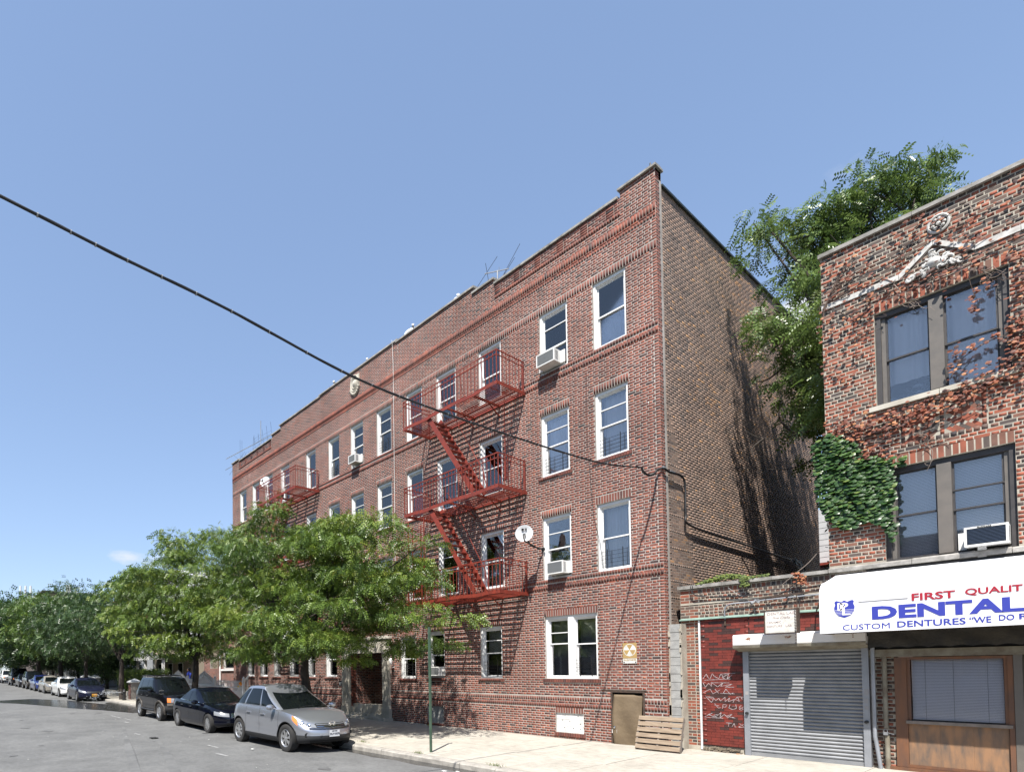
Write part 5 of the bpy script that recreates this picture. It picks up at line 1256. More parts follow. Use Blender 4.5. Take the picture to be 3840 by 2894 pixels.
# litter
for i_,(x,y,n_,c_,r_) in enumerate(((-13.5,6.9,'crushed white cup on the road under the silver car','litter_white',.05),(-17.6,5.6,'flattened black rag on the road left of the black sedan','black',.16),(-8.1,8.45,'scrap of pale paper in the gutter, left one','litter_white',.05),(-7.9,8.62,'scrap of pale paper in the gutter, right one','litter_white',.04),(-14.2,D-.25,'small yellow wrapper by the cellar opening','yellow_plastic',.06),(-5.1,YB-.2,'orange leaf scrap at the foot of the tiled wall','orange_plastic',.03))):
    m=MB(); z0=-.12 if y<9 else -.005
    def lf(a,b,x=x,y=y,r_=r_): return (x+(a-.5)*2*r_,y+(b-.5)*1.3*r_,z0+.012+.25*r_*abs(math.sin(a*5+b*7)))
    m.grid(lf,6,5); me=m.mesh('litter',c_,fix=False); o=link('litter',me); tag(o,n_,'litter')
mc_=flat('dark_patch','black',[(-18.0,5.4),(-17.3,5.45),(-17.2,5.65),(-17.9,5.6)],-.119); bpy.data.objects.remove(mc_)

# ------------------------------------------------------------ opposite side of the street: seen only as reflections
for k,(x0,x1,h,mm) in enumerate(((-110,-40.2,8,'brick_side'),(-40,-27,8.2,'brick_side'),(-26.8,-14,7.4,'siding_tan'),(-13.8,-2,8.6,'brick_side'),(-1.8,12,7.8,'brick_side'))):
    oh=wthing('opposite_house',['long brown brick row across the street, farthest away','brown brick house across the street, outside the frame, beyond the tan one','tan sided house across the street, outside the frame','brown brick house across the street beside the tan one','brown brick house across the street nearest the camera'][k],'building',((x0+x1)/2,-14,0),'houses across the street')
    bx('wall',mm,oh,x0,x1,-24,-14,-.3,h); bx('cornice','stone',oh,x0-.1,x1+.1,-24.1,-13.7,h,h+.3)
    n=int((x1-x0)/2.6)
    for i in range(n):
        for z in (1.2,4.4): xx=x0+.8+i*2.6; w_=bx('window','white',oh,xx,xx+1.1,-14.0,-13.95,z,z+1.7); bx('pane','car_glass',w_,xx+.08,xx+1.02,-13.94,-13.93,z+.08,z+1.62)
# ============================================================ CARS
def smooth_curve(P,x):
    # monotone-ish interpolation of (x,z) control points
    if x<=P[0][0]: return P[0][1]
    if x>=P[-1][0]: return P[-1][1]
    for i in range(len(P)-1):
        if P[i][0]<=x<=P[i+1][0]:
            x0,y0=P[i];x1,y1=P[i+1];t=(x-x0)/(x1-x0)
            m0=(P[i+1][1]-P[i-1][1])/(P[i+1][0]-P[i-1][0]) if i>0 else (y1-y0)/(x1-x0)
            m1=(P[i+2][1]-P[i][1])/(P[i+2][0]-P[i][0]) if i+2<len(P) else (y1-y0)/(x1-x0)
            h=x1-x0; return (2*t**3-3*t*t+1)*y0+(t**3-2*t*t+t)*h*m0+(-2*t**3+3*t*t)*y1+(t**3-t*t)*h*m1
class Shell:
    """closed shell: plan outline (rounded), vertical levels f 0..1, top profile zt(x), bottom zb"""
    def __init__(s,x0,x1,w,zb,top,nf=3.2,nr=3.6,inset=None,nose=None,tail=None,crown=.03,nsd=44,nn=13,nl=13,gs=.55):
        s.xc=(x0+x1)/2; s.hl=(x1-x0)/2; s.w=w; s.top=top; s.crown=crown; s.zb=zb; s.inset=inset or (lambda f:0); s.nose=nose or (lambda f:0); s.tail=tail or (lambda f:0)
        s.nf=nf;s.nr=nr;s.nn=nn;s.nl=nl; s.gs=gs
        u=.90; pts=[]
        xs=[-u+2*u*i/(nsd-1) for i in range(nsd)]
        def yw(t): n=nf if t>0 else nr; return w*(1-abs(t)**(n*2.1+1))**(1/2.4)
        s.yw=yw
        right=[(s.xc+t*s.hl,-yw(t)) for t in xs]; yn=yw(u); yr=yw(-u)
        def xe(y,W,n): return 1-(1-u)*(abs(y)/W)**2.6
        front=[(s.xc+s.hl*xe(y,yn,nf),y) for y in [-yn+2*yn*j/(nn-1) for j in range(nn)]][1:-1]
        left=[(x,-y) for x,y in right[::-1]]
        rear=[(s.xc-s.hl*xe(y,yr,nr),y) for y in [yr-2*yr*j/(nn-1) for j in range(nn)]][1:-1]
        s.right=right; s.per=right+front+left+rear; s.nsd=nsd
        L=[0]
        for a,b in zip(s.per,s.per[1:]+s.per[:1]): L.append(L[-1]+math.dist(a,b))
        s.L=L; s.tot=L[-1]; s.s_right=(0,L[nsd-1]); s.s_front=(L[nsd-1],L[nsd-1+nn-1])
    def mod(s,x,y,f,z=None):
        u=(x-s.xc)/s.hl; g=max(0,(u-s.gs)/(1-s.gs)); g=g*g*(3-2*g) if g<1 else 1; h=max(0,(-u-s.gs)/(1-s.gs)); h=h*h*(3-2*h) if h<1 else 1
        X=x-s.nose(f)*g+s.tail(f)*h; Y=y*(1-s.inset(f)/s.w); X=s.xc+(X-s.xc)*(1-s.inset(f)*.5/s.hl)
        zt=smooth_curve(s.top,X if False else x); zb=s.zb(x) if callable(s.zb) else s.zb
        return Vector((X,Y,zb+(zt-zb)*f))
    def per_at(s,q):
        q=q%s.tot
        import bisect
        i=max(0,min(len(s.per)-1,bisect.bisect_right(s.L,q)-1)); a=s.per[i]; b=s.per[(i+1)%len(s.per)]; t=(q-s.L[i])/max(1e-9,s.L[i+1]-s.L[i]); return (a[0]+(b[0]-a[0])*t,a[1]+(b[1]-a[1])*t)
    def P(s,q,f,off=0):
        x,y=s.per_at(q); p=s.mod(x,y,f)
        if off:
            a=s.mod(*s.per_at(q+.01),f)-s.mod(*s.per_at(q-.01),f); b=s.mod(x,y,min(1,f+.01))-s.mod(x,y,max(0,f-.01)); n=a.cross(b)
            if n.length>0: p+=n.normalized()*off
        return p
    def q_right(s,x): # arc position for a given x on the right-hand (street) side
        for i in range(s.nsd-1):
            if s.right[i][0]<=x<=s.right[i+1][0]:
                t=(x-s.right[i][0])/(s.right[i+1][0]-s.right[i][0]); return s.L[i]+t*(s.L[i+1]-s.L[i])
        return s.L[0] if x<s.right[0][0] else s.L[s.nsd-1]
    def q_front(s,y):
        i0=s.nsd-1; ys=[s.per[i0+k][1] for k in range(s.nn)]
        for k in range(s.nn-1):
            if ys[k]<=y<=ys[k+1]: t=(y-ys[k])/(ys[k+1]-ys[k]); return s.L[i0+k]+t*(s.L[i0+k+1]-s.L[i0+k])
        return s.s_front[0] if y<ys[0] else s.s_front[1]
    def mesh(s,name,mats,matf=None):
        n=len(s.per); me=bpy.data.meshes.new(name); V=[];F=[];MI=[]
        for l in range(s.nl):
            f=l/(s.nl-1)
            for (x,y) in s.per: V.append(s.mod(x,y,f))
        for l in range(s.nl-1):
            for i in range(n):
                j=(i+1)%n; F.append((l*n+i,l*n+j,(l+1)*n+j,(l+1)*n+i)); MI.append(matf(s.per[i],(l+.5)/(s.nl-1)) if matf else 0)
        def cap(l,up):
            f=1 if up else 0; rows=[]; base=l*n; m=s.nn
            # each side station i (right) pairs with the mirrored left station
            for i in range(s.nsd):
                a=base+i; b=base+s.nsd+(m-2)+(s.nsd-1-i); row=[a]
                for k in range(1,m-1):
                    t=k/(m-1); va=V[a];vb=V[b]; p=va.lerp(vb,t); 
                    if up: p=p+Vector((0,0,s.crown*(1-(2*t-1)**2)*(1-abs((s.per[i][0]-s.xc)/s.hl)**6)))
                    V.append(p); row.append(len(V)-1)
                row.append(b); rows.append(row)
            fr=[base+s.nsd-1]+[base+s.nsd+k for k in range(m-2)]+[base+s.nsd+m-2]
            rr=[base+n-1-k for k in range(m-2)]; rr=[base]+rr+[base+s.nsd+m-2+s.nsd-1]
            rows=[rr]+rows+[fr]
            for a,b in zip(rows[:-1],rows[1:]):
                for k in range(m-1):
                    q=(a[k],b[k],b[k+1],a[k+1]); q=tuple(dict.fromkeys(q))
                    if len(q)>=3: F.append(q if up else q[::-1]); MI.append(0)
        cap(s.nl-1,True); cap(0,False)
        me.from_pydata([tuple(v) for v in V],[],F)
        for mm in mats: me.materials.append(M[mm])
        for p,mi in zip(me.polygons,MI): p.material_index=mi
        b=bmesh.new(); b.from_mesh(me); bmesh.ops.remove_doubles(b,verts=b.verts,dist=.0005); bmesh.ops.recalc_face_normals(b,faces=b.faces); b.to_mesh(me); b.free()
        me.shade_smooth(); me.set_sharp_from_angle(angle=R(40)); return me
def patch(sh,lo,hi,q0,q1,nq,nf,off,mb):
    """patch following the shell between arc positions q0..q1; lo(t),hi(t) give the level range; t 0..1"""
    mb.grid(lambda a,b: sh.P((q0(b) if callable(q0) else q0)+((q1(b) if callable(q1) else q1)-(q0(b) if callable(q0) else q0))*a, lo(a)+(hi(a)-lo(a))*b, off),nq,nf)
def mirror_patch(mb):
    n=len(mb.v); mb.v+=[(x,-y,z) for x,y,z in mb.v]; mb.f+=[tuple(i+n for i in f)[::-1] for f in list(mb.f)]
def wheel(parent,x,y,r_,side,nsp,w=.2,double=False,rimr=.66):
    t=bpy.data.objects.new('wheel',None); 
    mb=MB(); s_=side
    mb.lathe((0,0,0),(0,s_,0),[(r_*.62,-.0),(r_*.66,.012),(r_*.86,.022),(r_*.97,.008),(r_,-.03),(r_,-w+.03),(r_*.95,-w),(r_*.6,-w)],30)
    me=mb.mesh('wheel','tyre',True,fix=True); o=link('wheel',me,parent,(x,y,r_))
    k=(round(r_,3),nsp,side,double,round(rimr,2))
    def rim(mb):
        R_=r_*rimr
        mb.lathe((0,0,0),(0,s_,0),[(R_*1.0,.005),(R_*.97,.012),(R_*.88,-.01),(R_*.86,-.10),(R_*.8,-.10)],30)
        mb.lathe((0,0,0),(0,s_,0),[(0,.008),(R_*.14,.006),(R_*.2,-.006),(R_*.2,-.04)],14)
        for i in range(nsp):
            a=2*math.pi*i/nsp+.2; d=Vector((math.cos(a),0,math.sin(a))); e=Vector((-math.sin(a),0,math.cos(a)))
            wi=R_*(.13 if nsp<10 else .055)
            for ss in ((-1,1) if double else (0,)):
                sh_=e*ss*wi*1.0
                mb.add([d*R_*.16-e*wi*.8+sh_*.6+Vector((0,s_*.002,0)),d*R_*.16+e*wi*.8+sh_*.6+Vector((0,s_*.002,0)),d*R_*.93+e*wi*1.15+sh_*1.5+Vector((0,-s_*.004,0)),d*R_*.93-e*wi*1.15+sh_*1.5+Vector((0,-s_*.004,0)),
                    d*R_*.16-e*wi*.8+sh_*.6+Vector((0,-s_*.03,0)),d*R_*.16+e*wi*.8+sh_*.6+Vector((0,-s_*.03,0)),d*R_*.93+e*wi*1.15+sh_*1.5+Vector((0,-s_*.03,0)),d*R_*.93-e*wi*1.15+sh_*1.5+Vector((0,-s_*.03,0))],[(0,1,2,3),(0,4,5,1),(1,5,6,2),(2,6,7,3),(3,7,4,0)])
    link('rim',wmesh(('rim',)+k,rim,'rim'),o)
    def disc_(mb): mb.lathe((0,0,0),(0,s_,0),[(0,-.07),(r_*.62,-.07),(r_*.62,-.09),(0,-.09)],20)
    link('brake_disc',wmesh(('brake_disc',)+k,disc_,'arch'),o)
    return o
def make_car(name,label,xf,y_street,spec,group='cars parked along the kerb'):
    s=spec; wb=s['wb']; L0=s['front']; L1=s['rear']; w=s['w']/2; r_=s['r']
    t=thing(name,label,s.get('cat','car'),(xf-wb/2,y_street+w,road_z(xf-wb/2)-.145),group)
    t.rotation_euler=(0,math.atan(.0105) if xf<-16 else 0,0)
    x1=wb/2+L0; x0=-wb/2-L1
    prof=[(x+0,z) for x,z in s['top']]
    ins=lambda f: (.07*(1-f/.18)**2 if f<.18 else 0)+(s.get('sh',.055)*((f-.62)/.38)**2 if f>.62 else 0)+.012*math.sin(max(0,min(1,(f-.3)/.2))*math.pi)
    nose=lambda f: s.get('nb',.16)*max(0,(f-.45)/.55)**1.6+ .06*max(0,1-f/.2)
    tail=lambda f: s.get('tb',.10)*max(0,(f-.5)/.5)**1.5+ .05*max(0,1-f/.2)
    body=Shell(x0,x1,w,lambda x:s.get('zb',.22)+.05*max(0,abs(x/x1)-.75)/.25,prof,inset=ins,nose=nose,tail=tail,crown=s.get('crown',.035),nf=s.get('nf',3.0),nr=s.get('nr',3.8))
    clad=s.get('clad',0)
    def mf(p,f):
        if not clad: return 0
        lim=clad*(1.0 if abs(p[0])<wb/2 else (2.15 if p[0]>0 else 1.7))
        return 1 if f<lim else 0
    me=body.mesh('body',[s['paint'],s.get('cladm','car_black_plastic'),'arch'],mf)
    bo=link('body',me,t)
    # wheel arches
    cut=MB()
    for x in (-wb/2,wb/2): 
        for sg in (-1,1):
            cut.lathe((x,sg*(w+.05),r_*1.0),(0,-sg,0),[(0,0),(r_*s.get('arch',1.17),0),(r_*s.get('arch',1.17),.36),(0,.36)],28)
    cm=cut.mesh('cutter','arch'); co=link('cutter',cm)
    b=bo.modifiers.new('b','BOOLEAN'); b.operation='DIFFERENCE'; b.object=co; b.solver='EXACT'; co.location=t.location; co.rotation_euler=t.rotation_euler
    dg=bpy.context.evaluated_depsgraph_get(); dg.update(); nm=bpy.data.meshes.new_from_object(bo.evaluated_get(dg)); bo.modifiers.clear()
    nm.name='body'; bo.data=nm; bpy.data.objects.remove(co)
    while len(nm.materials)<3: nm.materials.append(M['arch'])
    for p in nm.polygons:
        c=p.center
        for x in (-wb/2,wb/2):
            dd=math.hypot(c.x-x,c.z-r_)
            if dd<r_*s.get('arch',1.17)+.004 and c.z<r_*2.4 and abs(c.y)<w+.01 and (abs(p.normal.y)>.9 and abs(c.y)<w-.2 or (abs(p.normal.y)<.5 and dd>r_*s.get('arch',1.17)-.02)): p.material_index=2
    nm.shade_smooth(); nm.set_sharp_from_angle(angle=R(35))
    # greenhouse
    g=s['gh']; gx0,gx1=g['x0'],g['x1']
    gins=lambda f: g.get('tumble',.17)*f**1.35
    gh=Shell(gx0,gx1,w-g.get('in',.06),lambda x:smooth_curve(prof,x)-.02,g['roof'],inset=gins,nose=lambda f:g['rake']*f,tail=lambda f:g['rrake']*f**g.get('rp',1),crown=.05,nf=4.2,nr=g.get('nr',3.4),nl=11,gs=g.get('gs',.25))
    gm=gh.mesh('cabin',[s['paint']]); link('cabin',gm,bo)
    for (ta,tb,tc,td,nm_) in g['side']:   # base x at bottom-left/right and top-left/right
        for sg in (1,-1):
            m=MB(); patch(gh,lambda a:g.get('lo',.12),lambda a:g.get('hi',.86),lambda b:gh.q_right(ta+(tc-ta)*b),lambda b:gh.q_right(tb+(td-tb)*b),8,6,.006,m)
            if sg<0: m.v=[(x,-y,z) for x,y,z in m.v]
            build(m,nm_,'car_glass',bo,smooth=True)
            if g.get('trim'):
                m2=MB(); patch(gh,lambda a:g.get('lo',.12)-.06,lambda a:g.get('lo',.12)-.005,gh.q_right(ta-.03),gh.q_right(tb+.03),8,2,.008,m2)
                if sg<0: m2.v=[(x,-y,z) for x,y,z in m2.v]
                build(m2,'window_trim',g['trim'],bo)
    m=MB(); patch(gh,lambda a:.06,lambda a:.97,gh.s_front[0]-.03,gh.s_front[1]+.03,22,10,.006,m); build(m,'windshield','car_glass',bo,smooth=True)
    # rear screen
    qa=gh.tot-(gh.L[gh.nsd-1+gh.nn-1]-gh.L[gh.nsd-1])*.88; qb=gh.tot-(gh.L[gh.nsd-1+gh.nn-1]-gh.L[gh.nsd-1])*.12
    m=MB(); patch(gh,lambda a:.12,lambda a:.86,qa,qb,12,6,.006,m); build(m,'rear_window','car_glass',bo,smooth=True)
    for x in (-wb/2,wb/2):
        for sg in (-1,1): wheel(t,x,sg*(w-.015),r_,sg,s['spokes'],w=.21,double=s.get('dbl',False),rimr=s.get('rimr',.66))
    # arch lips
    if s.get('lip'):
        for x in (-wb/2,wb/2):
            for sg in (-1,1):
                m=MB(); rr=r_*s.get('arch',1.17); 
                pts=[]
                for a in np.linspace(R(-10),R(190),20):
                    xx=x+rr*math.cos(a); zz=r_+rr*math.sin(a); top_=smooth_curve(prof,xx); ff=min(.95,max(.0,(zz-.25)/(top_-.25))); pb=body.P(body.q_right(xx),ff); pts.append((xx,sg*(abs(pb.y)+.002),zz)); m.tube(pts,s['lip'],6); build(m,'arch_lip',s.get('lipm','car_black_plastic'),bo,smooth=True)
    # seams, handles, mirrors
    for xx in s.get('seams',[]):
        for sg in (1,-1):
            m=MB(); q=body.q_right(xx); patch(body,lambda a:.12,lambda a:.97,q-.004,q+.004,2,10,.0015,m)
            if sg<0: m.v=[(x,-y,z) for x,y,z in m.v]
            build(m,'door_seam','arch',bo)
    for xx in s.get('handles',[]):
        for sg in (1,-1):
            p=body.P(body.q_right(xx),s.get('hf',.86),.02); m=MB(); m.obox((p.x,p.y*sg,p.z),(.10,0,0),(0,.018,0),(0,0,.018)); build(m,'door_handle',s.get('handlem',s['paint']),bo)
    mx_=g['mirror']
    for sg in (-1,1):
        m=MB(); m.lathe((mx_,sg*(w+.09),s['mz']),(1,0,0),[(0,-.03),(.07,-.03),(.10,.02),(.085,.08),(.04,.11),(0,.115)],14); m.v=[(x,sg*(w+.09)+(y-sg*(w+.09))*1.25,s['mz']+(z-s['mz'])*.8) for x,y,z in m.v]
        m.bar((mx_,sg*(w-.09),s['mz']-.05),(mx_,sg*(w+.05),s['mz']-.02),.05,.04); build(m,'mirror',s.get('mirrorm',s['paint']),bo,smooth=True)
    # front end
    lo,hi=s['hl']['lo'],s['hl']['hi']; 
    q0=body.q_right(s['hl']['x']); q1=body.q_front(-s['hl']['y']); 
    for sg in (1,-1):
        def mk(qa,qb,la,ha,off,name_,mm):
            m=MB(); patch(body,la,ha,qa,qb,12,5,off,m)
            if sg<0: m.v=[(x,-y,z) for x,y,z in m.v]
            return build(m,name_,mm,bo,smooth=True)
        lof=lambda a: lo[0]+(lo[1]-lo[0])*a; hif=lambda a: hi[0]+(hi[1]-hi[0])*a
        h=mk(q0,q1,lof,hif,.006,'headlight','lamp_clear')
        if s['hl'].get('orange'):
            qo=q0+(q1-q0)*s['hl']['orange']; mk(q0,qo,lof,lambda a:hif(a*s['hl']['orange']),.010,'turn_signal','lamp_orange')
        if s['hl'].get('pods'):
            for (uu,rr) in s['hl']['pods']:
                p=body.P(q0+(q1-q0)*uu,(lof(uu)+hif(uu))/2,.012); d=(p-body.P(q0+(q1-q0)*uu,(lof(uu)+hif(uu))/2,0)).normalized(); m=MB(); m.lathe((p.x,p.y*sg,p.z),(d.x,d.y*sg,d.z),[(0,.006),(rr*.5,.004),(rr*.55,-.004),(rr*.8,-.002),(rr,.006),(rr*1.05,-.004)],14); build(m,'lamp_reflector','chrome',bo,smooth=True)
    for (y0,y1,f0,f1,off,nm_,mm) in s.get('front_patches',[]):
        m=MB(); patch(body,lambda a:f0,lambda a:f1,body.q_front(y0),body.q_front(y1),14,3,off,m); build(m,nm_,mm,bo,smooth=True)
    pf=body.P(body.q_front(0),s['plate'][0],.02); 
    pl_=MB(); pl_.box(pf.x,pf.x+.008,-.155,.155,pf.z-.08,pf.z+.08); po=build(pl_,'number_plate',s['plate'][1],bo,fix=False)
    for (txt,sz,dz,mm) in s.get('ptext',[]):
        me=text_mesh(txt,sz,mm,off=.0015,align='CENTER'); o=link('lettering',me,po,(pf.x+.0095,0,pf.z+dz)); o.rotation_euler=(R(90),0,R(90))
    for f in s.get('extra',[]): f(t,bo,body,gh,w)
    return t
def suv_rails(y,z,x0,x1,mm='car_black_plastic'):
    def f(t,bo,body,gh,w):
        for sg in (-1,1):
            m=MB(); m.tube(smooth_pts([(x0,sg*y,z-.05),(x0+.08,sg*y,z+.01),((x0+x1)/2,sg*y,z+.045),(x1-.1,sg*y,z+.01),(x1,sg*y,z-.05)],5),.018,6); build(m,'roof_rail',mm,bo,smooth=True)
    return f
def emblem_h(t,bo,body,gh,w):
    p=body.P(body.q_front(0),.80,.03); m=MB(); 
    m.box(p.x,p.x+.012,-.075,-.045,p.z-.05,p.z+.05); m.box(p.x,p.x+.012,.045,.075,p.z-.05,p.z+.05); m.box(p.x,p.x+.010,-.045,.045,p.z-.012,p.z+.012)
    m.v=[(x,y*(1+.35*(z-p.z)/.05),z) for x,y,z in m.v]
    ring_=[(p.x+.004,.10*math.cos(a),p.z+.07*math.sin(a)) for a in np.linspace(0,2*math.pi,21)]; m.tube(ring_,.006,5,cap=False); build(m,'emblem','chrome',bo,fix=False)
def round_fogs(y,f,r_=.05):
    def g(t,bo,body,gh,w):
        for sg in (-1,1):
            p=body.P(body.q_front(-y),f,.004); m=MB(); m.lathe((p.x,sg*abs(p.y),p.z),(1,sg*.35,0),[(0,-.005),(r_*.7,-.005),(r_,.006),(r_*1.1,-.006)],14); build(m,'fog_lamp_recess','arch',bo,smooth=True)
            p=body.P(body.q_front(-y*.52),f,.012); m=MB(); m.obox((p.x,p.y*sg,p.z),(.012,0,0),(0,.03,0),(0,0,.018)); build(m,'bumper_stud','steel_frame',bo)
    return g
def rear_lamps(mm='red_iron'):
    def g(t,bo,body,gh,w):
        for sg in (1,-1):
            m=MB(); q=body.q_right(body.right[0][0]+.02); patch(body,lambda a:.62,lambda a:.95,q-.10,q+.10,6,4,.006,m)
            if sg<0: m.v=[(x,-y,z) for x,y,z in m.v]
            build(m,'tail_lamp',mm,bo,smooth=True)
    return g
def wipers(x,z):
    def g(t,bo,body,gh,w):
        for y in (-.35,.25): m=MB(); m.tube([(x,y,z),(x-.10,y+.28,z+.05),(x-.12,y+.55,z+.055)],.008,5); build(m,'wiper','black_iron',bo)
    return g
SILVER=dict(wb=2.72,front=.90,rear=.83,w=1.84,r=.36,cat='car',paint='silver',clad=.17,zb=.23,spokes=7,crown=.05,sh=.05,nb=.24,tb=.05,nf=2.6,lip=.014,arch=1.16,rimr=.64,
  top=[(-2.3,1.08),(-1.9,1.12),(-1.0,1.12),(0,1.10),(.75,1.07),(1.0,1.05),(1.5,.99),(1.9,.90),(2.15,.83),(2.4,.80)],
  gh=dict(x0=-2.06,x1=1.22,rake=.98,rrake=.34,rp=1.4,tumble=.20,roof=[(-2.1,1.48),(-1.8,1.57),(-1.2,1.655),(-.5,1.675),(.2,1.65),(.75,1.57),(1.3,1.46)],nr=2.6,gs=-.05,lo=.10,hi=.87,
     side=[(-1.78,-1.10,-1.30,-1.02,'quarter_window'),(-1.00,-.12,-.93,-.14,'rear_door_window'),(-.02,.86,-.05,.62,'front_door_window')],mirror=.72),
  seams=[-.90,-.07,.98],handles=[-.72,.12],hf=.80,handlem='silver',mirrorm='silver',mz=1.13,
  hl=dict(x=1.66,y=.45,lo=(.84,.68),hi=(.985,.80),orange=.28,pods=[(.50,.055),(.74,.05)]),plate=(.42,'plate_white'),ptext=[('DUY·5078',.070,-.035,'navy'),('NEW YORK',.030,.048,'navy')],
  front_patches=[(-.46,.46,.70,.86,.006,'upper_grille','car_black_plastic'),(-.43,.43,.72,.745,.020,'chrome_bar','chrome'),(-.43,.43,.79,.83,.022,'chrome_bar','silver'),(-.44,.44,.845,.858,.02,'chrome_bar','chrome'),(-.62,.62,.60,.68,.008,'lower_grille','arch'),(-.60,.60,.615,.622,.016,'chrome_bar','chrome'),(-.60,.60,.64,.647,.016,'chrome_bar','chrome'),(-.60,.60,.665,.672,.016,'chrome_bar','chrome'),(-.62,.62,.0,.12,.004,'air_dam','arch')],
  extra=[emblem_h,round_fogs(.72,.36),wipers(1.10,1.085),rear_lamps()])
BLACK=dict(wb=2.86,front=.84,rear=1.06,w=1.80,r=.325,paint='ink',zb=.19,spokes=16,crown=.03,sh=.06,nb=.12,tb=.08,nf=2.6,arch=1.14,rimr=.72,
  top=[(-2.5,.90),(-2.2,1.00),(-1.6,1.03),(-.6,1.0),(.4,.975),(1.0,.95),(1.6,.88),(2.1,.77),(2.4,.70)],
  gh=dict(x0=-1.75,x1=1.05,rake=.82,rrake=.62,rp=1,tumble=.20,roof=[(-1.8,1.30),(-1.3,1.37),(-.6,1.425),(0,1.43),(.5,1.40),(1.1,1.32)],nr=3.0,gs=-.05,lo=.12,hi=.84,trim='chrome',
     side=[(-1.42,-1.12,-1.12,-.98,'quarter_window'),(-1.06,-.32,-.92,-.32,'rear_door_window'),(-.24,.62,-.26,.38,'front_door_window')],mirror=.55),
  seams=[-1.02,-.28,.78],handles=[-.86,-.02],hf=.80,mz=1.0,
  hl=dict(x=1.80,y=.42,lo=(.66,.64),hi=(.86,.86)),plate=(.33,'ink2'),
  front_patches=[(-.36,-.03,.62,.88,.008,'kidney_grille','chrome'),(.03,.36,.62,.88,.008,'kidney_grille','chrome'),(-.5,.5,.08,.25,.006,'air_dam','arch')],extra=[wipers(.98,.97),rear_lamps()])
PATH=dict(wb=2.66,front=.78,rear=1.08,w=1.80,r=.37,paint='ink2',clad=.20,cladm='car_black_plastic',zb=.34,spokes=6,crown=.03,sh=.03,nb=.10,tb=.02,nf=3.6,nr=5,arch=1.2,rimr=.6,lip=.045,lipm='mullion',
  top=[(-2.4,1.16),(-1.5,1.17),(0,1.16),(.7,1.14),(1.2,1.10),(1.8,1.06),(2.2,1.0)],
  gh=dict(x0=-2.28,x1=.96,rake=.58,rrake=.28,tumble=.15,roof=[(-2.3,1.68),(-1.8,1.73),(-.6,1.75),(.3,1.735),(1,1.70)],nr=5,gs=.25,lo=.10,hi=.86,
     side=[(-2.0,-1.30,-1.82,-1.28,'quarter_window'),(-1.2,-.42,-1.16,-.42,'rear_door_window'),(-.33,.55,-.33,.36,'front_door_window')],mirror=.5),
  seams=[-1.1,-.36,.70],handles=[-.9,-.12],hf=.80,mz=1.22,
  hl=dict(x=1.98,y=.40,lo=(.60,.60),hi=(.86,.86),orange=.42),plate=(.30,'ink2'),
  front_patches=[(-.40,.40,.62,.86,.010,'grille','lamp_clear'),(-.36,.36,.66,.82,.014,'grille_mesh','car_black_plastic'),(-.74,.74,.40,.56,.035,'chrome_bumper','mullion'),(-.45,.45,.12,.32,.012,'bumper_opening','arch')],
  extra=[suv_rails(.60,1.80,-1.9,-.1),rear_lamps(),lambda t,bo,body,gh,w:build((lambda m:(m.bar((-.9,-.62,1.83),(-.9,.62,1.83),.04,.025),m.bar((-.2,-.62,1.82),(-.2,.62,1.82),.04,.025),m)[-1])(MB()),'roof_bar','car_black_plastic',bo),
   lambda t,bo,body,gh,w:build((lambda m:(m.tube([(-.95,-w-.03,.42),(.85,-w-.03,.42)],.035,6),m)[-1])(MB()),'side_step','car_black_plastic',bo),
   lambda t,bo,body,gh,w:build((lambda m:(m.obox((.72,-.55,1.19),(.06,0,.03),(0,.13,0),(0,0,.004)),m)[-1])(MB()),'parking_ticket','litter_white',bo)])
def sedan(paint_,plate='plate_white',hlc=(.62,.86),**k):
    d=dict(BLACK); d.update(paint=paint_,spokes=7,plate=(.36,plate),rimr=.68,wb=2.75,front=.90,rear=1.05,extra=[rear_lamps()])
    d['gh']=dict(BLACK['gh']); d['gh'].pop('trim',None); d['hl']=dict(x=1.75,y=.50,lo=(.66,.60),hi=(.90,.80)); d['front_patches']=[(-.40,.40,.62,.80,.008,'grille','car_black_plastic'),(-.38,.38,.70,.725,.016,'chrome_bar','chrome'),(-.5,.5,.10,.25,.006,'air_dam','arch')]
    d['top']=[(x,z+.02) for x,z in BLACK['top']]; d.update(k); return d
VAN=dict(wb=2.9,front=.85,rear=1.1,w=1.95,r=.36,paint='ink2',zb=.3,spokes=6,crown=.02,sh=.03,nb=.12,tb=.0,nf=3,nr=5,arch=1.15,
  top=[(-2.6,1.2),(0,1.2),(1.0,1.16),(1.6,1.08),(2.3,1.0)],gh=dict(x0=-2.5,x1=1.25,rake=.75,rrake=.12,tumble=.15,roof=[(-2.6,2.0),(0,2.02),(1.3,1.98)],nr=5,gs=.3,lo=.1,hi=.86,side=[(-2.2,-1.2,-2.15,-1.2,'quarter_window'),(-1.1,-.25,-1.1,-.25,'rear_door_window'),(-.15,.8,-.15,.45,'front_door_window')],mirror=.6),
  mz=1.25,hl=dict(x=2.0,y=.5,lo=(.60,.60),hi=(.82,.82),orange=.35),plate=(.3,'ink2'),front_patches=[(-.4,.4,.62,.8,.01,'grille','car_black_plastic')],extra=[suv_rails(.65,2.06,-2.2,.4,'chrome')])
g_='cars parked along the kerb'
CAR=[]
make_car('parked_car','silver compact SUV parked nearest the viewer at the kerb',-12.68,7.42,SILVER)
make_car('parked_car','black sedan with many-spoked wheels parked behind the silver SUV',-17.98,7.50,dict(BLACK))
make_car('parked_car','older dark SUV with roof rack and orange turn signals behind the black sedan',-23.1,7.55,PATH)
make_car('parked_car','dark blue sedan with an orange number plate, first beyond the wet patch',-39.2,7.5,sedan('navy','plate_orange',ptext=[('EVN 8804',.066,-.045,'ink2')],nb=.2,front=.95))
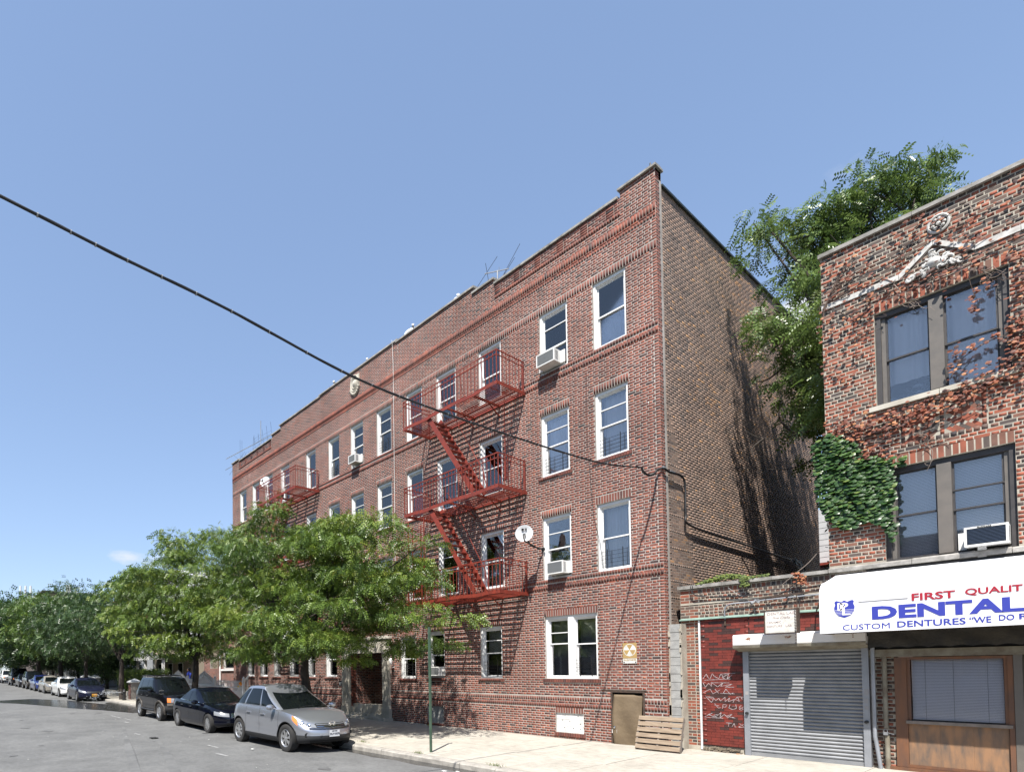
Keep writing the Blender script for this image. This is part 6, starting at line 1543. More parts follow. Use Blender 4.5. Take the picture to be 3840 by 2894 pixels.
make_car('parked_car','white sedan parked behind the dark blue one',-45.5,7.5,sedan('car_white',wb=2.95,rear=1.25,front=.95))
make_car('parked_car','beige sedan parked between the white and the blue one',-52.2,7.5,sedan('beige'))
make_car('parked_car','bright blue sedan parked behind the beige one',-57.6,7.5,sedan('car_blue'))
make_car('parked_car','dark SUV half hidden between the blue sedan and a black sedan',-63.2,7.5,dict(PATH,hl=dict(x=1.98,y=.40,lo=(.60,.60),hi=(.86,.86)),extra=[]))
make_car('parked_car','black sedan parked in front of the dark van far down the street',-69.3,7.5,sedan('ink'))
make_car('parked_van','tall dark van with a pale roof rack far down the street',-76.3,7.5,VAN)
make_car('parked_car','small white SUV at the far left end of the row',-87.5,7.5,dict(PATH,paint='car_white',clad=0,lip=None,extra=[]))
dv=make_car('parked_car','black car standing in the driveway behind the white iron fence',-31.5,12.6,sedan('ink'),group=None)
dv.location.z=.1
# ============================================================ FOLIAGE
def frond_template(npair=4,L=.17,lw=.022,ll=.055,droop=.35):
    V=[];F=[]
    for i in range(npair):
        t=(i+.6)/npair; x=L*t; z=-droop*L*t*t
        for sg in (-1,1):
            b=len(V); V+=[(x,0,z),(x+lw*.5+ll*.25,sg*ll*.55,z-.004-ll*.08),(x+ll*.35,sg*ll,z-ll*.22),(x-lw*.5+ll*.25,sg*ll*.5,z-.004-ll*.06)]; F.append((b,b+1,b+2,b+3))
    return np.array(V),np.array(F)
def scatter(P,A,EL,RO,S,tone,tmpl):
    V,F=tmpl; n=len(P); v=V[None]*S[:,None,None]
    # roll about x, elevation about y, azimuth about z
    c,s=np.cos(RO)[:,None],np.sin(RO)[:,None]; y=v[:,:,1]*c-v[:,:,2]*s; z=v[:,:,1]*s+v[:,:,2]*c; x=v[:,:,0]
    c,s=np.cos(EL)[:,None],np.sin(EL)[:,None]; x,z=x*c-z*s,x*s+z*c
    c,s=np.cos(A)[:,None],np.sin(A)[:,None]; x,y=x*c-y*s,x*s+y*c
    W=np.stack([x,y,z],2)+P[:,None,:]
    FF=(F[None]+len(V)*np.arange(n)[:,None,None]).reshape(-1,F.shape[1])
    return W.reshape(-1,3),FF,np.repeat(tone,len(V))
def sample_ell(E,n,shell=.0):
    vols=np.array([e[1][0]*e[1][1]*e[1][2] for e in E])**(.8); pick=rng.choice(len(E),n,p=vols/vols.sum()); out=np.zeros((n,3))
    for i,k in enumerate(pick):
        d=rng.normal(size=3); d/=np.linalg.norm(d); r_=rng.uniform(shell**3,1)**(1/3); out[i]=np.array(E[k][0])+d*r_*np.array(E[k][1])
    return out
def tree(name,label,base,fork,ells,nspray,per,mat_='leaf',spray=(.75,.24),tmpl=None,group=None,trunk_r=.16,size=1,limbs=14,lean=(0,0),bright=.0,trunks=None,cat='tree',shell=.35):
    t=wthing(name,label,cat,base,group); b=Vector(base); f=Vector(fork)
    m=MB(); pts=smooth_pts([b-Vector((0,0,.2)),b+(f-b)*.35+Vector((rnd.uniform(-.05,.05),rnd.uniform(-.05,.05),0)),b+(f-b)*.7+Vector((rnd.uniform(-.06,.06),0,0)),f],4)
    m.tube(pts,[trunk_r*(1.25-.55*i/(len(pts)-1)) for i in range(len(pts))],10)
    build(m,'trunk','bark',t,smooth=True)
    SP=sample_ell(ells,nspray,shell)
    order=np.argsort(rng.random(nspray))
    m=MB(); k=0
    for i in order[:limbs]:
        p=Vector(SP[i]); mid=f.lerp(p,.45)+Vector((rnd.uniform(-.2,.2),rnd.uniform(-.2,.2),.35+rnd.uniform(0,.4))); c=smooth_pts([f-Vector((0,0,.25)),f.lerp(mid,.5)+Vector((0,0,.1)),mid,p],4)
        r0=trunk_r*rnd.uniform(.35,.6); m.tube(c,[max(.012,r0*(1-.85*q/(len(c)-1))) for q in range(len(c))],6)
        for j in order[(k*9)%nspray:(k*9)%nspray+9]:
            e=Vector(SP[j]); s_=c[len(c)//2+rnd.randint(0,len(c)//2-1)]
            if (e-s_).length<2.6: m.tube([s_,s_.lerp(e,.5)+Vector((0,0,.1)),e],[.022,.014,.006],5)
        k+=1
    build(m,'limbs','bark',t,smooth=True)
    Ps=[];As=[];Es=[];Ro=[];Ss=[];Ts=[]
    zc=np.array([e[0][2] for e in ells]).mean()
    for p in SP:
        n=int(per*rng.uniform(.6,1.4)); R_=spray[0]*rng.uniform(.6,1.25); tp=rng.normal(0,.12)+bright
        az=rng.uniform(0,2*np.pi,n); rr=R_*np.sqrt(rng.uniform(0,1,n)); h=spray[1]*R_/spray[0]
        x=np.cos(az)*rr; y=np.sin(az)*rr; z=h*(1-(rr/R_)**2)*1.2+rng.normal(0,h*.45,n)
        Ps.append(p+np.stack([x,y,z],1)); As.append(az+rng.normal(0,.6,n)); Es.append(-.15-.45*(rr/R_)+rng.normal(0,.5,n)); Ro.append(rng.normal(0,.9,n)); Ss.append(size*rng.uniform(.7,1.35,n))
        Ts.append(np.clip(.42+tp+.25*(z/h)*.35+rng.normal(0,.15,n)+(rng.random(n)<.06)*.35,0,1))
    V,F,T=scatter(np.concatenate(Ps),np.concatenate(As),np.concatenate(Es),np.concatenate(Ro),np.concatenate(Ss),np.concatenate(Ts),tmpl or FT)
    me=npmesh('crown',V,F,mat_,T); link('crown',me,t)
    return t
FT=frond_template(4,.20,.042,.05); FT2=frond_template(3,.24,.07,.085); FTA=frond_template(5,.50,.085,.15,.5)
GT='street trees along the kerb'
tree('locust_tree','feathery green locust tree behind the silver SUV, in front of the brick building','-' and (-15.55,9.95,0),(-15.75,10.0,2.5),
 [((-16.9,10.0,5.75),(3.6,2.6,1.5)),((-13.6,10.3,5.2),(2.6,2.2,1.25)),((-14.6,10.0,3.5),(3.6,2.4,1.15)),((-19.6,9.9,5.7),(2.2,1.8,1.3)),((-11.6,11.2,3.45),(1.1,.9,.45)),((-18.0,9.7,3.7),(2.6,2.0,1.3)),((-12.3,10.8,4.6),(1.6,1.4,1.2)),((-20.9,9.7,6.9),(1.1,1.0,.6)),((-16.6,9.8,6.9),(1.6,1.3,.55)),((-13.2,10.2,6.35),(1.2,1.0,.4)),((-13.2,11.2,3.1),(2.4,1.3,.75)),((-16.2,9.6,2.9),(2.6,1.8,.6)),((-14.6,9.8,2.55),(2.8,1.6,.45)),((-18.4,9.6,2.7),(2.4,1.5,.5)),((-10.9,11.4,3.3),(.8,.5,.25)),((-12.2,11.9,2.6),(1.0,.6,.45))],
 225,150,group=GT,trunk_r=.155,limbs=26,spray=(.82,.15))
tree('locust_tree','locust tree behind the dark SUV, second from the right along the kerb',(-25.3,9.95,.1),(-25.2,10.0,2.7),
 [((-26.8,10,6.2),(3.6,2.6,1.9)),((-30.6,10,5.6),(3.4,2.6,2.0)),((-23.4,10,4.6),(2.6,2.2,1.8)),((-27.5,9.6,3.7),(5.0,2.4,1.3)),((-33.6,9.8,5.2),(2.0,1.6,1.2)),((-26.0,9.8,7.7),(2.0,1.6,.6))],
 200,100,group=GT,trunk_r=.15,limbs=20,tmpl=FT2,size=.85,spray=(.9,.17))
tree('locust_tree','dark green locust tree over the blue sedan with yellowish hanging shoots',(-37.4,9.9,.2),(-37.6,9.9,2.8),
 [((-38.5,9.8,5.6),(4.0,2.8,2.2)),((-42.5,9.6,5.2),(3.2,2.8,2.0)),((-36,9.8,4.2),(2.6,2.2,1.3))],150,45,mat_='leaf_dark',group=GT,tmpl=FT2,bright=-.1,size=1.05,spray=(1.0,.34),limbs=14)
tree('locust_tree','broad dark street tree above the white sedan',(-47.9,9.9,.3),(-48,9.9,3.0),
 [((-49,9.6,6.0),(5.0,3.2,2.8)),((-46,9.2,4.4),(3.4,2.8,1.6)),((-53,9.6,5.6),(3.4,2.8,2.3))],170,45,mat_='leaf_dark',group=GT,tmpl=FT2,bright=-.14,size=1.35,spray=(1.2,.4),limbs=14)
tree('locust_tree','street tree with a thick crown above the beige and blue cars',(-58.8,9.9,.4),(-59,9.9,3.4),
 [((-60,9.5,6.6),(5.2,3.6,2.9)),((-57,9.2,5.2),(4.0,3.0,2.0)),((-65,9.5,6.6),(3.6,3.0,3.1))],130,45,mat_='leaf',group=GT,tmpl=FT2,bright=-.15,size=1.8,spray=(1.4,.45),trunk_r=.22,limbs=12)
tree('locust_tree','tall street tree above the dark van, highest of the far ones',(-73,9.9,.55),(-73,9.9,4),
 [((-74,9.5,7.9),(6,4.2,3.3)),((-80,9.2,7.9),(5,4,3.4)),((-76,9.0,5.0),(7,3.6,2.2))],130,45,mat_='leaf_dark',group=GT,tmpl=FT2,size=2.3,spray=(1.8,.55),trunk_r=.26,limbs=10)
tree('locust_tree','farthest street tree at the left edge of the view',(-95,9.5,.8),(-95,9.5,4.2),
 [((-96,9.0,8.8),(8,4.8,4.2)),((-104,8.5,8.8),(7,4.6,4.4)),((-97,8.4,5.2),(8,4,2.6))],120,45,mat_='leaf_dark',group=GT,tmpl=FT2,size=3.0,spray=(2.3,.7),trunk_r=.28,limbs=10)
tree('locust_tree','street tree crown beyond the last visible white car',(-118,9,1.0),(-118,9,4.5),
 [((-120,8.0,10.4),(12,6,5.0)),((-134,7,11.4),(12,6,5.4)),((-126,6.5,6),(14,5,3.5))],110,45,mat_='leaf_dark',group=GT,tmpl=FT2,size=4,spray=(3.2,1.0),trunk_r=.3,limbs=8)
tree('garden_tree','green tree rising behind the porch house beyond the hedge',(-41,21,.2),(-41,21,4.5),
 [((-42,21,7.5),(5.5,4,3.0)),((-36,20,6.5),(3.5,3,2.5)),((-48,21,8),(5,4,3.2))],110,45,mat_='leaf_dark',tmpl=FT2,size=1.8,spray=(1.3,.45),trunk_r=.2,limbs=10)
tree('garden_tree','tree mass far behind the row houses on the left',(-75,24,.4),(-75,24,5),
 [((-76,24,10),(9,5,4)),((-62,24,9),(8,5,3.5)),((-90,24,12),(10,5,5))],110,45,mat_='leaf_dark',tmpl=FT2,size=2.8,spray=(2.2,.7),trunk_r=.3,limbs=8)
for i_,(x_,z_,lb) in enumerate(((-55,4.6,'dense dark garden tree added to shade the gap behind the white sedan'),(-68,5.4,'dense dark garden tree added for shade behind the dark SUV far down the street'),(-84,6.2,'dense dark garden tree added for shade behind the far white SUV'))):
    tree('garden_tree',lb,(x_,13.2,.3),(x_,13.2,2.4),[((x_,13.0,z_),(6.5,2.2,z_-1.5)),((x_+4,12.6,z_*.7),(3.5,1.6,2.0))],110,50,mat_='leaf_dark',tmpl=FT2,bright=-.2,size=1.7,spray=(1.2,.35),limbs=8)  # second tree row, added to shade and hide the pale houses behind
# the tall back-yard tree between the two buildings
def pe(px,py,Y,r,ry=None,rz=None):
    x,z=at(px,py,Y); return ((x,Y,z),(r,ry or r*1.6,rz or r*.8))
tree('ailanthus_tree','tall airy back-yard tree with drooping compound leaves rising behind the low shop',(-2.6,20.0,0),(-3.6,19.2,8.2),
 [pe(2850,935,17.9,.42),pe(2900,830,18.1,.45),pe(2980,900,18.3,.6),pe(3060,790,18.6,.55),pe(3040,960,18.8,.6),pe(3150,800,19.2,.6),pe(3230,720,19.4,.55),pe(3330,680,19.6,.5),pe(3420,670,19.8,.5),pe(3490,690,20,.4),pe(3180,920,20,.9),pe(3330,850,20.5,.9),pe(3460,800,20.6,.6),
  pe(2870,1215,17.7,.42),pe(2960,1290,18.0,.50),pe(3030,1220,18.2,.45),pe(2960,1400,18.2,.40),pe(3050,1370,18.5,.5),pe(3030,1510,18.8,.38),pe(2990,1080,18.6,.4),pe(3060,1110,18.8,.4),pe(3040,1620,19,.3),pe(3060,1730,20,.25),pe(2900,1060,18.4,.30),
  ((-3.9,17.0,10.4),(.6,1.4,1.2)),((-3.9,18.8,9.0),(.7,1.8,1.6)),((-3.2,20.5,11.5),(1.2,2.2,1.6)),((-3.6,17.2,7.6),(.6,1.5,1.4))],
 270,34,mat_='leaf_ail',spray=(.42,.15),tmpl=FTA,trunk_r=.19,size=.50,limbs=30,shell=.2)
tree('ailanthus_tree','second back-yard tree mostly hidden behind the vine-covered building',(-1.4,25.5,0),(-2.4,24.8,6.5),
 [((-4.0,24.2,9.4),(1.1,2.0,1.6)),((-3.4,25.5,7.2),(1.2,2.0,1.8)),pe(3075,1560,22,.45,1.5,1.2),pe(3060,1300,22,.5,1.5,1.0),((-4.2,21.5,8.6),(.8,2.0,1.8)),((-4.3,22.8,5.8),(.7,2.0,1.6))],110,34,mat_='leaf_ail',spray=(.6,.2),tmpl=FTA,trunk_r=.16,size=.7,limbs=14,shell=.1)
# bare low limbs in front of the flank wall
m=MB()
for pts in ([(-3.6,19.2,9.0),(-4.2,18.6,8.2),(-4.9,18.2,7.9),(-5.5,17.9,7.95),(-5.9,17.8,8.3)],[(-4.9,18.2,7.9),(-5.2,18.1,8.4),(-5.15,18.1,8.9)],[(-5.5,17.9,7.95),(-5.7,17.7,7.7),(-5.65,17.7,7.4)],[(-4.2,18.6,8.2),(-4.5,18.5,7.4),(-5.0,18.3,7.1),(-5.5,18.2,7.2)],[(-5.0,18.3,9.9),(-5.5,18.2,9.6),(-5.9,18.2,9.75)],[(-3.4,20.0,9.2),(-4.6,18.9,9.4),(-5.0,18.3,9.9),(-5.2,18.2,10.6)]):
    P_=smooth_pts(pts,5); m.tube(P_,[max(.006,.030*(1-.8*i/(len(P_)-1))) for i in range(len(P_))],6)
build(m,'bare_limbs','bark',bpy.data.objects['ailanthus_tree'],smooth=True)
# ------------------------------------------------------------ climbers
LT=(np.array([(0,0,0),(-.5,-.35,.05),(-.42,-.75,.0),(0,-1.0,-.12),(.42,-.75,.0),(.5,-.35,.05),(0,-.45,.16)]),np.array([(0,1,2,6),(6,2,3,3),(6,3,4,4),(0,6,4,5)]))
def leaves_on_wall(par,name,P,N,S,tone,mat_,plane_n=Vector((0,-1,0))):
    # leaf hangs down the wall, tilted outwards
    V,F=LT; n=len(P); v=V[None]*S[:,None,None]
    az=rng.normal(0,.55,n); tl=rng.uniform(.15,1.0,n); c,s=np.cos(az)[:,None],np.sin(az)[:,None]
    x=v[:,:,0]*c-v[:,:,1]*s; d=v[:,:,0]*s+v[:,:,1]*c; o=v[:,:,2]
    c,s=np.cos(tl)[:,None],np.sin(tl)[:,None]; z=d*c+o*0; y=-(o+ -d*s)   # tip swings away from the wall
    if name=='x': W=np.stack([-y,x,z],2)
    else: W=np.stack([x,y,z],2)
    W=W+P[:,None,:]; F2=[]
    FF=(np.array([(0,1,2,6),(0,6,4,5),(6,2,3,4)])[None]+7*np.arange(n)[:,None,None]).reshape(-1,4)
    me=npmesh('leaves',W.reshape(-1,3),FF,mat_,np.repeat(tone,7)); return link('leaves',me,par,kind='stuff')
def inpoly(x,z,poly):
    r_=False; j=len(poly)-1
    for i in range(len(poly)):
        if (poly[i][1]>z)!=(poly[j][1]>z) and x<(poly[j][0]-poly[i][0])*(z-poly[i][1])/(poly[j][1]-poly[i][1])+poly[i][0]: r_=not r_
        j=i
    return r_
iv=wthing('green_ivy','dense patch of glossy green ivy at the left edge of the two-storey building','ivy',(-3.1,YB,5))
poly=[(-3.66,6.45),(-3.42,6.58),(-3.22,6.46),(-3.0,6.25),(-2.95,5.95),(-2.75,5.92),(-2.55,5.78),(-2.50,5.3),(-2.52,4.95),(-2.55,4.75),(-2.50,4.45),(-2.52,4.25),(-2.60,4.38),(-2.66,4.62),(-2.9,4.68),(-3.15,4.62),(-3.38,4.72),(-3.52,4.95),(-3.62,5.3),(-3.66,5.9)]
P=[]
while len(P)<1900:
    x=rng.uniform(-3.72,-2.45); z=rng.uniform(4.2,6.62)
    if inpoly(x,z,poly): P.append((x,YB-.04-.06*rng.random()-.04*max(0,math.sin(x*9+z*3)),z+.03))
for k in range(40): P.append((rng.uniform(-2.85,-2.3),YB-.06-.05*rng.random(),5.80+rng.uniform(-.05,.07)-.1*rng.random()))
P=np.array(P); n=len(P); leaves_on_wall(iv,'y',P,None,rng.uniform(.05,.11,n),np.clip(rng.normal(.5,.25,n),0,1),'leaf_ivy')
m=MB()
for k in range(14):
    x=rnd.uniform(-3.5,-2.7); m.tube(smooth_pts([(x,YB-.02,4.7),(x+rnd.uniform(-.2,.2),YB-.03,5.3),(x+rnd.uniform(-.3,.3),YB-.03,6.1)],4),.006,4)
build(m,'stems','vine',iv)
dvn=wthing('dry_vine','dead climbing vine with brown curled leaves sprawling over the two-storey facade','vine',(-2,YB,7))
m=MB(); stems=[]
def stem(pts,r0,mat_='vine'):
    c=smooth_pts([(x,YB-.03-.03*rnd.random(),z) for x,z in pts],6); stems.append(c); b=MB(); b.tube(c,[max(.003,r0*(1-.7*i/(len(c)-1))) for i in range(len(c))],5); build(b,'stem',mat_,dvn)
stem([(-3.46,9.15),(-3.38,9.3),(-3.3,9.5),(-3.2,9.7),(-3.08,9.85),(-2.92,10.0)],.018); stem([(-3.45,9.1),(-3.36,9.35),(-3.22,9.6),(-3.12,9.82)],.013); stem([(-3.47,8.9),(-3.42,9.2),(-3.25,9.45),(-2.95,9.62),(-2.5,9.62),(-2.0,9.82),(-1.4,10.02),(-.7,10.1)],.012)
stem([(-3.35,9.35),(-3.0,9.42),(-2.6,9.30),(-2.4,9.13),(-2.2,9.2),(-1.9,9.52)],.012,'vine_pale'); stem([(-3.3,9.25),(-2.9,9.35),(-2.5,9.42),(-2.1,9.55),(-1.6,9.65),(-1.0,9.6)],.011)
stem([(-2.35,9.12),(-2.0,9.05),(-1.6,9.12),(-1.2,9.3),(-.7,9.45),(0,9.5)],.009,'vine_pale'); stem([(-3.2,8.95),(-2.7,9.0),(-2.2,8.95),(-1.8,8.93),(-1.3,9.0),(-.8,9.12),(0,9.2)],.010)
stem([(-1.45,9.98),(-1.42,9.85),(-1.25,9.75),(-.9,9.72),(-.6,9.75)],.010,'vine_pale'); stem([(-2.42,9.08),(-2.36,8.95),(-2.28,8.86),(-2.2,8.75)],.010,'vine_pale'); stem([(-2.3,9.82),(-2.28,9.6),(-2.31,9.45)],.008,'vine_pale')
stem([(-2.75,9.0),(-2.76,8.2),(-2.73,7.5),(-2.76,6.9)],.004); stem([(-3.2,8.95),(-2.9,8.7),(-2.7,8.6)],.008); stem([(-3.45,8.3),(-3.2,8.3),(-2.95,8.35),(-2.75,8.25)],.007)
stem([(-3.45,6.6),(-3.0,6.5),(-2.4,6.55),(-1.9,6.7),(-1.4,6.85),(-.9,7.2),(-.5,7.6)],.011); stem([(-3.3,6.3),(-2.6,6.2),(-2.0,6.2),(-1.5,6.35),(-1.1,6.6)],.009,'vine_pale'); stem([(-1.75,7.0),(-1.6,7.3),(-1.3,7.45),(-1.05,7.5),(-.8,7.9),(-.7,8.6),(-.75,9.3)],.009)
stem([(-2.1,5.95),(-2.0,5.8),(-2.02,5.6),(-2.08,5.45)],.006,'vine_pale'); stem([(-3.4,6.2),(-2.9,6.05),(-2.5,5.98),(-2.0,5.98),(-1.6,6.1)],.007)
stem([(-1.5,8.9),(-1.48,8.6),(-1.43,8.3),(-1.44,8.05)],.004); stem([(-1.35,8.75),(-1.2,8.6),(-1.1,8.5)],.004)
for k in range(90):
    c=rnd.choice(stems); p=c[rnd.randint(1,len(c)-2)]; x,z=p.x,p.z; pts=[(x,z)]
    for q in range(4): x+=rnd.uniform(-.10,.14); z+=rnd.uniform(-.10,.08); pts.append((x,z))
    stem(pts,.005,rnd.choice(['vine','vine_pale']))
P=[]
def dens(x,z):
    d=0
    zl=6.45+.12*(x+3.45)*.6+.28*max(0,(x+1.9))     # main dead swathe rising to the right
    d=max(d,1.0*math.exp(-((z-zl)/.20)**2))
    if x<-2.6: d=max(d,.95*math.exp(-((z-6.55)/.25)**2-((x+3.2)/.4)**2))
    if -3.1<x<-2.4: d=max(d,.8*math.exp(-((z-6.0)/.12)**2-((x+2.78)/.3)**2))
    if x>-1.12: d=max(d,.9*math.exp(-((z-7.3)/.55)**2)); d=max(d,.5*math.exp(-((z-8.5)/.5)**2)*(x>-1.0))
    if z>8.75: d=max(d,.07+.10*(math.sin(x*5+z*3)>.3)); 
    if 8.75<z<9.0: d=max(d,.25)
    if x<-2.75 and 7.6<z<8.9: d=max(d,.10)
    if -1.75<x<-1.4 and 7.1<z<7.5: d=max(d,.35)
    inw=(W3[0]+.05<x<W3[1]-.05 and W3[2]+.1<z<W3[3]-.02)
    if inw:
        d=.0
        if z>8.45 and rnd.random()<.3: d=.10
        if math.hypot((x+1.44)/.06,(z-8.25)/.28)<1: d=.7
        if math.hypot((x+1.3)/.12,(z-8.42)/.07)<1: d=.6
        if -1.78<x<-1.6 and z<7.6: d=.55
        if x>-1.75 and abs(z-(7.42+.12*(x+1.75)))<.07: d=.55
        if x>-1.75 and z<7.12: d=.35
    if z>ZT-.05 or z<5.88: d=0
    return d
while len(P)<3600:
    x=rnd.uniform(-3.52,1.6); z=rnd.uniform(5.85,10.2)
    if rnd.random()<dens(x,z): P.append((x,YB-.04-.08*rnd.random(),z))
P=np.array(P); n=len(P); leaves_on_wall(dvn,'y',P,None,rng.uniform(.03,.075,n),np.clip(rng.normal(.5,.3,n),0,1),'leaf_dry')
# small dead tuft and weeds on the low coping
wl=wthing('coping_weeds','bright green weeds growing along the low stone coping','plant',(-5.3,YB,3.9))
P=[]
for k in range(420):
    u=rnd.random(); x=-5.92+u*1.15; P.append((x,YB-.08+.3*rnd.random(),3.90+.06*math.sin(u*3.1)+.10*rnd.random()*math.sin(u*3.14)+(.0)))
for k in range(60): P.append((rnd.uniform(-5.0,-4.85),YB-.1,rnd.uniform(3.74,3.95)))
for k in range(50): P.append((rnd.uniform(-4.8,-4.5),YB-.02,rnd.uniform(3.90,3.95)))
P=np.array(P); n=len(P); leaves_on_wall(wl,'y',P,None,rng.uniform(.03,.06,n),rng.uniform(0,1,n),'leaf_weed')
tf=wthing('dry_tuft','small tuft of dead orange leaves and a bare twig on the low coping','plant',(-4.0,YB,3.9))
P=[(rnd.gauss(-3.98,.04)+.10*q,YB-.12-.05*rnd.random(),3.90-.28*q+rnd.uniform(-.03,.03)) for q in [rnd.random() for _ in range(46)]]
P=np.array(P); leaves_on_wall(tf,'y',P,None,rng.uniform(.03,.06,len(P)),rng.uniform(.5,1,len(P)),'leaf_dry')
m=MB(); m.tube(smooth_pts([(-4.25,YB-.1,3.66),(-4.0,YB-.12,3.87),(-3.8,YB-.1,4.05),(-3.66,YB-.1,4.22)],5),.007,5); build(m,'twig','vine_pale',tf)
si=wthing('flank_ivy','dark green ivy clump on the shaded flank wall where the cable turns down','ivy',(XR,24,4.8))
P=[]
for k in range(900):
    y=rnd.gauss(23.6,.8); z=rnd.uniform(3.3,5.5); 
    if abs(y-23.6-.5*math.sin(z*3))<.35+.5*(z<4.2): P.append((XR+.05+.1*rnd.random(),y,z))
P=np.array(P); leaves_on_wall(si,'x',P,None,rng.uniform(.07,.13,len(P)),rng.uniform(0,.8,len(P)),'leaf_ivy')
# weeds at the kerb
for k,(x,y) in enumerate(((-12.2,9.6),(-9.75,9.33),(-7.55,9.33),(-29.5,9.5))):
    m=MB()
    for q in range(46):
        a=rnd.uniform(0,6.28); l=rnd.uniform(.03,.09); bx_=x+rnd.gauss(0,.09); by=y+rnd.gauss(0,.03); m.add([(bx_-.006,by,-.03),(bx_+.006,by,-.03),(bx_+math.cos(a)*l,by+math.sin(a)*l*.6,l*.7)],[(0,1,2)])
    me=m.mesh('weeds','leaf_weed',fix=False); at_=me.attributes.new('tone','FLOAT','POINT'); at_.data.foreach_set('value',np.random.default_rng(k).uniform(0,1,len(me.vertices)).astype(np.float32)); o=link('grass_tuft',me); 
    tag(o,['sparse grass tuft in the sidewalk right of the silver SUV','grass tuft on the kerb stones below the green pole','grass tuft at the kerb near the bottom edge','grass tuft on the sidewalk beside the blue sedan'][k],'grass','grass tufts in the paving')
# ============================================================ LEFT BACKGROUND
nb=wthing('neighbour_house','red brick house set back beyond the apartment building with a white sill and downpipe','building',(-34,17,.1))
NY=16.5; mb=MB(); wall_with_holes(mb,NY,-40,-30.5,-.2,6.4,[(-36.6,-34.2,2.1,3.5),(-38.9,-37.5,2.1,3.5)],.2); build(mb,'wall','mortar_white',nb,fix=False)
NB_=[];z=0;i=0
while z<6.35: course(NB_,-40,-30.5,z+K/2,K-.012,[(-36.6,-34.2,2.1,3.5),(-38.9,-37.5,2.1,3.5)],FL,(i%2)*.151,tone_main); z+=K;i+=1
lay(nb,NB_,'brick',NY,nind=5)
bx('roof','shingle',nb,-40.2,-30.3,NY-.25,NY+8,6.4,6.6); mb=MB(); mb.add([(-30.5,NY,-.2),(-30.5,NY+8,-.2),(-30.5,NY+8,6.4),(-30.5,NY,6.4)],[(0,1,2,3)]); build(mb,'side_wall','brick_side',nb,fix=False)
bx('sill','white',nb,-36.8,-34.0,NY-.1,NY+.02,1.98,2.1); w_=bx('window','white',nb,-36.6,-34.2,NY+.1,NY+.18,2.1,3.5); bx('pane','pane',w_,-36.5,-34.3,NY+.08,NY+.095,2.2,3.4)
m=MB(); m.tube([(-36.95,NY-.08,6.3),(-36.95,NY-.08,0)],.06,8); build(m,'downpipe','white',nb)
ph=wthing('porch_house','pale house with a dark flat porch roof and white columns beyond the hedge','building',(-46,17,.2))
bx('wall','siding_tan',ph,-52,-41.5,16.5,24,3.1,3.9); bx('wall','siding',ph,-52,-41.5,16.45,24,3.9,7.6); bx('wall','siding_tan',ph,-52,-41.5,16.5,24,-.2,3.1)
bx('porch_roof','tile_dark',ph,-51,-41.8,13.9,16.44,3.05,3.25); bx('porch_fascia','white',ph,-51,-41.8,13.84,13.89,2.9,3.2)
for x in (-50.7,-48.6,-46.4,-44.2,-42.1): bx('porch_column','white',ph,x,x+.18,14,14.18,.2,3.0)
for x in (-50,-47.6,-45.2): 
    w_=bx('window','white',ph,x,x+1.1,16.38,16.44,1.2,2.7); bx('pane','car_glass',w_,x+.1,x+1.0,16.36,16.375,1.3,2.6)
    w_=bx('window','white',ph,x,x+1.1,16.36,16.42,4.5,6.1); bx('pane','car_glass',w_,x+.1,x+1.0,16.34,16.355,4.6,6.0)
mb=MB(); mb.prism([(-52.4,7.6),(-41.1,7.6),(-46.7,10.6)],16.2,24.2,axis='y'); build(mb,'roof','siding',ph)
lab=['white row house with red shingle roof, nearest beyond the porch house','tan row house in the middle of the far row','last pale row house visible between the far trees']
for k,(x,w_,mm) in enumerate(((-62,8.5,'siding'),(-73,9,'siding_tan'),(-86,10,'siding'))):
    rhs=wthing('row_house',lab[k],'building',(x,16,.4),'row houses behind the street trees')
    bx('wall',mm,rhs,x-w_/2,x+w_/2,15.5,24,-.2,6.8); bx('porch',mm,rhs,x-w_/2+.5,x+w_/2-.5,13.2,15.48,2.9,3.1)
    for q in (-3,-1.1,1.1,3): bx('column','white',rhs,x+q-.08,x+q+.08,13.3,13.45,.2,2.9)
    for q in (-2.6,0,2.6):
        for zz in (1.3,4.3): w2=bx('window','white',rhs,x+q-.55,x+q+.55,15.44,15.49,zz,zz+1.5); bx('pane','car_glass',w2,x+q-.45,x+q+.45,15.42,15.435,zz+.1,zz+1.4)
    mb=MB(); mb.prism([(x-w_/2-.3,6.8),(x+w_/2+.3,6.8),(x,9.4)],15.2,24.3,axis='y'); build(mb,'roof','shingle',rhs)
def at_px(px,py,Y): return at(px,py,Y)
x,z=at(120,2215,30); 
fb=wthing('far_brick_block','distant brick apartment block whose roof edge with antennas shows over the trees','building',(x,30,0))
xa,_=at(60,2230,30); xb,zb1=at(150,2222,30); 
bx('wall','brick_side',fb,xa-4,xb+6,30,48,0,zb1-.1); bx('parapet','mullion',fb,xa-4.2,xb+6.2,29.8,48,zb1-.1,zb1+.2)
for i_,(px,lab_) in enumerate(((76,'left'),(95,'middle'),(114,'right'))):
    xx,z0=at(px,2222,31); _,z1=at(px,2196,31); o=wthing('cell_antenna',lab_+'most of three white panel antennas on the distant roof' if lab_!='middle' else 'middle one of three white panel antennas on the distant roof','antenna',(xx,31,z0),'white panel antennas on the distant roof')
    bx('panel','white',o,xx-.9,xx+.9,30.8,31.2,z0,z1); m=MB(); m.tube([(xx,31.3,zb1-.5),(xx,31.3,z1)],.15,6); build(m,'mast','steel',o)
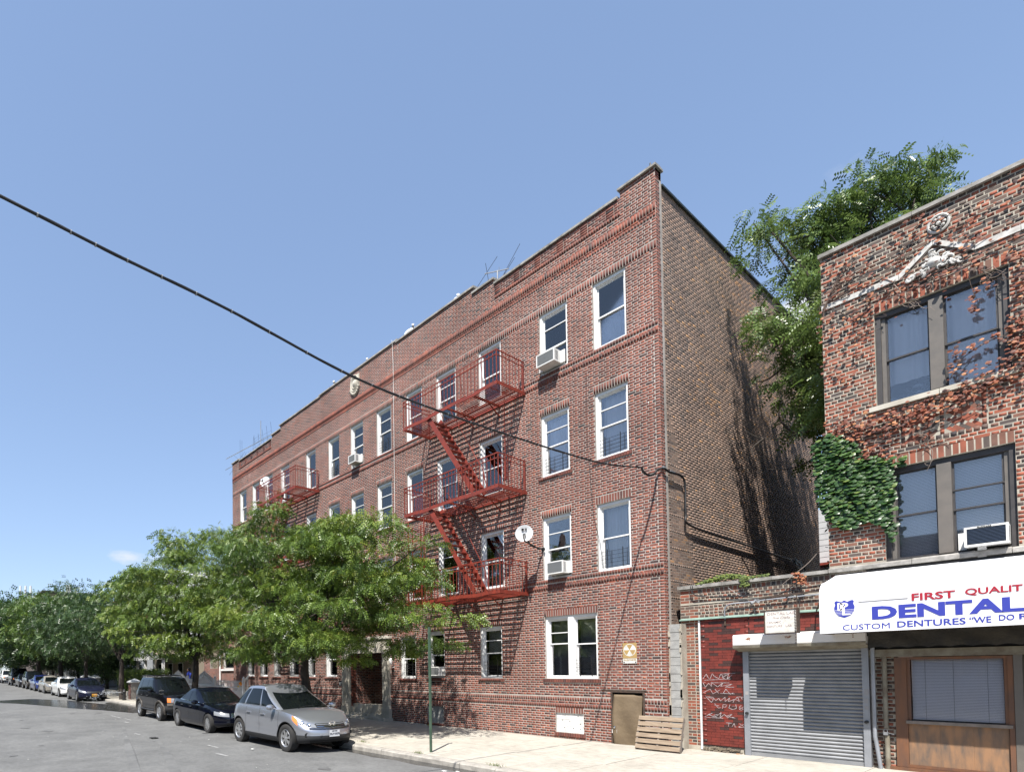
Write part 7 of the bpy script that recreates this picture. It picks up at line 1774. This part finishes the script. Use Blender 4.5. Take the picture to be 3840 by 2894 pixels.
for i_,(px,py) in enumerate(((250,2192),(262,2190))):
    xx,z0=at(px,2215,31); _,z1=at(px,py,31); o=wthing('cell_antenna','paired white antenna showing over the trees right of the distant roof, %s one'%('left','right')[i_],'antenna',(xx,31,z0-6),'white panel antennas on the distant roof'); bx('panel','white',o,xx-.35,xx+.35,30.8,31.2,z0-.5,z1); m=MB(); m.tube([(xx,31.3,z0-8),(xx,31.3,z1)],.2,6); build(m,'mast','steel',o)
bx_=wthing('far_roof_block','distant building under the paired antennas, hidden by trees','building',(-115,30,0)); bx('wall','brick_side',bx_,-128,-104,30,44,0,14)
# hedge, fence, piers
hd=wthing('hedge','clipped bright green hedge along the front garden behind the dark SUV','hedge',(-41,12.4,.1))
bx('core','leaf_dark',hd,-45.6,-36.9,11.9,12.9,.3,1.75)
n=5200; P=np.stack([rng.uniform(-45.8,-36.7,n),rng.choice([11.75,12.5,12.2],n)+rng.uniform(-.1,.4,n),rng.uniform(.35,2.05,n)],1); top=rng.random(n)<.5; P[top,2]=rng.uniform(1.72,2.05,top.sum())+.08*np.sin(P[top,0]*3); P[~top,1]=11.75+rng.uniform(-.08,.1,(~top).sum())
V,F,T=scatter(P,rng.uniform(0,6.28,n),rng.uniform(-.6,1.0,n),rng.normal(0,.8,n),np.full(n,.9),np.clip(rng.normal(.55,.2,n),0,1),frond_template(2,.13,.05,.07)); link('foliage',npmesh('foliage',V,F,'leaf',T),hd)
FY=11.0
fn=wthing('iron_fence','white painted iron fence with spear tops in front of the driveway','fence',(-25.5,FY,.1))
def zf(x): return road_z(x)
x=-36.0; k=0
m=MB(); m.bar((-36,FY,zf(-36)+.35),(-22.3,FY,.42),.04,.04); m.bar((-36,FY,zf(-36)+1.15),(-22.3,FY,1.22),.04,.04); m.bar((-36,FY,zf(-36)+.98),(-22.3,FY,1.05),.03,.03); build(m,'rail','white',fn,fix=False)
pk=MB(); pk.box(-.014,.014,-.014,.014,0,1.30); pk.lathe((0,0,1.30),(0,0,1),[(0,0),(.03,.01),(.022,.05),(.0,.13)],6); pme=pk.mesh('picket','white')
while x<-22.3:
    h=0
    if -27.9<x<-25.4: h=.42*(1-abs((x+26.65)/1.25))
    if -31.6<x<-29.0: h=.42*(1-abs((x+30.3)/1.3))
    o=link('picket',pme,fn,(x,FY,zf(x)+.05)); 
    if h: o.scale=(1,1,1+h/1.4)
    x+=.125 if not (-27.9<x<-25.4 or -31.6<x<-29.0) else .075
for x in (-22.3,-25.35,-28.0,-28.9,-31.7): m=MB(); m.box(x-.05,x+.05,FY-.05,FY+.05,0,1.5+zf(x)); m.lathe((x,FY,1.5+zf(x)),(0,0,1),[(0,0),(.06,0),(.07,.05),(.0,.15)],8); build(m,'post','white',fn)
for xc in (-26.65,-30.3): m=MB(); m.bar((xc-1.3,FY-.02,1.30),(xc,FY-.02,1.78),.03,.05); m.bar((xc,FY-.02,1.78),(xc+1.3,FY-.02,1.30),.03,.05); m.bar((xc-1.3,FY-.02,1.62-.3),(xc+1.3,FY-.02,1.32),.03,.05); build(m,'gate_arch','white',fn,fix=False)
fb2=wthing('iron_fence','short white railing sloping up beside the steps at the end of the apartment building','fence',(-22,11.4,.1))
m=MB(); m.bar((-23.6,11.2,.9),(-22.2,11.2,1.75),.06,.06); m.bar((-23.6,11.2,.45),(-22.2,11.2,1.2),.04,.04); build(m,'rail','white',fb2,fix=False)
for k in range(9): x=-23.5+k*.15; m=MB(); m.bar((x,11.2,.1),(x,11.2,.95+k*.091),.028,.028); build(m,'picket','white',fb2,fix=False)
ob=wthing('plastic_bag','orange and yellow plastic toy bag hung on the white railing','bag',(-22.5,11.0,1.3))
for (dx,dz,rr,mm) in ((0,.05,.16,'orange_plastic'),(-.25,-.08,.10,'yellow_plastic'),(.18,-.12,.09,'litter_white'),(.05,.22,.07,'orange_plastic')):
    m=MB(); m.lathe((-22.55+dx,11.05,1.35+dz),(rnd.uniform(-.6,.6),.3,1),[(0,-rr*.7),(rr*.8,-rr*.4),(rr,0),(rr*.6,rr*.5),(0,rr*.6)],9); build(m,'bag_lobe',mm,ob,smooth=True)
def brick_pier(x,y,h,lab_):
    t=wthing('gate_pier',lab_,'gate pier',(x,y,zf(x)),'brick gate piers with white caps'); q=[];z=zf(x)-.1;i=0
    bx('core','mortar_white',t,x-.30,x+.30,y-.30,y+.30,zf(x)-.2,h)
    while z<h-.05: course(q,x-.30,x+.30,z+K/2,K-.012,[],FL,(i%2)*.15+x,tone_main); z+=K;i+=1
    lay(t,q,'brick',y-.30,nind=10)
    m=MB(); m.add([(x-.38,y-.38,h),(x+.38,y-.38,h),(x+.38,y+.38,h),(x-.38,y+.38,h),(x-.38,y-.38,h+.06),(x+.38,y-.38,h+.06),(x+.38,y+.38,h+.06),(x-.38,y+.38,h+.06),(x,y,h+.28)],[(0,3,2,1),(0,1,5,4),(1,2,6,5),(2,3,7,6),(3,0,4,7),(4,5,8),(5,6,8),(6,7,8),(7,4,8)]); build(m,'cap','white',t)
brick_pier(-37.2,10.6,1.28,'brick gate pier with white pyramid cap left of the dark SUV'); brick_pier(-48.2,10.6,1.5,'brick gate pier with white cap behind the blue sedan, nearer one'); brick_pier(-51.5,10.6,1.55,'brick gate pier with white cap behind the blue sedan, farther one')
bx('low_wall','limestone',hd,-47.5,-37.6,10.9,11.1,.1,.62)
bn=wthing('mail_box','tall dark box with a white label between hedge and gate pier','box',(-36.6,11.3,.2)); bx('box','ink2',bn,-37.0,-36.3,11.1,11.6,.2,1.75); bx('label_plate','white',bn,-36.85,-36.6,11.07,11.095,1.45,1.75)
hy=wthing('fire_hydrant','small dark hydrant spraying water beside the blue sedan','hydrant',(-36.4,9.75,zf(-36.4))); m=MB(); b_=Vector((-36.4,9.75,zf(-36.4))); m.lathe(b_,(0,0,1),[(.13,0),(.13,.05),(.09,.06),(.09,.45),(.12,.47),(.12,.52),(.09,.55),(.06,.66),(0,.70)],14); m.lathe(b_+Vector((-.0,-.05,.38)),(0,-1,0),[(.06,0),(.06,.14),(0,.14)],10); build(m,'body','black_iron',hy,smooth=True)
m=MB()
for k in range(150):
    t=rnd.random()**.8; x=-36.4-rnd.gauss(1.2,1.1)*t; y=9.6-1.8*t+rnd.gauss(0,.12); z=zf(-36)+.45+.45*t-1.0*t*t+rnd.gauss(0,.10)*t; r_=rnd.uniform(.008,.022); m.lathe((x,y,max(.06,z)),(0,0,1),[(0,-r_),(r_,0),(0,r_)],4)
build(m,'water_spray','water',hy,kind='stuff')
# person in a blue shirt seated high behind the hedge (only head and shoulders show)
pr_=thing('person','person in a blue shirt standing behind the clipped hedge','person',(-35.0,13.4,.45))
verts=[(0,0,.92),(0,0,1.15),(0,0,1.38),(0,0,1.48),(0,.0,1.62),(-.19,0,1.37),(-.25,-.02,1.1),(-.22,-.12,.88),(.19,0,1.37),(.25,-.02,1.1),(.22,-.12,.88),(-.10,0,.86),(-.11,-.03,.48),(-.11,0,.06),(-.12,-.12,.03),(.10,0,.86),(.11,-.03,.48),(.11,0,.06),(.12,-.12,.03)]
edges=[(0,1),(1,2),(2,3),(3,4),(2,5),(5,6),(6,7),(2,8),(8,9),(9,10),(0,11),(11,12),(12,13),(13,14),(0,15),(15,16),(16,17),(17,18)]
rad=[.15,.15,.16,.055,.10,.075,.05,.035,.075,.05,.035,.09,.065,.045,.035,.09,.065,.045,.035]
me=bpy.data.meshes.new('body'); me.from_pydata(verts,edges,[]); bo=link('body',me,pr_); sk=bo.modifiers.new('s','SKIN'); 
for v,r_ in zip(me.skin_vertices[0].data if me.skin_vertices else [],rad): v.radius=(r_,r_)
if not me.skin_vertices:
    b=bmesh.new(); b.from_mesh(me); lay_=b.verts.layers.skin.verify()
    for v,r_ in zip(b.verts,rad): v[lay_].radius=(r_,r_*.8); v[lay_].use_root=(v.index==0)
    b.to_mesh(me); b.free()
bo.modifiers.new('sub','SUBSURF').levels=2; me.materials.append(M['blue_cloth'])
m=MB(); m.lathe((0,.01,1.62),(0,0,1),[(0,.13),(.07,.115),(.105,.06),(.11,0),(.09,-.06),(.06,-.10)],14); build(m,'hair','hair',pr_,smooth=True)
m=MB(); m.lathe((0,-.025,1.60),(0,0,1),[(0,.11),(.06,.09),(.085,.03),(.083,-.03),(.06,-.09),(.03,-.115),(0,-.12)],14); m.lathe((0,-.11,1.59),(0,-1,0),[(.018,-.01),(.012,.02),(0,.024)],8); build(m,'face','skin',pr_,smooth=True)
# graffiti on the red tiles
gr=link('graffiti',None,low)
def scrawl(rows):
    for (x0,z0,w_,h_,ss) in rows:
        m=MB(); 
        for st_ in ss:
            pts=[Vector((x0+a*w_,YB-.0285,z0+b*h_)) for a,b in st_]
            for a,b in zip(pts[:-1],pts[1:]): m.bar(a,b,.003,.009,up=(0,0,1)) if abs((b-a).normalized().z)<.98 else m.bar(a,b,.003,.009,up=(1,0,0))
        o=build(m,'scrawl','graffiti',gr,fix=False)
bpy.data.objects.remove(gr)
gr=low
Zz=[(.0,0),(.12,.9),(.2,.1),(.0,.5),(.25,.0),(.33,1),(.45,.05),(.4,.5),(.55,.1),(.62,.95),(.75,.0),(.66,.3),(.88,.9),(.82,0),(1,.8)]
scrawl([(-5.83,1.66,.60,.13,[Zz,[(.62,.9),(1.1,1.05)],[(.05,-.2),(.95,.05)]]),(-5.83,1.47,.60,.12,[[(0,.9),(.08,0),(.2,.8),(.3,.1),(.28,1),(.5,.1),(.7,.95),(.6,.2),(1,.7),(.75,.05),(1.05,.1)],[(.3,.9),(.9,.9)]]),
 (-5.83,1.32,.58,.12,[[(0,.2),(.25,.9),(.35,0),(.6,.8)],[(.42,.9),(.55,.1)],[(.7,.1),(.8,.95),(.95,.0),(1.05,.3)],[(.6,.15),(1.1,.1)]]),
 (-5.82,1.12,.62,.15,[[(.05,1),(.25,.0),(.32,.5),(.1,.9),(.0,.95),(.3,.8),(.4,.3),(.5,.7),(.55,.25),(.7,.9),(.7,.2),(.85,.8),(.8,.2),(1,.6),(.95,.1)],[(1.1,1),(1.02,.6),(1.15,.3),(1.1,.95),(1.22,1),(1.25,.5),(1.2,1.0),(1.35,.9),(1.3,.1)]]),
 (-5.60,.97,.62,.13,[[(0,1),(.12,.2),(.2,.3)],[(.0,.7),(.15,.6)],[(.25,.1),(.28,.9),(.4,.8),(.35,.4),(.27,.45)],[(.5,.9),(.46,.3),(.58,.05),(.7,.3),(.68,.95)],[(.57,.7),(.57,.6)],[(.62,.7),(.62,.6)],[(.85,.8),(.78,.5),(.92,.2),(.85,.0),(.78,.2),(.9,.5),(.95,.8)],[(1.1,.1),(1.05,.9),(.98,.6),(1.1,.5)]]),
 (-5.81,.77,.62,.13,[[(0,.1),(.3,.9),(.1,.5),(.4,.1),(.3,.5),(.45,.6),(.35,.1),(.55,1),(.5,.0),(.65,.7),(.75,.1),(.9,.8),(.7,.4),(1.0,.1),(.9,.3)],[(0,0),(.6,.0)]]),
 (-5.38,.58,.40,.10,[[(0,.9),(.3,.9)],[(.15,.9),(.12,.1)],[(.3,.1),(.4,.9),(.45,.1),(.5,.1)],[(.65,.9),(.95,.1)],[(.9,.9),(.6,.1),(1.1,.05)]])])

for k,x_ in enumerate((-24,-34,-45,-58,-74)):
    tree('opposite_tree',['nearest','second','third','fourth','farthest'][k]+' tree across the street from the parked cars, seen only in reflections',(x_,-10,.1),(x_,-10,2.6),[((x_,-10,5.5),(4.5,2.6,2.6))],60,34,mat_='leaf_dark',tmpl=FT2,size=2.2,spray=(1.2,.35),limbs=6,group='trees across the street')
